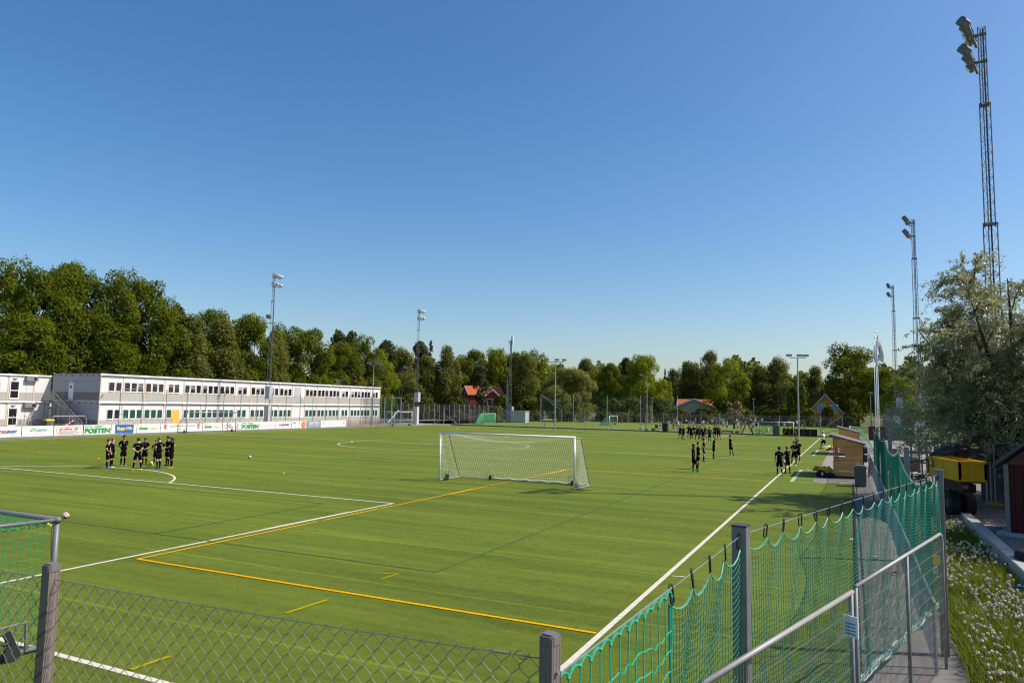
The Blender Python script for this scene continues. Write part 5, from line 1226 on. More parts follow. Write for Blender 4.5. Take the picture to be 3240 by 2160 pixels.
    for (H_, K, A, fd, sd) in info['legs']:
        i = len(V3); V3 += [H_ + Vector((0, 0, -.03)), H_.lerp(K, .5), H_.lerp(K, .92)]; R3 += [.106, .104, .108]; E3 += [(1, i), (i, i + 1), (i + 1, i + 2)]
        i = len(V4); V4 += [H_ + Vector((0, 0, -.03)), H_.lerp(K, .5), K, K.lerp(A, .5), A]; R4 += [.100, .090, .066, .064, .060]; E4 += [(1, i), (i, i + 1), (i + 1, i + 2), (i + 2, i + 3), (i + 3, i + 4)]
    shorts = skin_mesh('shorts', V3, E3, R3, 1, [CLOTH['black']], 1); trousers = skin_mesh('trousers', V4, E4, R4, 1, [CLOTH['black']], 1)
    hp = info['head']; b = MB(); b.ball((0, 0, 0), .1, 16, 12, (1.0, 1.14, 1.10)); bm = bmesh.new(); hm_ = b.mesh('hair', HAIR['brown'], True); bm.from_mesh(hm_)
    bmesh.ops.delete(bm, geom=[f for f in bm.faces if (f.calc_center_median().y > .035 and f.calc_center_median().z < .030 + .012 * math.sin(f.calc_center_median().x * 60)) or (f.calc_center_median().y > -.01 and f.calc_center_median().z < -.02) or f.calc_center_median().z < -.080], context='FACES'); bm.to_mesh(hm_); bm.free()
    q = Vector(hp) + Vector((0, -.012, .018)); hm_.transform(Matrix.Translation(q) @ Matrix.Rotation(-lean - bow * .5, 4, 'X'))
    fb = MB()
    for s in (-1, 1): fb.ball((hp.x + s * .03, hp.y + .098, hp.z - .005), .010, 6, 4)
    eyes = fb.mesh('eyes', eye_m)
    pm = MB()
    for (cx, yy, zz, w_, h_) in ((0, -.138, 1.335, .20, .035), (.07, .142, 1.33, .045, .06), (-.07, .142, 1.32, .05, .03)):
        c0 = sh((cx, yy, zz)); pm.obox(c0, (w_, .012, h_), (-lean, 0, 0))
    prn = pm.mesh('shirt_print', CLOTH['white'])
    shoes = []
    for (H_, K, A, fd, sd) in info['legs']:
        b = MB(); up_ = sd; side = fd.cross(up_).normalized(); vs = []
        for (f, hw, hh) in ((-.075, .025, .05), (-.045, .034, .062), (.03, .036, .060), (.09, .040, .042), (.145, .034, .030), (.165, .016, .018)):
            for (a, c_) in ((-1, 0), (1, 0), (.8, 1), (-.8, 1)): vs.append(A + fd * f + side * hw * a + up_ * (-.088 + hh * 1.2 * c_))
        fs = [(3, 2, 1, 0), (20, 21, 22, 23)] + [(4 * i + j, 4 * i + (j + 1) % 4, 4 * i + 4 + (j + 1) % 4, 4 * i + 4 + j) for i in range(5) for j in range(4)]
        b.add(vs, fs); shoes.append(b.mesh('shoe', SHOE['black']))
    dress = MB(); prof = [(.19, .45), (.175, .7), (.155, .95), (.135, 1.1)]
    dress.lathe(prof, 14); dr = dress.mesh('skirt', CLOTH['black'], True)
    cap = MB(); cap.ball((0, 0, 0), .102, 12, 8, (.92, 1.05, .9)); cp_ = cap.mesh('cap', CLOTH['white'], True); bm = bmesh.new(); bm.from_mesh(cp_); bmesh.ops.delete(bm, geom=[f for f in bm.faces if f.calc_center_median().z < .02], context='FACES'); bm.to_mesh(cp_); bm.free()
    pb = MB(); pb.prism([(-.07, .06), (.07, .06), (.05, .18), (-.05, .18)], 'z', .015, .03); o_ = len(cp_.vertices)
    bm = bmesh.new(); bm.from_mesh(cp_); bm.from_mesh(pb.mesh('cap', CLOTH['white'])); bm.to_mesh(cp_); bm.free(); cp_.transform(Matrix.Translation(q))
    return dict(body=body, shirt=shirt, shorts=shorts, trousers=trousers, hair=hm_, eyes=eyes, shoes=shoes, skirt=dr, cap=cp_, print=prn, hp=hp, sit=sit)
POSES = {}
def person(label, loc, face, height=1.65, arms='down', legs='stand', shirt='black', low='black', lowkind='shorts', sock=None, shoe='black', skin='light', hair='brown', lean=0.0, bow=0.0, cap=None, group=None, hair_big=1.0, wide=1.0):
    al, ar = arms if isinstance(arms, tuple) else (arms, arms); ll, lr = legs if isinstance(legs, tuple) else (legs, legs)
    key = (al, ar, ll, lr, lean, bow)
    if key not in POSES: POSES[key] = build_pose(key)
    P_ = POSES[key]; s = height / 1.77
    z = loc[2] - (.80 * s if P_['sit'] else .0) if len(loc) > 2 else (-.80 * s if P_['sit'] else 0)
    t = thing('person', label, 'person', (loc[0], loc[1], z), face, group, (s * wide, s * wide, s))
    sk = SKIN[skin]
    inst('body', P_['body'], t, mats=[sk, CLOTH[sock] if sock else sk])
    inst('shirt', P_['shirt'], t, mats=[CLOTH[shirt]])
    inst(lowkind, P_[lowkind], t, mats=[CLOTH[low]])
    for m in P_['shoes']: inst('shoe', m, t, mats=[SHOE[shoe]])
    h = inst('hair', P_['hair'], t, mats=[HAIR[hair]])
    if hair_big != 1.0:
        c = Vector(P_['hp']); h.scale = (hair_big,) * 3; h.location = c * (1 - hair_big) + Vector((0, -.01, .0))
    inst('eyes', P_['eyes'], t)
    if sock == 'black' and shirt == 'black' and not P_['sit']: inst('shirt_print', P_['print'], t, mats=[CLOTH['grey'] if len(label) % 3 else CLOTH['white']])
    if cap: inst('cap', P_['cap'], t, mats=[CLOTH[cap]])
    return t
def toward(loc, tx, ty): return math.atan2(-(tx - loc[0]), ty - loc[1])    # local +Y faces the target
def fh(px, py, top):                       # standing point and height from feet and head rows
    p = G(px, py); d = ray(px, top); k = (p - Vector(CAM)).length / np.linalg.norm(ray(px, py)) ; return p, max(1.0, min(2.0, CAM[2] + d[2] * k))
g1 = 'boys in black kit standing in a ring on the left'
ring_c = G(440, 1479)
LEFT = [
 (338, 1482, 1389, None, 'hip', 'stand', 'brown', 'light', 'blue', 'boy in black kit with bright blue shoes, left end of the ring', {}),
 (352, 1478, 1386, None, 'down', 'stand', 'fair', 'light', 'white', 'fair-haired boy in black kit beside the one with blue shoes', {}),
 (388, 1473, 1377, None, 'behind', 'stand', 'black', 'tan', 'grey', 'tall boy in black kit, hands behind his back, facing the camera side', {}),
 (433, 1486, 1385, None, 'behind', 'wide', 'brown', 'light', 'lime', 'boy in black kit seen from behind, forearms crossed behind his back', {}),
 (456, 1471, 1385, None, ('front', 'hip'), 'stand', 'black', 'tan', 'grey', 'boy in black kit facing the camera with one hand on his hip', {}),
 (500, 1482, 1382, None, 'hip', 'stand', 'fair', 'light', 'blue', 'short-haired fair boy in black kit seen from behind, hand on hip', {}),
 (491, 1470, 1392, None, 'hip', 'stand', 'brown', 'light', 'yellow', 'boy with yellow shoes, hidden behind the fair boy seen from behind', {}),
 (528, 1473, 1380, None, 'front', 'stand', 'black', 'tan', 'black', 'black-haired boy in black kit, half covered by the one with raised arms', {}),
 (541, 1479, 1385, None, 'head', 'stand', 'black', 'dark', 'orange', 'boy in black kit with both hands behind his head', {}),
]
for (px, py, top, f, a, l, h, s, sh_, lab, kw) in LEFT:
    p, ht = fh(px, py, top); person(lab, (p.x, p.y, 0), toward(p, ring_c.x, ring_c.y), ht, a, l, hair=h, skin=s, shoe=sh_, sock='black', group=g1, **kw)
g2 = 'boys in black kit spread over the right half of the pitch'
xr = R(-75)
MID = [
 (2194, 1493, 1404, xr, ('down', 'down'), ('stand', 'fwd'), 'black', 'dark', 'green', 'dark-skinned boy in black kit with green shoes, nearest of three standing in a line', {}),
 (2209, 1484, 1398, xr, ('down', 'swingf'), ('back', 'stand'), 'brown', 'light', 'lime', 'boy in black kit with bright lime shoes, middle of three in a line', {}),
 (2227, 1461, 1386, xr, ('down', 'down'), ('stand', 'wide'), 'brown', 'light', 'grey', 'boy in black kit, farthest of three standing in a line', {}),
 (2258, 1450, 1381, xr, ('front', 'front'), 'stand', 'blond', 'light', 'red', 'blond boy in black kit and red shoes, head bowed', dict(bow=1.0, lean=.12, hair_big=1.2)),
 (2311, 1443, 1376, xr, ('down', 'swingf'), ('stand', 'fwd'), 'brown', 'light', 'white', 'boy in black kit standing alone with pale shoes, looking right', {}),
 (2467, 1505, 1413, R(12), ('down', 'swingf'), ('fwd', 'back'), 'black', 'tan', 'grey', 'boy in black kit walking away on the touchline with a ball in his hand', {}),
 (2492, 1497, 1412, R(50), ('down', 'front'), ('wide', 'wide'), 'fair', 'light', 'black', 'boy in black kit seen from behind, right of the boy with the ball', {}),
 (2514, 1472, 1395, R(160), ('front', 'fold'), ('stand', 'fwd'), 'brown', 'light', 'white', 'boy in black kit with white shoes looking down, arms in front', {}),
 (2526, 1461, 1391, R(170), ('down', 'down'), ('stand', 'stand'), 'brown', 'light', 'white', 'boy in black kit behind the boy looking down', {}),
 (2521, 1450, 1384, R(120), ('down', 'down'), 'stand', 'brown', 'light', 'red', 'tallest boy in black kit at the back of the touchline group', {}),
]
for (px, py, top, f, a, l, h, s, sh_, lab, kw) in MID:
    p, ht = fh(px, py, top); person(lab, (p.x, p.y, 0), f, ht, a, l, hair=h, skin=s, shoe=sh_, sock='black', group=g2, **kw)
p, ht = fh(2607, 1420, 1366)
person('man in white shirt, white cap and black shorts walking by the touchline', (p.x, p.y, 0), R(75), 1.82, ('swingb', 'down'), ('fwd', 'back'), 'white', 'black', skin='tan', hair='grey', cap='white', wide=1.18, lean=.06)
p = G(2645, 1432); person('dark-haired person in dark clothes standing behind the near dugout', (p.x, p.y, 0), R(100), 1.8, 'down', 'stand', 'black', 'black', hair='black', skin='tan')
p = G(2690, 1425); person('person in an orange bib by the second dugout', (4.9, 58.5, 0), R(30), 1.2, 'down', 'stand', 'orange', 'black', hair='fair')
g3 = 'team in black kit gathered before the far goal line'
FAR = [(2152, 1388, 1346, 'brown', 'front', 'leftmost boy of the far black team, next to one turned away'), (2162, 1390, 1347, 'brown', 'down', 'second boy from the left of the far black team'), (2179, 1387, 1343, 'red', 'hip', 'red-haired boy at the left of the far black huddle'),
 (2187, 1391, 1347, 'black', 'down', 'boy of the far black team with white print on his back, left of the huddle'), (2196, 1387, 1345, 'red', 'behind', 'boy in the far black huddle between two with white back print'), (2206, 1391, 1346, 'brown', 'hip', 'boy of the far black team with hands on hips, centre of the huddle'),
 (2213, 1387, 1347, 'brown', 'front', 'boy at the back of the far black huddle, behind the one with hands on hips'), (2218, 1390, 1347, 'brown', 'down', 'boy looking down in the middle of the far black huddle'), (2225, 1395, 1353, 'fair', 'down', 'short fair boy stepping out in front of the far black huddle'),
 (2231, 1387, 1347, 'black', 'down', 'dark-haired boy at the right end of the far black huddle'), (2245, 1399, 1349, 'red', 'down', 'broad boy in black seen from behind, standing apart right of the far huddle'), (2261, 1387, 1346, 'black', 'down', 'left boy of the far pair right of the huddle'),
 (2267, 1389, 1345, 'brown', 'hip', 'boy with white back print, middle of the far right trio'), (2274, 1391, 1345, 'blond', 'down', 'blond boy at the right end of the far black team')]
cf = G(2210, 1380)
rp = random.Random(8)
for i, (px, py, top, h, a, lab) in enumerate(FAR):
    p, ht = fh(px, py, top); person(lab, (p.x, p.y, 0), toward(p, cf.x, cf.y + 4) + rp.uniform(-.3, .3), ht, a, rp.choice(('stand', 'wide', ('stand', 'fwd'))), hair=h, sock='black', shoe=rp.choice(('black', 'white', 'grey')), group=g3, skin='light' if i % 5 else 'tan')
# spectators and young players on the far pitch
g4 = 'spectators and children on the far pitch'
CR = [ # px, feet row, head row, shirt, lower, lowkind, hair, arms, legs, label
 (2060, 1348, 1330, 'sky', 'navy', 'shorts', 'fair', 'swingf', ('runf', 'runb'), 'child in light blue shirt running left of the camping chairs'),
 (2108, 1350, 1333, 'black', 'denim', 'trousers', 'brown', 'down', 'stand', 'child in a black top beside the black waste bin'),
 (2115, 1354, 1330, 'sky', 'sky', 'shorts', 'fair', 'down', ('stand', 'fwd'), 'child in light blue kit standing behind the small bicycle'),
 (2120, 1347, 1329, 'sky', 'navy', 'shorts', 'fair', 'swingf', ('runf', 'runb'), 'child in light blue shirt running behind the small bicycle'),
 (2131, 1359, 1326, 'grey', 'black', 'trousers', 'brown', 'fold', 'stand', 'man in dark grey shirt and black trousers, arms folded'),
 (2139, 1342, 1320, 'yellow', 'grey', 'shorts', 'brown', 'down', 'stand', 'distant person in a yellow-orange top before the brown shelter'),
 (2141, 1355, 1332, 'red', 'red', 'shorts', 'brown', 'down', 'stand', 'child in red half hidden beside the light blue shirts'),
 (2146, 1359, 1328, 'shirtblue', 'denim', 'shorts', 'fair', 'down', 'stand', 'man in pale blue shirt and denim shorts behind a fence post'),
 (2154, 1352, 1333, 'pink', 'beige', 'shorts', 'fair', 'down', 'stand', 'person in a pale pink top right of the pale blue shirt'),
 (2172, 1345, 1336, 'black', 'black', 'shorts', 'red', 'down', 'stand', 'far small figure in dark clothes under the white ball'),
 (2184, 1358, 1326, 'blue', 'white', 'shorts', 'brown', 'hip', 'stand', 'man in a bright blue shirt and blue cap, hands on hips'),
 (2194, 1352, 1331, 'white', 'red', 'shorts', 'fair', 'swingf', ('fwd', 'back'), 'child in white shirt and red shorts left of the tall red one'),
 (2200, 1344, 1319, 'red', 'red', 'shorts', 'brown', 'swingf', ('fwd', 'back'), 'far player in all red leaning right'),
 (2221, 1352, 1332, 'grey', 'navy', 'shorts', 'blond', 'down', 'stand', 'child in a grey shirt beside the white and red child'),
 (2226, 1350, 1328, 'white', 'red', 'shorts', 'brown', 'down', 'stand', 'child in white shirt and red shorts beside the grey one'),
 (2240, 1342, 1318, 'red', 'black', 'shorts', 'brown', 'fold', 'stand', 'man in a red shirt left of the white far goal'),
 (2239, 1356, 1334, 'sky', 'white', 'shorts', 'fair', ('out', 'down'), ('fwd', 'back'), 'child in light blue and white below the man in red'),
 (2252, 1344, 1325, 'white', 'red', 'shorts', 'fair', 'down', 'stand', 'child in white shirt and red shorts by the left goal post'),
 (2257, 1344, 1324, 'red', 'red', 'shorts', 'brown', 'swingf', ('fwd', 'back'), 'child in all red by the left goal post'),
 (2267, 1346, 1329, 'sky', 'navy', 'shorts', 'brown', 'down', 'stand', 'child in light blue inside the white far goal'),
 (2273, 1346, 1331, 'maroon', 'navy', 'shorts', 'brown', 'down', 'stand', 'child in maroon inside the white far goal'),
 (2288, 1357, 1332, 'sky', 'navy', 'shorts', 'brown', ('swingf', 'swingb'), ('runf', 'runb'), 'child in light blue running left of the man in pale blue'),
 (2300, 1361, 1329, 'shirtblue', 'navy', 'shorts', 'brown', 'hip', 'wide', 'broad man in pale blue shirt and navy shorts, hands on hips'),
 (2309, 1341, 1323, 'white', 'white', 'shorts', 'brown', 'down', 'stand', 'child in white with a cap right of the white far goal'),
 (2323, 1363, 1331, 'black', 'black', 'skirt', 'brown', 'fold', 'stand', 'woman in a black dress'),
 (2331, 1345, 1321, 'white', 'navy', 'shorts', 'brown', 'down', 'stand', 'person in a white top and navy shorts under the dry bush'),
 (2334, 1363, 1332, 'white', 'grey', 'shorts', 'blond', 'hip', 'stand', 'woman in a white top and grey shorts beside the black dress'),
 (2346, 1363, 1330, 'red', 'beige', 'shorts', 'brown', 'hip', 'stand', 'man in a red shirt and beige shorts'),
 (2352, 1342, 1320, 'white', 'navy', 'shorts', 'fair', 'down', 'stand', 'far figure in white above the man in beige shorts'),
 (2360, 1363, 1332, 'white', 'white', 'shorts', 'grey', 'down', 'stand', 'person in all white behind the blue steel frame'),
 (2366, 1340, 1317, 'green', 'navy', 'shorts', 'brown', 'hip', 'wide', 'person in a green shirt standing beyond the blue steel frame'),
 (2375, 1344, 1320, 'shirtblue', 'navy', 'shorts', 'fair', 'fold', 'stand', 'person in pale blue right of the green shirt'),
 (2383, 1360, 1333, 'white', 'black', 'shorts', 'brown', 'hip', 'wide', 'person in a white shirt and black shorts right of the blue steel frame'),
 (2389, 1345, 1322, 'white', 'denim', 'trousers', 'blond', 'down', 'stand', 'far blond figure in white next to the purple shirt'),
 (2394, 1358, 1318, 'purple', 'black', 'shorts', 'brown', 'hip', 'stand', 'tall man in a dark purple shirt by the steel goal'),
 (2412, 1346, 1321, 'white', 'black', 'shorts', 'fair', 'out', 'stand', 'person in white reaching out, seen above the steel goal'),
 (2435, 1346, 1319, 'black', 'navy', 'shorts', 'brown', 'face', 'stand', 'person in black above the steel goal crossbar'),
 (2452, 1346, 1322, 'black', 'navy', 'trousers', 'brown', 'down', 'stand', 'person in black in front of a red shirt'),
 (2457, 1343, 1320, 'red', 'red', 'shorts', 'brown', 'down', 'stand', 'person in a red shirt behind one in black'),
 (2463, 1363, 1332, 'teal', 'navy', 'trousers', 'grey', 'down', 'stand', 'person in teal and dark trousers beside the waste bin at the barrier'),
 (2482, 1356, 1336, 'white', 'beige', 'shorts', 'brown', 'swingf', ('fwd', 'back'), 'person in white bending inside the steel goal'),
 (2498, 1348, 1322, 'white', 'grey', 'shorts', 'brown', 'down', 'stand', 'person in white in the middle of the steel goal'),
 (2511, 1349, 1338, 'red', 'red', 'shorts', 'brown', 'down', 'stand', 'child in red by the right post of the steel goal'),
 (2522, 1350, 1328, 'white', 'red', 'shorts', 'fair', 'front', 'stand', 'child in white over red beside the dark lamp post'),
 (2532, 1347, 1322, 'neon', 'black', 'shorts', 'brown', 'down', 'stand', 'person in neon yellow beside the dark lamp post'),
 (2540, 1348, 1321, 'yellow', 'beige', 'shorts', 'fair', 'down', 'stand', 'person in a yellow shirt right of the dark lamp post'),
 (2537, 1357, 1342, 'pink', 'pink', 'skirt', 'brown', 'down', 'stand', 'person in pink behind the black board barrier'),
 (2545, 1357, 1335, 'navy', 'navy', 'trousers', 'brown', 'down', 'stand', 'person in navy behind the black board barrier'),
 (2558, 1348, 1322, 'black', 'beige', 'trousers', 'brown', 'out', 'stand', 'person in a black shirt and beige trousers'),
 (2565, 1347, 1331, 'maroon', 'grey', 'shorts', 'fair', 'down', 'stand', 'child in maroon beside the beige trousers'),
 (2578, 1347, 1323, 'sky', 'beige', 'shorts', 'brown', 'down', 'stand', 'person in pale blue left of the white group by the fence post'),
 (2584, 1349, 1325, 'white', 'denim', 'trousers', 'blond', 'down', ('stand', 'fwd'), 'blond woman in white and jeans by the fence post'),
 (2590, 1347, 1326, 'white', 'white', 'shorts', 'brown', 'down', 'stand', 'person in white, right of the blond woman in jeans'),
 (2597, 1347, 1323, 'white', 'sky', 'shorts', 'brown', 'down', 'stand', 'person in white and light blue at the fence post'),
 (2607, 1344, 1331, 'maroon', 'red', 'shorts', 'brown', 'swingf', ('fwd', 'back'), 'child in maroon playing right of the fence post'),
 (2636, 1346, 1328, 'white', 'white', 'shorts', 'brown', 'down', 'stand', 'child in white above the second dugout'),
 (2639, 1345, 1328, 'maroon', 'maroon', 'shorts', 'brown', 'down', ('fwd', 'back'), 'child in maroon above the second dugout'),
 (2662, 1347, 1324, 'sky', 'sky', 'shorts', 'fair', 'down', 'stand', 'person in pale blue left of the flagpoles'),
 (1441, 1339, 1313, 'navy', 'black', 'shorts', 'brown', 'front', ('stand', 'fwd'), 'lone person in navy walking on the far left of the second pitch'),
 (1968, 1345, 1333, 'yellow', 'maroon', 'shorts', 'black', 'swingf', ('runf', 'runb'), 'child in yellow shirt and maroon shorts running by the side-on goal'),
 (1820, 1314, 1302, 'white', 'beige', 'trousers', 'brown', 'swingf', ('fwd', 'back'), 'walker in white on the path behind the pale willow'),
 (2378, 1366, 1348, 'maroon', 'maroon', 'shorts', 'brown', 'down', 'sit', 'child in maroon sitting by the blue steel frame'),
 (2431, 1366, 1347, 'white', 'white', 'shorts', 'fair', 'down', 'sit', 'person in white sitting on the asphalt, right of the bicycle'),
 (2031, 1358, 1343, 'white', 'black', 'trousers', 'brown', 'down', 'sit', 'person in white sitting on the ground left of the camping chairs'),
 (2576, 1364, 1342, 'maroon', 'white', 'shorts', 'blond', 'down', 'stand', 'child in maroon and white behind the right end of the black boards'),
]
for (px, py, top, sh_, lo, lk, h, a, l, lab) in CR:
    p, ht = fh(px, py, top)
    if p.y < 110.2: p = GY(px, py, 110.5); ht = GY(px, top, 110.5).z
    if p.y > 176: q = GY(px, py, 176.0); ht = GY(px, top, 176.0).z; p = q
    if l == 'sit': ht = 1.65
    f = rp.uniform(-1.2, 1.2) + (math.pi if rp.random() < .35 else 0)
    person(lab, (p.x, p.y, 0), f, max(1.05, min(1.95, ht)), a, l, sh_, lo, lk, hair=h, shoe=rp.choice(('black', 'white', 'grey', 'blue')), group=g4, cap='white' if 'with a cap' in lab else ('blue' if 'blue cap' in lab else None), sock='black' if (lk == 'shorts' and 'red' in lo) else None)
# ------------------------------------------------------------------ dugouts
plank_col = [M('pine_cladding_%d' % i, c, .65, 0, .14, 3) for i, c in enumerate(((.68, .335, .11), (.75, .38, .135), (.62, .295, .09)))]
def dugout(label, y0, ln, seed):
    x0, x1 = 3.02, 4.62; dep = x1 - x0; hf, hb = 2.42, 2.0
    t = thing('dugout', label, 'dugout', (x0, y0, 0.0), 0, 'wooden dugouts beside the touchline'); rd = random.Random(seed)
    nP = 16; ph = .150
    for side, yy in ((0, 0.0), (1, ln - .03)):
        for k in range(nP):
            z0 = .12 + k * ph; z1 = z0 + ph - .016
            segs = [(0.0, dep)]
            if 1.0 < z0 < 1.42: segs = [(.66, dep)]
            elif 1.42 <= z0 < 1.70: segs = [(.40, dep)]
            for (a, c) in segs:
                top = lambda x: hf - (hf - hb) * x / dep - .02
                xi = lambda z: (hf - .02 - z) * dep / (hf - hb)
                if xi(z0) <= a + .02: continue
                poly = [(a, z0), (min(c, xi(z0)), z0)]
                if xi(z0) > c: poly.append((c, min(z1, top(c))))
                if xi(z1) < c - .001 and xi(z1) > a: poly.append((xi(z1), z1))
                poly.append((a, min(z1, top(a))))
                m = MB(); j = rd.uniform(-.004, .004); m.prism(poly, 'y', yy + j, yy + .03 + j); m.build('plank', plank_col[rd.randrange(3)], t)
        for x in (.02, .18): m = MB(); m.box(x, x + .06, yy, yy + .05, .1, hf - .1); m.build('frame_post', wood_new, t)
    for k in range(12):
        z0 = .12 + k * ph; m = MB(); m.box(dep - .03, dep, .035, ln - .035, z0, z0 + ph - .008); m.build('plank', plank_col[rd.randrange(3)], t)
    m = MB(); m.box(dep + .002, dep + .05, 0, ln, .1, hb - .03); m.build('back_panel', black_m, t)
    m = MB(); m.prism([(-.18, hf + .05), (dep + .16, hb - .04), (dep + .16, hb + .05), (-.18, hf + .14)], 'y', -.16, ln + .16); m.build('roof', roof_felt, t)
    m = MB(); m.prism([(-.19, hf - .05), (-.15, hf - .05), (-.15, hf + .05), (-.19, hf + .05)], 'y', -.15, ln + .15); m.build('fascia', wood_new, t)
    m = MB(); m.box(.85, 1.3, .1, ln - .1, .45, .50); m.build('bench', M('dark_seat', (.06, .025, .02), .6), t)
    m = MB(); m.box(0, dep, .0, ln, 0.0, .11); m.build('base_frame', M('dark_timber', (.06, .035, .025), .8), t)
dugout('wooden dugout with a sloping felt roof beside the grey bin', 39.4, 3.9, 1)
dugout('farther wooden dugout, half hidden behind the one beside the grey bin', 63.0, 4.2, 2)
# ------------------------------------------------------------------ small things along the touchline
def wheelie(label, loc, w=.52, h=1.02, col=None, rz=0.0, d=None, nm='waste_bin'):
    t = thing(nm, label, 'bin', loc, rz); d = d or w; c = col or M('bin_grey', (.11, .12, .125), .55, .1, .1, 3)
    m = MB(); m.prism([(-w / 2 * .92, .03), (w / 2 * .92, .03), (w / 2, h - .1), (-w / 2, h - .1)], 'y', -d / 2, d / 2); m.build('body', c, t)
    m = MB(); m.box(-w / 2 - .04, w / 2 + .04, -d / 2 - .04, d / 2 + .04, h - .10, h - .02); m.prism([(-w / 2 - .02, h - .02), (w / 2 + .02, h - .02), (w / 2 - .08, h + .05), (-w / 2 + .08, h + .05)], 'y', -d / 2 - .02, d / 2 + .02); m.build('lid', M('bin_lid', (.15, .15, .155), .5), t)
    return t
wheelie('grey square waste bin with a flat lid at the corner of the near dugout', (4.42, 34.9, .02), .58, 1.03)
m = MB(); m.lathe([(.033, 0), (.036, .02), (.036, .10), (.028, .125), (.028, .13)], 10); tag(m.build('drink_can', M('can_steel', (.5, .52, .5), .3, .7), None, (4.32, 34.85, 1.105)), 'metal drink can standing on the grey waste bin by the dugout', 'can')
wheelie('black waste bin in front of the far fence, left of the black team', GY(2105, 1368, 107.9), .8, 1.6, black_m)
wheelie('grey-green waste bin beside the steel goal at the far fence', GY(2456, 1374, 107.8), .95, 1.35, M('bin_greengrey', (.09, .11, .11), .6))
for px, row, lab in ((2725, 1400, 'black waste bin behind the second dugout'), (2741, 1412, 'black crate-like bin beside the second dugout')):
    p = GX(px, row, 5.0 if px < 2730 else 5.0); wheelie(lab, (4.55 if px < 2730 else 4.75, 71 if px < 2730 else 55, 0), .75, 1.15, black_m)
tw = thing('table', 'grey wooden table behind the side fence by the dugouts', 'table', (4.95, 52.0, 0))
m = MB(); [m.box(-.45, .35, -.6 + k * .2, -.42 + k * .2, .74, .78) for k in range(6)]; m.build('tabletop', M('grey_wood', (.25, .24, .22), .8), tw)
for x in (-.4, .3):
    for y in (-.5, .5): m = MB(); m.box(x - .03, x + .03, y - .03, y + .03, 0, .74); m.build('leg', steel_dark, tw)
# black board barrier, blue frame and yellow frame at the far fence
bb = thing('board_barrier', 'long low black board barrier standing at the far fence', 'barrier', (GY(2476, 1370, 107.6).x, 107.6, 0)); xe = GY(2586, 1370, 107.6).x - bb.location.x
n = 5
for k in range(n): m = MB(); m.box(xe * k / n + .01, xe * (k + 1) / n - .01, 0, .06, .02, 1.12); m.build('board', M('black_board', (.012, .012, .014), .7, 0, .2, 2), bb)
def aframe(label, pxa, pxb, pxt, rowt, rowb, col, y, nm):
    a, c, tp_ = GY(pxa, rowb, y), GY(pxb, rowb, y), GY(pxt, rowt, y); t = thing(nm, label, 'frame', (a.x, y, 0)); q = Vector((a.x, y, 0))
    for e in (a, c): m = MB(); m.bar((tp_.x - a.x, 0, tp_.z), (e.x - a.x, 0, .08), .16); m.build('strut', col, t)
    m = MB(); m.bar((0, 0, .08), (c.x - a.x, 0, .08), .2, .16); m.build('foot_bar', col, t)
    return t
aframe('dark blue A-shaped steel frame leaning at the far fence', 2346, 2384, 2363, 1336, 1371, M('dark_blue_paint', (.02, .05, .12), .5), 107.7, 'training_frame')
aframe('yellow A-shaped steel frame in front of the black boards', 2476, 2523, 2500, 1340, 1374, M('dull_yellow_paint', (.28, .20, .02), .6), 107.45, 'training_frame')
sl = thing('trolley', 'low dark trolley with small wheels behind the black team', 'trolley', (*GY(2277, 1370, 109.2)[:2], 0)); m = MB(); m.box(0, 2.1, 0, .7, .28, .5); m.build('deck', M('rust_brown', (.10, .06, .05), .8), sl)
for x in (.2, 1.9): m = MB(); m.tube([(x, -.02, .14), (x, .04, .14)], .14, 10); m.build('wheel', rubber, sl)
def bicycle(label, loc, rz, col, s=1.0):
    t = thing('bicycle', label, 'bicycle', loc, rz, None, (s, s, s))
    for x in (-.52, .52):
        m = MB(); m.tube([(x + .33 * math.cos(a * math.pi / 10), 0, .34 + .33 * math.sin(a * math.pi / 10)) for a in range(21)], .022, 6); w_ = m.build('wheel', rubber, t)
        m = MB(); [m.tube([(x, 0, .34), (x + .32 * math.cos(k * math.pi / 6), 0, .34 + .32 * math.sin(k * math.pi / 6))], .004, 3) for k in range(12)]; m.build('spokes', steel, w_)
    m = MB(); B_, S_, H_, R_, F_ = (-.08, 0, .30), (-.2, 0, .82), (.36, 0, .86), (-.52, 0, .34), (.52, 0, .34)
    for a, c in ((B_, S_), (S_, H_), (B_, H_), (B_, R_), (S_, R_), (H_, F_)): m.tube([a, c], .022, 6)
    m.build('frame', col, t)
    m = MB(); m.tube([(.36, 0, .86), (.34, 0, 1.02)], .018, 6); m.tube([(.30, -.3, 1.06), (.35, -.12, 1.03), (.35, .12, 1.03), (.30, .3, 1.06)], .017, 6); m.build('handlebar', black_m, t)
    m = MB(); m.tube([(-.2, 0, .82), (-.22, 0, .92)], .016, 6); m.obox((-.22, 0, .95), (.26, .13, .06)); m.build('saddle', black_m, t)
    m = MB(); m.tube([(-.08, -.09, .3), (-.08, .09, .3)], .07, 8); m.build('crank', steel_dark, t)
bp = GY(2398, 1371, 108.9); bicycle('dark bicycle leaning by the steel goal at the far fence', (bp.x, 108.7, 0), R(5), M('dark_teal_paint', (.03, .07, .07), .4), 1.0)
bp = GY(2418, 1371, 109.0); bicycle('green-grey bicycle inside the steel goal', (bp.x, 108.9, 0), R(-12), M('bike_green', (.10, .14, .12), .4), 1.0)
bp = GY(2119, 1367, 109.5); bicycle('small lilac bicycle by the black waste bin', (bp.x, 109.6, 0), R(8), M('lilac_paint', (.42, .33, .45), .4), .85)
bicycle('black bicycle leaning on the side fence behind the near dugout', (5.02, 41.5, 0), R(82), black_m, 1.05)
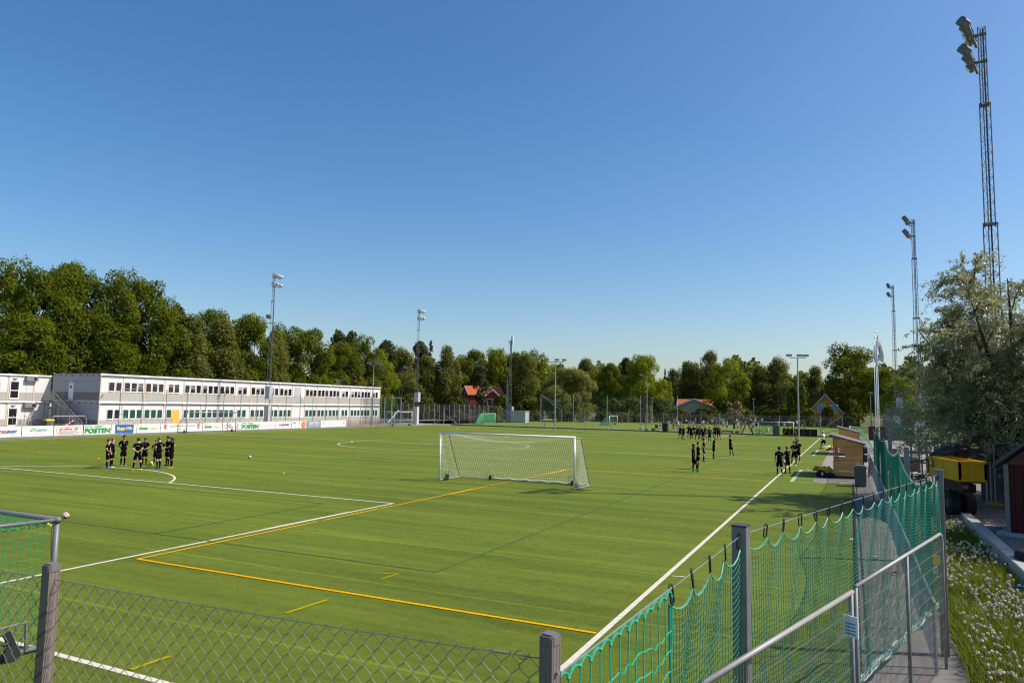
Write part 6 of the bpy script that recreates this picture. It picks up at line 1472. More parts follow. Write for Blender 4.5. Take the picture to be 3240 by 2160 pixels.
bicycle('bicycle seen end on, parked on the asphalt behind the net fence', (7.0, 55.0, 0), R(95), M('bike_dark', (.05, .045, .04), .5), 1.05)
for px, lab in ((2074, 'left one of two dark folding camping chairs, empty'), (2091, 'right one of two dark folding camping chairs, with someone in it')):
    p = GY(px, 1358, 114.2); t = thing('camping_chair', lab, 'chair', (p.x, p.y, 0), R(160)); dk = M('chair_fabric', (.03, .03, .05), .8)
    m = MB(); m.obox((0, 0, .42), (.6, .5, .03)); m.build('seat', dk, t); m = MB(); m.obox((0, -.28, .72), (.62, .04, .62), (R(-12), 0, 0)); m.build('backrest', dk, t)
    for x in (-.28, .28):
        for y in (-.22, .22): m = MB(); m.tube([(x, y, 0), (-x * .8, y, .42)], .014, 5); m.build('leg', steel_dark, t)
p = GY(2092, 1358, 114.1); person('fair-haired person sitting in the right camping chair', (p.x, p.y - .05, .42), R(160), 1.7, 'front', 'sit', 'grey', 'beige', hair='fair', skin='light', shoe='white', group=g4)
p = GY(2066, 1358, 114.0); m = MB(); m.ball((0, 0, .2), .32, 10, 6, (1, .8, .65)); tag(m.build('sports_bag', M('bag_navy', (.02, .02, .07), .8), None, (p.x, p.y, 0)), 'dark blue bag on the ground left of the camping chairs', 'bag')
p = GY(2045, 1360, 113.9); m = MB(); m.ball((0, 0, .15), .28, 10, 6, (1.2, .8, .6)); tag(m.build('sports_bag', black_m, None, (p.x, p.y, 0)), 'black bag beside the person in white on the ground', 'bag')
p = GY(2332, 1363, 114.2); m = MB(); m.ball((0, 0, .16), .33, 10, 6, (1.2, .8, .6)); tag(m.build('sports_bag', black_m, None, (p.x, p.y, 0)), 'black bag at the feet of the woman in a white top', 'bag')
# cones, balls, bibs, bags
cone_o, cone_y = M('cone_orange', (.80, .19, .02), .5, 0, .05), M('cone_yellow', (.80, .66, .03), .5, 0, .05)
m = MB(); m.lathe([(.10, 0), (.105, .008), (.06, .055), (.03, .07), (.025, .07), (.05, .05)], 14); cone_me = m.mesh('marker_cone', cone_o, True)
for (px, py, c, lab) in ((310, 1451, 'o', 'orange marker cone left of the ring of boys'), (788, 1448, 'o', 'orange marker cone beside the ball in the left half'), (897, 1498, 'o', 'orange marker cone nearest the penalty area corner'), (1112, 1399, 'y', 'yellow marker cone left of the centre circle'),
    (1445, 1356, 'y', 'yellow marker cone near the far fence, beyond the centre circle'), (1602, 1383, 'y', 'yellow-green marker cone seen through the middle goal net'), (1801, 1363, 'y', 'yellow marker cone before the gap in the far fence'), (1847, 1394, 'o', 'orange marker cone right beside the middle goal'),
    (2028, 1373, 'o', 'orange marker cone left of the far black team'), (2392, 1413, 'o', 'orange marker cone right of the boy standing alone'), (2466, 1383, 'o', 'orange marker cone before the yellow steel frame'), (2554, 1486, 'o', 'orange marker cone beside the coloured bibs'), (65, 1386, 'y', 'yellow marker cone below the first banner'), (153, 1662, 'y', 'yellow marker cone by the corner of the near left goal')):
    p = G(px, py); s = 1.0 if py > 1420 else 1.35
    tag(inst('marker_cone', cone_me, None, (p.x, p.y, .003), (0, 0, 0), s, [cone_o if c == 'o' else cone_y]), lab, 'marker cone', 'marker cones on the pitch')
def ball(label, loc, r, ca, cb):
    m = MB(); bm = bmesh.new(); bmesh.ops.create_icosphere(bm, subdivisions=3, radius=r); me = bpy.data.meshes.new('football')
    for f in bm.faces:
        c = f.calc_center_median().normalized(); f.smooth = True
        f.material_index = 1 if (math.sin(c.x * 5 + 1) * math.sin(c.y * 5 + .5) * math.sin(c.z * 5 + 2)) > -.05 else 0
    bm.to_mesh(me); bm.free(); me.materials.append(ca); me.materials.append(cb); o = inst('football', me, None, loc, (.5, .3, 1)); return tag(o, label, 'football')
bw, bk, brd, bye = M('ball_white', (.75, .73, .68), .4), M('ball_black', (.03, .03, .03), .4), M('ball_red', (.32, .03, .05), .4), M('ball_yellow', (.7, .6, .05), .4)
p = G(207, 1640); ball('white and dark red football on the grass beside the near left goal', (p.x, p.y, .11), .11, bw, brd)
p = G(790, 1450); ball('pale football on the grass in the left half', (p.x, p.y, .11), .11, bw, brd)
p = G(487, 1470); ball('yellow football at the feet of the ring of boys', (p.x, p.y - .2, .11), .11, bye, bw)
p = G(2467, 1505); q = GY(2479.5, 1460, p.y + .05); ball('white and black football held by the boy walking on the touchline', q, .11, bw, bk)
p = GY(2171, 1330, 120); ball('white football in the air before the brown shelter', p, .19, bw, bk)
p = GY(1995, 1341, 125); ball('white football on the far pitch left of the goal with white posts', (p.x, p.y, .12), .16, bw, bk)
p = G(685, 1409); m = MB(); m.lathe([(.11, 0), (.11, .02), (.0, .03)], 10); tag(m.build('rubber_disc', black_m, None, (p.x, p.y, .0)), 'small dark disc lying on the grass in the left half', 'disc')
def clothpile(label, loc, s, mats, seed, nm='bib_pile', n=7):
    t = thing(nm, label, 'bibs', loc, 0, None, (1, 1, 2.6 if s < .6 else 1.6)); rd = random.Random(seed)
    for k in range(n):
        m = MB(); N_ = 6; w = s * rd.uniform(.5, 1); ox, oy = rd.uniform(-s, s) * .7, rd.uniform(-s, s) * .5; ph = rd.uniform(0, 6); vs = []
        for j in range(N_):
            for i in range(N_):
                u, v = i / (N_ - 1) - .5, j / (N_ - 1) - .5; vs.append((ox + u * w * 1.5, oy + v * w, .05 + .10 * max(0, 1 - 4 * (u * u + v * v)) + .035 * math.sin(u * 9 + ph) * math.cos(v * 8 + ph) + .02 * k / n))
        m.add(vs, [(j * N_ + i, j * N_ + i + 1, (j + 1) * N_ + i + 1, (j + 1) * N_ + i) for j in range(N_ - 1) for i in range(N_ - 1)])
        m.build('bib', mats[k % len(mats)], t, smooth=True)
by_, bo_, bg_ = M('bib_yellow', (.85, .58, .01), .7), M('bib_orange', (.85, .22, .02), .7), M('bib_green', (.05, .50, .10), .7)
p = G(2603, 1496); clothpile('heap of yellow, orange and green bibs by the near dugout', (p.x, p.y, 0), .55, [by_, bo_, by_, bg_, by_, bo_, bg_], 2)
p = G(2625, 1417); clothpile('low heap of yellow and white bibs behind the man in white', (p.x, p.y, 0), .8, [by_, CLOTH['black'], by_, CLOTH['white'], bo_], 6)
p = G(2617, 1424); clothpile('dark and yellow clothes lying beside the walking man', (p.x + .3, p.y, 0), .6, [CLOTH['black'], by_, CLOTH['maroon']], 9)
for px, row, lab, s in ((2598, 1509, 'black sports bag with a white cross print in front of the near dugout', 1.0), (2624, 1511, 'black sports bag next to the one with a white cross print', 1.05)):
    p = G(px, row); t = thing('sports_bag', lab, 'bag', (p.x, p.y, 0), R(20)); m = MB(); m.ball((0, 0, .17), .27, 14, 8, (1.15 * s, .75, .62 if not lab.startswith('black sports bag with') else .95)); m.build('body', M('bag_black', (.014, .013, .018), .8, 0, .2, 6), t, smooth=True)
    m = MB(); m.tube([(-.15, 0, .30), (-.08, .05, .42), (.08, .05, .42), (.15, 0, .30)], .02, 5); m.build('strap', black_m, t)
    if lab.startswith('black sports bag with'): m = MB(); m.box(-.025, .025, -.212, -.195, .10, .32); m.box(-.08, .08, -.214, -.197, .20, .25); m.build('emblem', white_paint, t)
# flagpoles
def flag(parent, L_, Wf, mat, ang, seed, emb=None):
    rd = random.Random(seed); nx, nz = 14, 10; vs = []
    for j in range(nz + 1):
        for i in range(nx + 1):
            u, v = i / nx, j / nz; a = ang + .5 * math.sin(u * 5 + seed); fold = .22 * u
            x = Wf * .26 * u * math.cos(a) + .10 * math.sin(u * 13 + v * 4 + seed) * u; y = Wf * .26 * u * math.sin(a) + .10 * math.cos(u * 12 + v * 5) * u
            vs.append((x, y, -L_ * v - Wf * .62 * u ** 1.2))
    m = MB(); m.add(vs, [(j * (nx + 1) + i, j * (nx + 1) + i + 1, (j + 1) * (nx + 1) + i + 1, (j + 1) * (nx + 1) + i) for j in range(nz) for i in range(nx)]); return m, vs
fw = M('flag_white', (.78, .75, .75), .7, 0, .04, 3); fr_ = M('flag_maroon', (.22, .03, .07), .7); fbl = M('flag_blue', (.04, .20, .55), .7)
for k, (px, row, mats, lab) in enumerate(((2764, 1083, (fw, fbl), 'nearest white flagpole, with a white and blue flag'), (2769, 1066, (fw, fr_), 'middle white flagpole, its pale flag hanging to the right'), (2773, 1048, (fw, fr_), 'farthest white flagpole, with a white and dark red flag'))):
    p = G(px, row, 11.2); t = thing('flagpole', lab, 'flagpole', (p.x, p.y, 0), 0, 'flagpoles beside the dugouts')
    m = MB(); m.tube([(0, 0, 0), (0, 0, 5), (0, 0, 11.1)], [.055, .045, .028], 10); m.build('pole', white_paint, t, smooth=True)
    m = MB(); m.ball((0, 0, 11.15), .08, 10, 8); m.build('finial', M('finial', (.6, .55, .45), .3, .6), t)
    f_, vs = flag(t, 1.7, 1.6, mats, R(-20 + 25 * k), k * 2 + 1); nx = 14
    for i, f in enumerate(f_.f):
        j, ii = i // nx, i % nx
        f_.mi[i] = 1 if ((k == 0 and (j > 7 or (3 < ii < 9 and 2 < j < 6))) or (k > 0 and 3 < j < 8 and 3 < ii < 10)) else 0
    fo = f_.build('flag', list(mats), t, (0.04, 0, 10.9), smooth=True)
# plank wall, climbing slope and board pile on the asphalt beyond
pw = thing('plank_wall', 'tall weathered plank wall beside the mast with the blue cover', 'wall', (GY(2800, 1330, 118).x, 118, 0)); wd = M('grey_plank', (.15, .125, .125), .85, 0, .2, 2); x1 = GY(2873, 1330, 118).x - pw.location.x; hh = GY(2830, 1290, 118).z
for k in range(22): m = MB(); m.box(x1 * k / 22, x1 * (k + .94) / 22, 0, .05, 0, hh + .02 * math.sin(k * 7)); m.build('plank', wd, pw)
rp_ = thing('ramp', 'tall slanting grey ramp with a green net behind the flagpoles', 'ramp', (GY(2790, 1340, 104).x, 104, 0)); m = MB(); m.prism([(0, 0), (4.4, 0), (4.2, .3), (.9, 3.4), (0.3, 3.4)], 'y', 0, 1.6); m.build('slope', M('ramp_grey', (.24, .23, .215), .8), rp_)
m = MB(); wires(m, (-1.5, -.1, .2), (1, 0, 0), 6.0, 2.4, .12, .006); tag(m.build('net', net_green, rp_), kind='stuff')
m = MB(); m.box(0, 2.0, 0, .8, 0, 1.9); tag(m.build('dark_board', M('maroon_board', (.10, .015, .03), .7), None, (GY(2748, 1350, 102).x, 102, 0)), 'dark maroon board panel behind the flagpoles', 'board')
m = MB(); [m.tube([(k * .18, 0, 0), (k * .18, 0, 1.5)], .02, 4) for k in range(16)]; m.tube([(0, 0, 1.5), (2.7, 0, 1.5)], .03, 5); tag(m.build('barrier', M('barrier_beige', (.45, .42, .32), .6), None, (GY(2692, 1345, 111).x, 111.2, 0)), 'pale upright barrier railing above the second dugout', 'barrier')
m = MB(); m.box(0, 3.0, 0, .1, .3, 1.3); tag(m.build('banner', M('banner_blue', (.12, .32, .60), .6), None, (GY(2600, 1330, 178).x, 178.5, 0)), 'blue banner on the back fence of the far pitch', 'banner')
# wooden stand and pallets in the shade beside the willow
grey_wd = M('old_wood', (.16, .14, .13), .85, 0, .25, 3)
st_ = thing('wooden_stand', 'dark wooden stand of uprights and rails at the left foot of the silver willow', 'stand', (7.2, 41.6, 0), R(10))
for k in range(8): m = MB(); m.box(k * .42, k * .42 + .10, 0, .08, 0, 2.5 + .1 * (k % 3)); m.build('upright', grey_wd, st_)
for z in (.9, 1.5, 2.1): m = MB(); m.box(-.1, 3.2, -.06, -.002, z, z + .12); m.build('rail', grey_wd, st_)
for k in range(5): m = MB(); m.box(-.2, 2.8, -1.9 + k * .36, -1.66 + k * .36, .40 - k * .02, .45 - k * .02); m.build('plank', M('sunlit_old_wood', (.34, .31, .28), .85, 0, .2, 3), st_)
pl_ = thing('wooden_fence', 'brown upright boards standing in a row behind the net fence', 'fence', (6.0, 47.5, 0)); 
for k in range(5): m = MB(); m.box(k * .42, k * .42 + .34, 0, .06, 0, .95 + .05 * (k % 2)); m.build('board', M('brown_board', (.12, .075, .055), .8, 0, .2, 3), pl_)
fr2 = thing('gate_frame', 'square dark timber frame beside the end-on bicycle', 'frame', (7.45, 47.8, 0)); m = MB(); m.bar((0, 0, 0), (0, 0, 1.35), .12); m.bar((1.1, 0, 0), (1.1, 0, 1.35), .12); m.bar((-.06, 0, 1.3), (1.16, 0, 1.3), .12); m.build('frame', grey_wd, fr2)
rl = thing('steel_rail', 'dark steel handrail on a slim post between the net fence and the tipper', 'handrail', (5.6, 25.8, 0)); m = MB(); m.tube([(0, 0, 1.85), (3.2, 1.2, 2.35)], .035, 6); m.build('rail', M('rail_dark', (.10, .12, .17), .4, .4), rl); m = MB(); m.tube([(1.05, .4, 0.1), (1.0, .4, 2.0)], .03, 6); m.build('post', steel_dark, rl)
# yellow tipper trailer
yel = M('tipper_yellow', (.66, .34, .012), .45, 0, .12, 2.5); tz = .36
tt = thing('tipper_trailer', 'yellow tipper trailer parked under the silver willow', 'trailer', (0, 0, 0))
B_ = GD(3038, 1520, 29.0); zb = GD(3038, 1518, 29.0).z; zt_ = GD(3038, 1462, 29.0).z
B_ = Vector((B_.x, B_.y, 0)); e1 = GD(2941, 1505, 31.4); e1 = Vector((e1.x, e1.y, 0)) - B_; e2 = Vector((e1.y, -e1.x, 0)).normalized() * .8; A = B_ + e1; D_ = A + e2
tt.location = B_; 
def side(a, c, nm='side_panel'):
    a, c = a - B_, c - B_; m = MB(); m.bar(a + Vector((0, 0, (zb + zt_) / 2)), c + Vector((0, 0, (zb + zt_) / 2)), .05, zt_ - zb); o = m.build(nm, yel, tt)
    m = MB(); m.bar(a + Vector((0, 0, zt_)), c + Vector((0, 0, zt_)), .10, .09); m.build('top_rail', yel, tt)
    m = MB(); m.bar(a + Vector((0, 0, zb)), c + Vector((0, 0, zb)), .09, .08); m.build('bottom_rail', yel, tt)
    for k in (0, 1, 2): p = a.lerp(c, k / 2); m = MB(); m.bar(p + Vector((0, 0, zb)), p + Vector((0, 0, zt_)), .075, .075); m.build('stake', yel, tt)
side(B_, A); side(B_, B_ + e2, 'tailgate'); side(A, D_, 'headboard'); side(B_ + e2, D_)
m = MB(); z = zb + .02; m.add([Vector((0, 0, z)), A - B_ + Vector((0, 0, z)), D_ - B_ + Vector((0, 0, z)), e2 + Vector((0, 0, z)), Vector((0, 0, z - .12)), A - B_ + Vector((0, 0, z - .12)), D_ - B_ + Vector((0, 0, z - .12)), e2 + Vector((0, 0, z - .12))], [(0, 1, 2, 3), (7, 6, 5, 4), (0, 4, 5, 1), (1, 5, 6, 2), (2, 6, 7, 3), (3, 7, 4, 0)]); m.build('floor', M('tipper_floor', (.10, .07, .03), .8), tt)
ud = e1.normalized(); nd = Vector((-ud.y, ud.x, 0)); nd = nd if nd.dot(e2) < 0 else -nd
c = (A - B_) * .86 + nd * .035
m = MB(); tri = [(-.19, zb + .28), (.19, zb + .28), (0, zb + .78)]
def tri_m(s, off, mat):
    m = MB(); ctr = Vector((0, zb + .44)); vs = []
    for q in tri: d = (Vector(q) - ctr) * s + ctr; vs.append(c + ud * d.x + nd * off + Vector((0, 0, d.y)))
    m.add(vs, [(0, 1, 2)]); return m.build('warning_triangle', mat, tt)
tri_m(1.0, .025, M('triangle_red', (.22, .02, .02), .5)); tri_m(.62, .032, M('triangle_cream', (.62, .60, .50), .5))
for f, s in ((.42, .18), (.42, .82), (.78, .18), (.78, .82)):
    p = e1 * f + e2 * s; m = MB(); m.tube([p + nd * .14 + Vector((0, 0, tz + .40)), p - nd * .14 + Vector((0, 0, tz + .40))], .40, 20); w_ = m.build('wheel', rubber, tt)
    m = MB(); m.tube([p + nd * .145 + Vector((0, 0, tz + .40)), p - nd * .145 + Vector((0, 0, tz + .40))], .17, 12); m.build('rim', M('rim_brown', (.12, .07, .05), .6), w_)
m = MB(); m.bar(e2 * .5 + e1 * .1 + Vector((0, 0, zb - .3)), e1 + e2 * .5 + Vector((0, 0, zb - .3)), .4, .3); m.build('chassis', black_m, tt)
m = MB(); m.obox(e2 * .2 + Vector((0, 0, zb - .22)) - ud * .02, (.14, .08, .14)); m.build('rear_lamp', M('lamp_orange', (.30, .08, .03), .5), tt)
# pale drums under a black cover next to the tipper bed
dr_ = thing('covered_drums', 'pale brown drums under a black cover behind the tipper bed', 'drums', (*(Vector(GD(3034, 1440, 32.6)))[:2], tz))
for k in range(2): m = MB(); m.lathe([(.24, 0), (.25, .9), (.24, 2.1), (.24, 2.2)], 14, (k * .5 - .4, (k % 2) * .3, 0)); m.build('drum', M('drum_tan', (.24, .15, .11), .8), dr_)
m = MB(); vs = []; N_ = 9
for j in range(N_):
    for i in range(N_): u, v = i / (N_ - 1) * 2 - 1, j / (N_ - 1) * 2 - 1; vs.append((u * .95, v * .6, 2.35 - .35 * (u * u) - .2 * v * v + .06 * math.sin(u * 9 + v * 5)))
m.add(vs, [(j * N_ + i, j * N_ + i + 1, (j + 1) * N_ + i + 1, (j + 1) * N_ + i) for j in range(N_ - 1) for i in range(N_ - 1)]); m.build('cover', black_m, dr_)
# site fence, board wall behind it and the red hut
h0 = GD(3146, 1590, 34.0); sf = thing('site_fence', 'galvanised temporary site fence right of the yellow tipper', 'fence', (h0.x, h0.y, tz), R(-28))
for k in range(2):
    x = k * 3.5; m = MB(); m.tube([(x + .05, 0, .12), (x + .05, 0, 2.35), (x + .15, 0, 2.45), (x + 3.3, 0, 2.45), (x + 3.4, 0, 2.35), (x + 3.4, 0, .12)], .022, 6); m.tube([(x + .05, 0, .2), (x + 3.4, 0, .2)], .018, 5); m.build('frame', steel, sf)
    m = MB(); [m.tube([(x + .1 + i * .11, 0, .2), (x + .1 + i * .11, 0, 2.45)], .0035, 3, cap=False) for i in range(30)]; [m.tube([(x + .05, 0, .3 + j * .3), (x + 3.4, 0, .3 + j * .3)], .0035, 3, cap=False) for j in range(8)]; tag(m.build('wire_mesh', steel_dark, sf), kind='stuff')
m = MB(); m.tube([(-.35, .3, 0), (-.35, .3, 2.5)], .03, 6); m.tube([(-.15, .15, 0), (-.15, .15, 2.5)], .025, 6); m.build('post', steel, sf)
for x, cc in ((.9, M('sign_yellowgreen', (.32, .36, .12), .6)), (1.5, M('sign_orange', (.55, .20, .04), .6)), (1.95, M('sign_brown', (.25, .16, .06), .6))): m = MB(); m.obox((x, -.03, 2.05), (.42, .01, .2), (0, R(-4), 0)); m.build('sign', cc, sf)
for k in range(1): m = MB(); m.bar((-.1, -.15, .08), (2.4, -1.3, .08), .16, .12); tag(m.build('traffic_beam', M('barrier_yellow', (.62, .30, .02), .6), None, (h0.x, h0.y, tz), (0, 0, R(-28))), 'yellow-orange beam lying on the gravel before the site fence', 'beam')
bwl = thing('board_wall', 'dark weathered upright board wall behind the site fence', 'wall', (h0.x - .2, h0.y + 1.6, tz), R(-20))
for k in range(26): m = MB(); m.box(k * .2, k * .2 + .185, (k % 2) * .02, .03 + (k % 2) * .02, 0, 2.35); m.build('board', M('dark_board_grey', (.085, .085, .085), .85, 0, .35, 2.5), bwl)
m = MB(); [m.box(3.0, 4.2, -.25, .0, 1.5 + k * .12, 1.6 + k * .12) for k in range(5)]; tag(m.build('brick_pack', M('brick_red', (.20, .075, .05), .85, 0, .2, 6), None, (h0.x - .2, h0.y + 1.2, tz), (0, 0, R(-20))), 'stack of reddish bricks seen through the site fence', 'bricks')
hx = GD(3186, 1640, 26.0); hut = thing('red_hut', 'small dark red wooden hut with a grey roof at the right frame edge', 'hut', (hx.x + .05, hx.y + .1, tz), R(-22)); hm = M('hut_red', (.065, .007, .006), .7, 0, .15, 2)
for k in range(12): m = MB(); m.box(k * .2, k * .2 + .19, 0, .04, .15, 2.1); m.build('board', hm, hut)
m = MB(); m.box(.02, 2.4, .045, 2.4, .1, 2.1); m.build('core', hm, hut)
for x in (-.06, 2.36): m = MB(); m.box(x, x + .12, -.04, .02, .1, 2.1); m.build('corner_board', steel_dark, hut)
m = MB(); m.box(-.25, 2.65, -.3, 2.6, 0.0, .1); m.build('base', concrete, hut)
m = MB(); m.prism([(-.28, 2.0), (1.2, 3.25), (2.68, 2.0), (2.68, 2.1), (1.2, 3.35), (-.28, 2.1)], 'y', -.3, 2.7); m.build('roof', M('hut_roof', (.085, .08, .09), .8, 0, .1, 2), hut)
m = MB(); m.prism([(-.02, 2.1), (1.2, 3.2), (2.42, 2.1)], 'y', .0, .04); m.build('gable', M('hut_gable', (.12, .055, .04), .8), hut)
m = MB(); m.box(1.5, 2.1, -.03, -.002, 1.2, 1.8); m.build('window', glass_dark, hut)
ty = GD(3225, 1700, 21.5)
for k in range(1): m = MB(); m.tube([(.45 * math.cos(a * math.pi / 12), .45 * math.sin(a * math.pi / 12), .18) for a in range(25)], .17, 10, cap=False); tag(m.build('tyre', rubber, None, (ty.x + .5, ty.y, tz), smooth=True), 'black tyre lying on the gravel below the red hut', 'tyre')
for k, (px, row) in enumerate(((3205, 1742), (3213, 1752))):
    p = GD(px, row, 18.3); m = MB(); m.tube([(i * .16, .05 * math.sin(i * 1.3 + k), .03 + .01 * k) for i in range(10)], .028, 6); tag(m.build('hose', M('hose_blue', (.01, .06, .25), .5), None, (p.x, p.y, tz), (0, 0, R(12 + 7 * k)), smooth=True), ('upper of two blue hoses on the gravel at the right edge', 'lower of two blue hoses on the gravel at the right edge')[k], 'hose')

# ------------------------------------------------------------------ meadow strip with dandelion clocks
rs = np.random.RandomState(12); n = 56000
X = rs.uniform(5.55, 7.4, n); Y = 1.5 + rs.uniform(0, 1, n) ** 1.5 * 27; patch = np.sin(X * 3.1 + 1) * np.sin(Y * 1.7) + np.sin(X * 1.3 + Y * .9)
keep = (rs.rand(n) < .62 + .3 * patch); X, Y = X[keep], Y[keep]; n = len(X)
hgtb = rs.uniform(.10, .38, n); ang = rs.uniform(0, 2 * math.pi, n); wd_ = rs.uniform(.003, .009, n); ln = rs.uniform(.0, .22, n) + .02
P0 = np.stack([X, Y, np.zeros(n)], 1); dv = np.stack([np.cos(ang), np.sin(ang), np.zeros(n)], 1); sv = np.stack([-np.sin(ang), np.cos(ang), np.zeros(n)], 1)
mid = P0 + dv * (ln * .35)[:, None] + np.array([0, 0, 1]) * (hgtb * .65)[:, None]; tip = P0 + dv * ln[:, None] + np.array([0, 0, 1]) * hgtb[:, None]
V = np.concatenate([np.stack([P0 - sv * wd_[:, None], P0 + sv * wd_[:, None], mid + sv * wd_[:, None] * .8, mid - sv * wd_[:, None] * .8], 1), np.stack([mid - sv * wd_[:, None] * .8, mid + sv * wd_[:, None] * .8, tip + sv * .001, tip - sv * .001], 1)])
tone = np.clip(rs.normal(.5, .25, n), 0, 1)
tag(inst('grass', quads_mesh('grass', V, leaf_mat('grass_blades', (.045, .085, .006), (.20, .23, .020), .4), np.concatenate([tone, tone]))), 'long uncut grass along the net fence full of dandelions', 'grass', kind='stuff')
bm = bmesh.new(); bmesh.ops.create_icosphere(bm, subdivisions=1, radius=.030); dm_ = bpy.data.meshes.new('seed_head'); bm.to_mesh(dm_); bm.free()
fl_m = M('dandelion_fluff', (.62, .55, .43), .95, 0, .15, 30); dm_.materials.append(fl_m)
# fluffy heads: radiating fine quads
rq2 = np.random.RandomState(3); d = rvec(rq2, 46); Pq = d * .022; Vq = leafquads(rq2, Pq, d, .020, 1.6, .4); head_me = quads_mesh('seed_head', Vq, fl_m)
m = MB(); m.tube([(0, 0, 0), (.01, 0, .5), (0, 0, 1)], [.006, .005, .004], 4); stem_me = m.mesh('stem', M('stem_green', (.10, .15, .03), .7))
cnt = 0; tries = 0; pts_ = []
while cnt < 300 and tries < 9000:
    tries += 1
    x = rq.uniform(5.7, 7.3); y = 2.5 + rq.random() ** 1.25 * 20
    if math.sin(x * 2.2 + 2) * math.sin(y * 1.1 + .4) + math.sin(x * .9 + y * .7) + rq.uniform(-.8, .8) < -.1: continue
    pts_.append((x, y)); cnt += 1
for (x, y) in pts_:
    h = rq.uniform(.20, .42)
    t = thing('dandelion', 'dandelion gone to white seed in the long grass by the net fence', 'dandelion', (x, y, 0), rq.uniform(0, 6), 'dandelions in the long grass')
    inst('stem', stem_me, t, scale=(1, 1, h)); inst('seed_head', head_me, t, (0, 0, h), scale=rq.uniform(.95, 1.45))
Vx = []
for k in range(2600):
    x = rq.uniform(5.7, 7.35); y = 1.5 + rq.random() * 26
    if math.sin(x * 2.2 + 2) * math.sin(y * 1.1 + .4) + rq.uniform(-.5, .5) < .1: continue
    h = rq.uniform(.15, .4); dd_ = rvec(rq2, 26); Vx.append(leafquads(rq2, dd_ * .022 + np.array([x, y, h]), dd_, .024, 1.5, .4))
tag(inst('dandelion_patch', quads_mesh('dandelion_patch', np.concatenate(Vx), fl_m)), 'white dandelion seed heads scattered thinly through the long grass', 'dandelions', kind='stuff')

# ------------------------------------------------------------------ side fence along the path (1.1 m)
sfn = thing('side_fence', 'waist-high chain-link fence with a steel top rail along the path', 'fence', (5.13, 0, 0))
m = MB(); m.tube([(0, 5.5, 1.08), (0, 66, 1.08)], .024, 6); m.build('rail', steel, sfn)
pm = MB(); pm.tube([(0, 0, 0), (0, 0, 1.1)], .024, 6); pm = pm.mesh('post', steel)
for k in range(25): inst('post', pm, sfn, (0, 5.6 + k * 2.5, 0))
m = MB(); wires(m, (0, 5.5, .05), (0, 1, 0), 40, 1.02, .085, .002); tag(m.build('wire_mesh', steel, sfn), kind='stuff')
hd_ = MB(); hd_.tube([(0, 0, .3), (.02, .02, .8)], .02, 5)

# ------------------------------------------------------------------ net fence at the corner: posts, wire, carabiners, net
nf = thing('net_fence', 'tall net fence of square steel posts with a green net hung on black clips', 'fence', (5.3, 6.7, 0))
O_ = Vector((5.3, 6.7, 0))
PA = Vector((2.86, -4.38, 0)); PB = Vector((3.20, -1.0, 0)); PC = Vector((5.36, 6.7, 0)); line = [Vector((5.32, 14.8, 0)), Vector((5.30, 23.4, 0)), Vector((5.30, 31.4, 0)), Vector((5.34, 39.6, 0))]
postm = M('square_post', (.085, .09, .092), .5, .35, .2, 2.5); postlit = postm
def sqpost(parent, p, w, h, rz, mat, capm, nm='post'):
    m = MB(); m.box(-w / 2, w / 2, -w / 2, w / 2, -.05, h); o = m.build(nm, mat, parent, p - O_ if parent is nf else p, (0, 0, rz))
    bv = o.modifiers.new('edge', 'BEVEL'); bv.width = .008; bv.segments = 2
    m = MB(); m.box(-w / 2 - .003, w / 2 + .003, -w / 2 - .003, w / 2 + .003, h, h + .012); m.build('post_cap', capm, o); return o
sqp = M('net_post_steel', (.20, .205, .21), .45, .45, .22, 3)
sqpost(nf, PB, .122, 3.0, R(-8), sqp, M('net_post_cap', (.05, .05, .06), .6)); sqpost(nf, PC, .125, 3.0, R(-6), sqp, cap_plastic)
for p in line: sqpost(nf, p + Vector((.06, 0, 0)), .125, 3.0, R(2), sqp, cap_plastic)
kr = random.Random(17)
m = MB(); m.tube([(0, .03, 0), (.022, .018, 0), (.022, -.075, 0), (0, -.092, 0), (-.022, -.075, 0), (-.022, .018, 0), (0, .03, 0)], .0065, 6, cap=False); m.v = [(x, 0 + z, y) for (x, y, z) in m.v]; clip_me = m.mesh('carabiner', black_m, True)
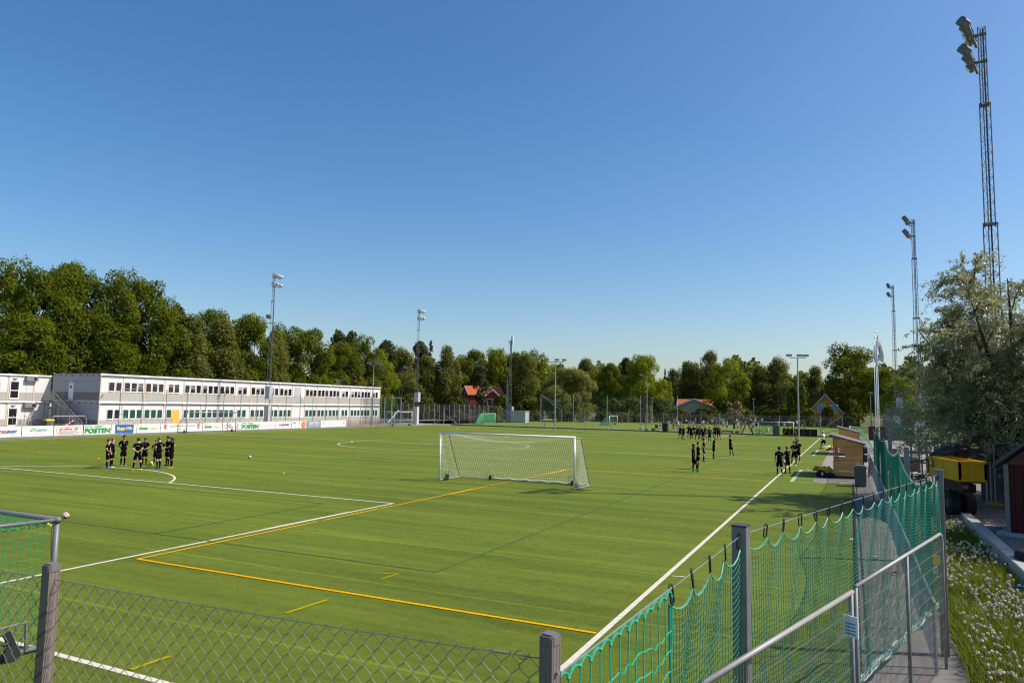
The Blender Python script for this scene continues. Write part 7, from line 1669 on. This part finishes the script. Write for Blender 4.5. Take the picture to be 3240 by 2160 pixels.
def hang_net(a, c, ztop, zbot, u0, u1, spacing, clips, sagz, rz_, r_h, r_v, mh, mv, sp=.05, wire=True, bulge=.12, zt2=None):
    a, c = Vector(a), Vector(c); ux = (c - a).normalized(); L_ = (c - a).length; nrm = Vector((-ux.y, ux.x, 0)); zt2 = zt2 or ztop
    zt = lambda u: ztop + (zt2 - ztop) * u / L_
    if wire: m = MB(); m.tube([a + Vector((0, 0, ztop)) - O_, c + Vector((0, 0, zt2)) - O_], .0035, 5); m.build('wire', steel, nf)
    N = int(round((u1 - u0) / spacing)); cl_ = [u0 + (u1 - u0) * k / N for k in range(N + 1)]
    if clips:
        for u in cl_:
            inst('carabiner', clip_me, nf, a + ux * u + Vector((0, 0, zt(u) - .002)) - O_, (R(kr.uniform(-8, 8)), 0, math.atan2(ux.y, ux.x) + R(kr.uniform(-25, 25))))
    def top(u):
        k = min(N - 1, max(0, int((u - u0) / (u1 - u0) * N))); f = (u - cl_[k]) / max(1e-6, cl_[k + 1] - cl_[k]); return zt(u) - .095 - sagz * 4 * f * (1 - f) * (.8 + .4 * ((k * 7919) % 10) / 10)
    def pt(u, g):                                  # g = 0 top .. 1 bottom
        zt_ = top(u); fade = math.exp(-g * 3.2); zflat = zt(u) - .12 - sagz * .8; z = (zflat + (zt_ - zflat) * fade) * (1 - g) + (zbot + .03 * math.sin(u * 2.1)) * g
        off = bulge * math.sin(math.pi * (u - u0) / (u1 - u0)) * math.sin(math.pi * min(1, g * 1.05)) + .012 * math.sin(u * 9.0 + g * 5)
        return a + ux * (u + .006 * math.sin(g * 40 + u * 17)) + nrm * off + Vector((0, 0, z)) - O_
    nu = int((u1 - u0) / sp); nv = int((ztop - zbot) / sp); mV, mH = MB(), MB(); fine = max(1, nu // 90)
    for i in range(nu + 1):
        u = u0 + (u1 - u0) * i / nu; mV.tube([pt(u, k / 12) for k in range(13)], r_v, 3, cap=False)
    for k in range(nv + 1):
        g = k / nv; ns_ = N * 5
        mH.tube([pt(u0 + (u1 - u0) * i / ns_, g) for i in range(ns_ + 1)], r_h if k else r_h * 2.4, 3 if k else 5, cap=False)
    tag(mV.build('net', mv, nf), kind='stuff'); tag(mH.build('net', mh, nf), kind='stuff')
    return pt
# fine net from B to C, and from where it starts to B
pBC = hang_net(PB, PC, 2.93, .85, .10, (PC - PB).length - .10, .43, True, .085, 0, .0030, .0026, net_light, net_green, bulge=.06)
ab = PB - PA; LAB = ab.length
pAB = hang_net(PA, PB, 2.80, .85, 1.62, LAB - .07, .40, True, .085, 0, .0030, .0026, net_light, net_green, bulge=.05, zt2=2.92)
# thick selvedge ropes at the net ends
for f_, u in ((pAB, 1.62), (pBC, (PC - PB).length - .1)): m = MB(); m.tube([f_(u, k / 10) for k in range(11)], .010, 6); m.build('edge_rope', net_green, nf)
# coarse goal netting from A, laced over the wire
uab = ab.normalized(); m = MB(); m2 = MB(); g_col = M('net_teal', (.02, .36, .22), .45, 0, .1, 8); kn = MB(); prev = None
for i in range(14):
    u = .10 + i * .118; zt = 2.80 + .12 * u / LAB; p = PA + uab * u - O_
    top = p + Vector((0, 0, zt - .035 - .05 * (i % 2) * .3)); m.tube([top + Vector((.004 * math.sin(k * 2 + i), 0, -k * .21)) for k in range(11)], .0042, 5)
    if i < 13:
        nx_ = p + uab * .118; za = zt - .035; arch = [top.lerp(nx_ + Vector((0, 0, 2.80 + .12 * (u + .118) / LAB - .035)), q / 4) + Vector((0, 0, .028 * math.sin(math.pi * q / 4))) for q in range(5)]
        m.tube(arch, .006, 5); m.tube([arch[2], PA + uab * (u + .085) - O_ + Vector((0, 0, zt + .006)), arch[3]], .0042, 5)
    kn.ball(top, .010, 8, 6)
for k in range(1, 16):
    for i in range(13):
        u = .10 + i * .118; z = 2.80 - .07 - k * .125; s = (math.sin(i * .9 + k) * .012)
        m.tube([PA + uab * u - O_ + Vector((0, 0, z + s)), PA + uab * (u + .059) - O_ + Vector((0, 0, z + s - .012 + .02 * math.sin(i * 1.7))), PA + uab * (u + .118) - O_ + Vector((0, 0, z + math.sin((i + 1) * .9 + k) * .012))], .0038, 5)
tag(m.build('coarse_net', g_col, nf), kind='stuff'); tag(kn.build('net_knots', g_col, nf), kind='stuff')
m = MB(); m.tube([PA + Vector((0, 0, 2.80)) - O_, PA + uab * 1.65 + Vector((0, 0, 2.865)) - O_], .0035, 5); m.build('wire', steel, nf)
inst('carabiner', clip_me, nf, PA + uab * .09 + Vector((0, 0, 2.80)) - O_, (0, 0, R(60)), 1.1)
# net along the path from C away, its top rope sagging between the posts
seq = [PC] + line; zr = [2.86, 2.88, 2.90, 2.90, 2.90]
mV, mH, rope = MB(), MB(), MB()
for s in range(4):
    a, c = seq[s], seq[s + 1]; L_ = (c - a).length; ux = (c - a).normalized(); sag = (.40, .30, .2, .12)[s]
    def tpz(u, s=s, L_=L_): f = u / L_; return zr[s] + (zr[s + 1] - zr[s]) * f - sag * 4 * f * (1 - f)
    def pt(u, g, a=a, ux=ux, s=s, L_=L_):
        f = u / L_; z = tpz(u) * (1 - g) + (.30 if s else .75 - .45 * f) * g
        return a + ux * u + Vector((-.14 + .09 * math.sin(u * 1.7 + s) * math.sin(math.pi * g) * math.sin(math.pi * f), 0, z)) - O_
    st_ = .055 if s < 2 else .09; nu = int(L_ / st_)
    for i in range(nu + 1): mV.tube([pt(L_ * i / nu, k / 6) for k in range(7)], .0032 if s < 2 else .006, 3, cap=False)
    nv = 40 if s < 2 else 26
    for k in range(nv + 1): mH.tube([pt(L_ * i / 22, k / nv) for i in range(23)], .0032 if s < 2 else .006, 3, cap=False)
    rope.tube([pt(L_ * i / 22, 0) + Vector((0, 0, .05)) for i in range(23)], .010, 5)
    lace = [];
    for i in range(70): lace += [pt(L_ * i / 70, 0) + Vector((0, 0, .05)), pt(L_ * (i + .5) / 70, .02)]
    m = MB(); m.tube(lace, .004, 4); m.build('lacing', M('lacing_white', (.45, .55, .48), .7), nf)
net_far = M('dark_green_cord', (.012, .20, .12), .6, 0, .15, 4); tag(mV.build('net', net_far, nf), kind='stuff'); tag(mH.build('net', M('mid_green_cord', (.04, .27, .17), .6, 0, .15, 4), nf), kind='stuff'); rope.build('rope', black_m, nf)
# gathered net roll along the bottom of the B-C net
m = MB(); a, c = PB, PC
pts = [a.lerp(c, .04 + .93 * k / 40) + Vector((-.05, 0, .84 + .02 * math.sin(k * 1.3))) - O_ for k in range(41)]
m.tube(pts, [.038 + .010 * math.sin(k * 2.3) for k in range(41)], 7); m.build('net_roll', M('pale_roll', (.40, .46, .44), .6, 0, .35, 14), nf)
lc = []
for k in range(160): f = .04 + .93 * k / 160; an_ = k * 1.9; lc.append(a.lerp(c, f) + Vector((-.05 + .05 * math.cos(an_), 0, .84 + .05 * math.sin(an_))) - O_)
m = MB(); m.tube(lc, .006, 4); m.build('lacing', net_light, nf)

# ------------------------------------------------------------------ near chain-link fence (Z to A and on to the left)
cf_ = thing('chain_link_fence', 'grey chain-link fence on brown-grey square posts at the bottom of the frame', 'fence', (-0.15, -4.60, 0))
PZ = Vector((-0.17, -4.60, 0)); FA = PA - PZ; LF = FA.length; uf = FA.normalized(); nfv = Vector((-uf.y, uf.x, 0))
def profile_post(p, w, h, rz):
    pts = []; g = .006
    for (x, y) in ((-1, -1), (1, -1), (1, 1), (-1, 1)): pass
    k = w / 2; e = .0028; prof = []
    n = 3
    for side in range(4):
        for j in range(n):
            f0 = -k + 2 * k * (j + .08) / n; f1 = -k + 2 * k * (j + .5) / n; f2 = -k + 2 * k * (j + .92) / n
            for (f, dpt) in ((f0, 0), (f1 - .004, 0), (f1, e), (f1 + .004, 0), (f2, 0)):
                q = (f, -k + dpt); a = side * math.pi / 2; prof.append((q[0] * math.cos(a) - q[1] * math.sin(a), q[0] * math.sin(a) + q[1] * math.cos(a)))
    m = MB(); m.prism(prof, 'z', -.05, h); o = m.build('post', post_brown, cf_, p - PZ, (0, 0, rz))
    m = MB(); m.prism([(-k - .004, -k + .01), (-k + .01, -k - .004), (k - .01, -k - .004), (k + .004, -k + .01), (k + .004, k - .01), (k - .01, k + .004), (-k + .01, k + .004), (-k - .004, k - .01)], 'z', h - .03, h + .006)
    m.prism([(-k + .006, -k + .012), (-k + .012, -k + .006), (k - .012, -k + .006), (k - .006, -k + .012), (k - .006, k - .012), (k - .012, k - .006), (-k + .012, k - .006), (-k + .006, k - .012)], 'z', h + .006, h + .014)
    m.build('post_cap', cap_plastic, o); return o
zo = profile_post(PZ, .067, 3.0, R(3)); ao = profile_post(PA, .066, 3.0, R(-12))
m = MB(); m.tube([(.03, .0, 2.86), (.048, 0, 2.86)], .010, 6); m.build('bolt', steel, ao)
m = MB(); m.obox((.040, -.012, 2.70), (.012, .05, .12)); m.tube([(.045, -.012, 2.74), (.06, -.012, 2.74)], .014, 8); m.build('bracket', steel, ao)
m = MB(); m.bar((-.02, -.043, 2.72), (-.22, -.063, 2.66), .012, .055); m.tube([(0.0, -.038, 2.72), (0.0, -.06, 2.72)], .022, 10); m.build('clamp', steel_dark, ao)
# woven wires
def topz(u): return 2.93 - .012 * math.sin(math.pi * max(0, min(1, u / LF))) - (.02 * (u / LF) if u > 0 else 0)
dx = .043; dz = .050; wm = MB(); i0, i1 = int(-2.6 / dx), int((LF - .03) / dx)
for i in range(i0, i1 + 1):
    u_ = i * dx; tz_ = topz(u_); pts = []
    nseg = int((tz_ - 1.35) / dz); jx = kr.uniform(-.004, .004)
    for k in range(nseg + 1):
        s = (1 if (k % 2) else -1) * (1 if i % 2 else -1)
        off = s * dx * .5 * 1.0
        for e in (-.12, .12):
            pts.append(uf * (u_ + off * 1.06 + jx * math.sin(k * .4)) + nfv * (.0035 * (1 if e > 0 else -1) * s) + Vector((0, 0, tz_ - (k + e) * dz)))
    wm.tube(pts, .0021, 4, cap=False)
tag(wm.build('wire_mesh', wire_near, cf_), kind='stuff')
m = MB(); m.tube([uf * u + Vector((0, 0, topz(u) - .006)) for u in np.linspace(-2.6, LF - .02, 30)], .0026, 5)
for q in range(8): pass
m.build('tension_wire', wire_near, cf_)
m = MB(); pe = uf * (LF - .16) + Vector((0, 0, topz(LF - .16) - .006)); cs_ = []
for k in range(40): a = k * 1.25; cs_.append(pe + uf * (-.03 - .0016 * k) + nfv * .006 * math.cos(a) + Vector((0, 0, .006 * math.sin(a))))
m.tube(cs_, .002, 4); m.tube([pe + uf * .0 + Vector((0, 0, .0)), pe + uf * .012 + Vector((0, 0, .018)), pe + uf * .04 + Vector((0, 0, .022)), pe + uf * .058 + Vector((0, 0, .002)), pe + uf * .04 + Vector((0, 0, -.016)), pe + uf * .018 + Vector((0, 0, -.010))], .003, 5); m.tube([pe + uf * .058, pe + uf * .15], .0028, 5); m.build('turnbuckle', wire_near, cf_)
lw = MB()
for k in range(12): lw.tube([uf * (-.04) + nfv * -.036 + Vector((0, 0, 2.70 - k * .11)), uf * .0 + nfv * -.039 + Vector((0, 0, 2.73 - k * .11)), uf * .04 + nfv * -.036 + Vector((0, 0, 2.755 - k * .11))], .0022, 4)
lw.build('tie_wire', black_m, cf_)
# ------------------------------------------------------------------ handrail panels in front of the net
def panel(label, a, c, zt, curved, posts):
    a, c = Vector(a), Vector(c); t = thing('railing_panel', label, 'railing', a, 0, 'steel railing panels before the net fence'); u = (c - a); L_ = u.length; u.normalize(); z = Vector((0, 0, 1))
    m = MB(); r = .024
    pts = [Vector((0, 0, zt)), u * L_ + z * zt] if not curved else [Vector((0, 0, zt)), u * (L_ - .14) + z * zt, u * (L_ - .04) + z * (zt - .04), u * L_ + z * (zt - .15), u * L_]
    m.tube(pts, r, 8); m.build('top_rail', M('rail_steel', (.30, .29, .285), .5, .15, .12, 5), t, smooth=True)
    for f in posts: m = MB(); m.tube([u * L_ * f, u * L_ * f + z * (zt - .01)], r, 8); m.build('post', steel_dark, t, smooth=True)
    m = MB(); n_ = int(L_ / .055)
    for k in range(n_ + 1): m.tube([u * (L_ * k / n_) + z * .1 + Vector((.004, 0, 0)), u * (L_ * k / n_) + z * (zt + .022)], .0021, 3, cap=False)
    for k in range(10): m.tube([z * (.12 + k * .19), u * L_ + z * (.12 + k * .19)], .0030, 4, cap=False)
    tag(m.build('wire_grid', M('grid_steel', (.20, .19, .18), .5, .4, .15, 5), t), kind='stuff'); return t
d0 = (Vector((4.03, 2.83, 0)) - Vector((2.98, -1.18, 0))).normalized()
p1_ = panel('nearer steel railing panel with a wire grid, crossing before the square post', Vector((3.05, -1.98, 0)), Vector((4.02, 1.42, 0)), 2.03, False, (0.0, .985))
p2_ = panel('farther steel railing panel with a rounded corner, ending at the square post', Vector((4.05, 1.50, 0)), Vector((5.30, 6.0, 0)), 2.07, True, (0.0, .5))
m = MB(); m.tube([(.05, -.30, 0), (.05, -.30, 1.86), (.055, -.26, 1.94), (.075, -.17, 1.97), (.10, -.07, 1.93), (.115, -.02, 1.84), (.115, -.02, 0)], .021, 8); m.build('end_bend', M('rail_steel', (.30, .29, .285), .5, .15, .12, 5), p1_, smooth=True)
m = MB(); m.obox((0, 0, 0), (.012, .16, .22)); t = thing('notice_plate', 'small white and blue notice on the railing post', 'sign', (3.995, 1.28, 1.70), R(-12)); m.build('plate', M('notice_white', (.70, .74, .76), .5), t, (0, 0, 0), (0, 0, R(75)))
m = MB(); [m.obox((0, 0, 0), (.004, .10, .015)) for _ in range(1)]
for k in range(4): m2_ = MB(); m2_.obox((0, 0, .03 - k * .035), (.016, .11, .014)); m2_.build('print_line', M('notice_blue', (.10, .22, .50), .5), t, (0, 0, 0), (0, 0, R(75)))
m = MB(); m.obox((0, 0, 0), (.10, .008, .13)); tag(m.build('notice_plate', M('notice_yellow', (.72, .45, .08), .5), None, (5.16, 5.36, 1.76), (0, 0, R(10))), 'small yellow notice plate on the rounded railing panel', 'sign')

# ------------------------------------------------------------------ steel goal with a green net at the lower left
gl2 = thing('goal', 'grey steel goal with a green net at the lower left, behind the chain-link fence', 'goal', (-7.55, .1, 0), 0, 'goals on the two pitches')
gst = M('goal_steel', (.165, .16, .172), .45, .15, .12, 4); hG = 2.0
for x in (0, -5.0): m = MB(); m.tube([(x, 0, .05), (x, 0, hG + .04)], .045, 12); m.build('post', gst, gl2, smooth=True)
m = MB(); m.tube([(.06, 0, hG), (-5.06, 0, hG)], .045, 12); m.build('crossbar', gst, gl2, smooth=True)
for x in (0, -5.0):
    m = MB(); m.tube([(x, 0, hG + .0), (x - .05, -1.15, hG + .02), (x - .05, -1.25, hG - .05), (x - .05, -1.75, .06)], .028, 8); m.build('side_stay', gst, gl2, smooth=True)
    m = MB(); m.tube([(x, 0, .06), (x - .05, -1.75, .06)], .035, 8); m.build('base_bar', gst, gl2, smooth=True)
    s = 1 if x == 0 else -1
    m = MB(); m.tube([(x + .02, -.35, .06), (x + .02, -.38, .50), (x + .02, -.85, .50), (x + .02, -.88, .06)], .022, 6); wf = m.build('wheel_frame', gst, gl2)
    m = MB(); m.tube([(x + .0 + .10 * s, -.62, .12), (x + .05 + .10 * s, -.62, .12)], .12, 14); m.build('wheel', rubber, wf)
    m = MB(); m.obox((x + .06, -.62, .3), (.05, .10, .26), (R(25), 0, 0)); m.build('wheel_bracket', black_m, wf)
m = MB(); m.tube([(0, -1.75, .06), (-5.05, -1.75, .06)], .035, 8); m.build('base_bar', gst, gl2, smooth=True)
nm_ = MB(); gn = M('goal_net_green', (.01, .24, .12), .5, 0, .15, 6); rg_ = random.Random(4); sp = .12
def wob(x, y, z): return Vector((x + .02 * math.sin(z * 6 + y * 4), y + .012 * math.sin(x * 5 + z * 3), z + .012 * math.sin(x * 4 + y * 7)))
for x in (-.03, -5.0):                       # side nets
    for k in range(15):
        y = -.02 - k * sp; zt_ = hG - .03 if y > -1.2 else max(.1, hG - (-1.2 - y) / .55 * hG)
        nm_.tube([wob(x - .02, y, .08 + (zt_ - .08) * j / 8) for j in range(9)], .0042, 4)
    for k in range(17):
        z = hG - .06 - k * sp; ye = -1.25 - .5 * (1 - z / hG)
        nm_.tube([wob(x - .02, ye * j / 8, z - .03 * math.sin(math.pi * j / 8)) for j in range(9)], .0042, 4)
for k in range(43):                          # back and top nets
    x = -k * sp; nm_.tube([wob(x, 0, hG), wob(x, -.6, hG - .05), wob(x, -1.2, hG - .02)] + [wob(x, -1.2 - .55 * j / 6, hG * (1 - j / 6) + .04) for j in range(1, 7)], .004, 4)
for k in range(17):
    z = hG - k * sp; y = -1.2 - .55 * (1 - z / hG); nm_.tube([wob(-5.0 * j / 20, y, z - .03 * math.sin(j * 1.57)) for j in range(21)], .004, 4)
for k in range(1, 10): nm_.tube([wob(-5.0 * j / 20, -k * sp, hG - .04) for j in range(21)], .004, 4)
tag(nm_.build('net', gn, gl2), kind='stuff')
lr = MB(); lr.tube([(-.03 - .0 * k, -.09 * k * .5 - .02, hG - .05 + .035 * math.sin(k * 2.2)) for k in range(26)], .010, 5); lr.build('net_rope', gn, gl2)

for (px, row, col, lab) in ((2694, 1711, CLOTH['white'], 'crumpled white litter on the turf edge behind the net'), (2772, 1768, CLOTH['white'], 'pale crushed carton on the path behind the net'), (2833, 1818, CLOTH['red'], 'red crushed carton on the path behind the net')):
    p = G(px, row); m = MB(); rl_ = random.Random(px); vs = [(rl_.uniform(-.11, .11), rl_.uniform(-.08, .08), rl_.uniform(0, .10)) for _ in range(9)]
    m.add(vs, [(0, 1, 2), (2, 3, 4), (4, 5, 6), (6, 7, 8), (0, 3, 6), (1, 4, 7), (2, 5, 8), (0, 5, 7), (1, 3, 8)]); tag(m.build('litter', col, None, (p.x, p.y, .02)), lab, 'litter')
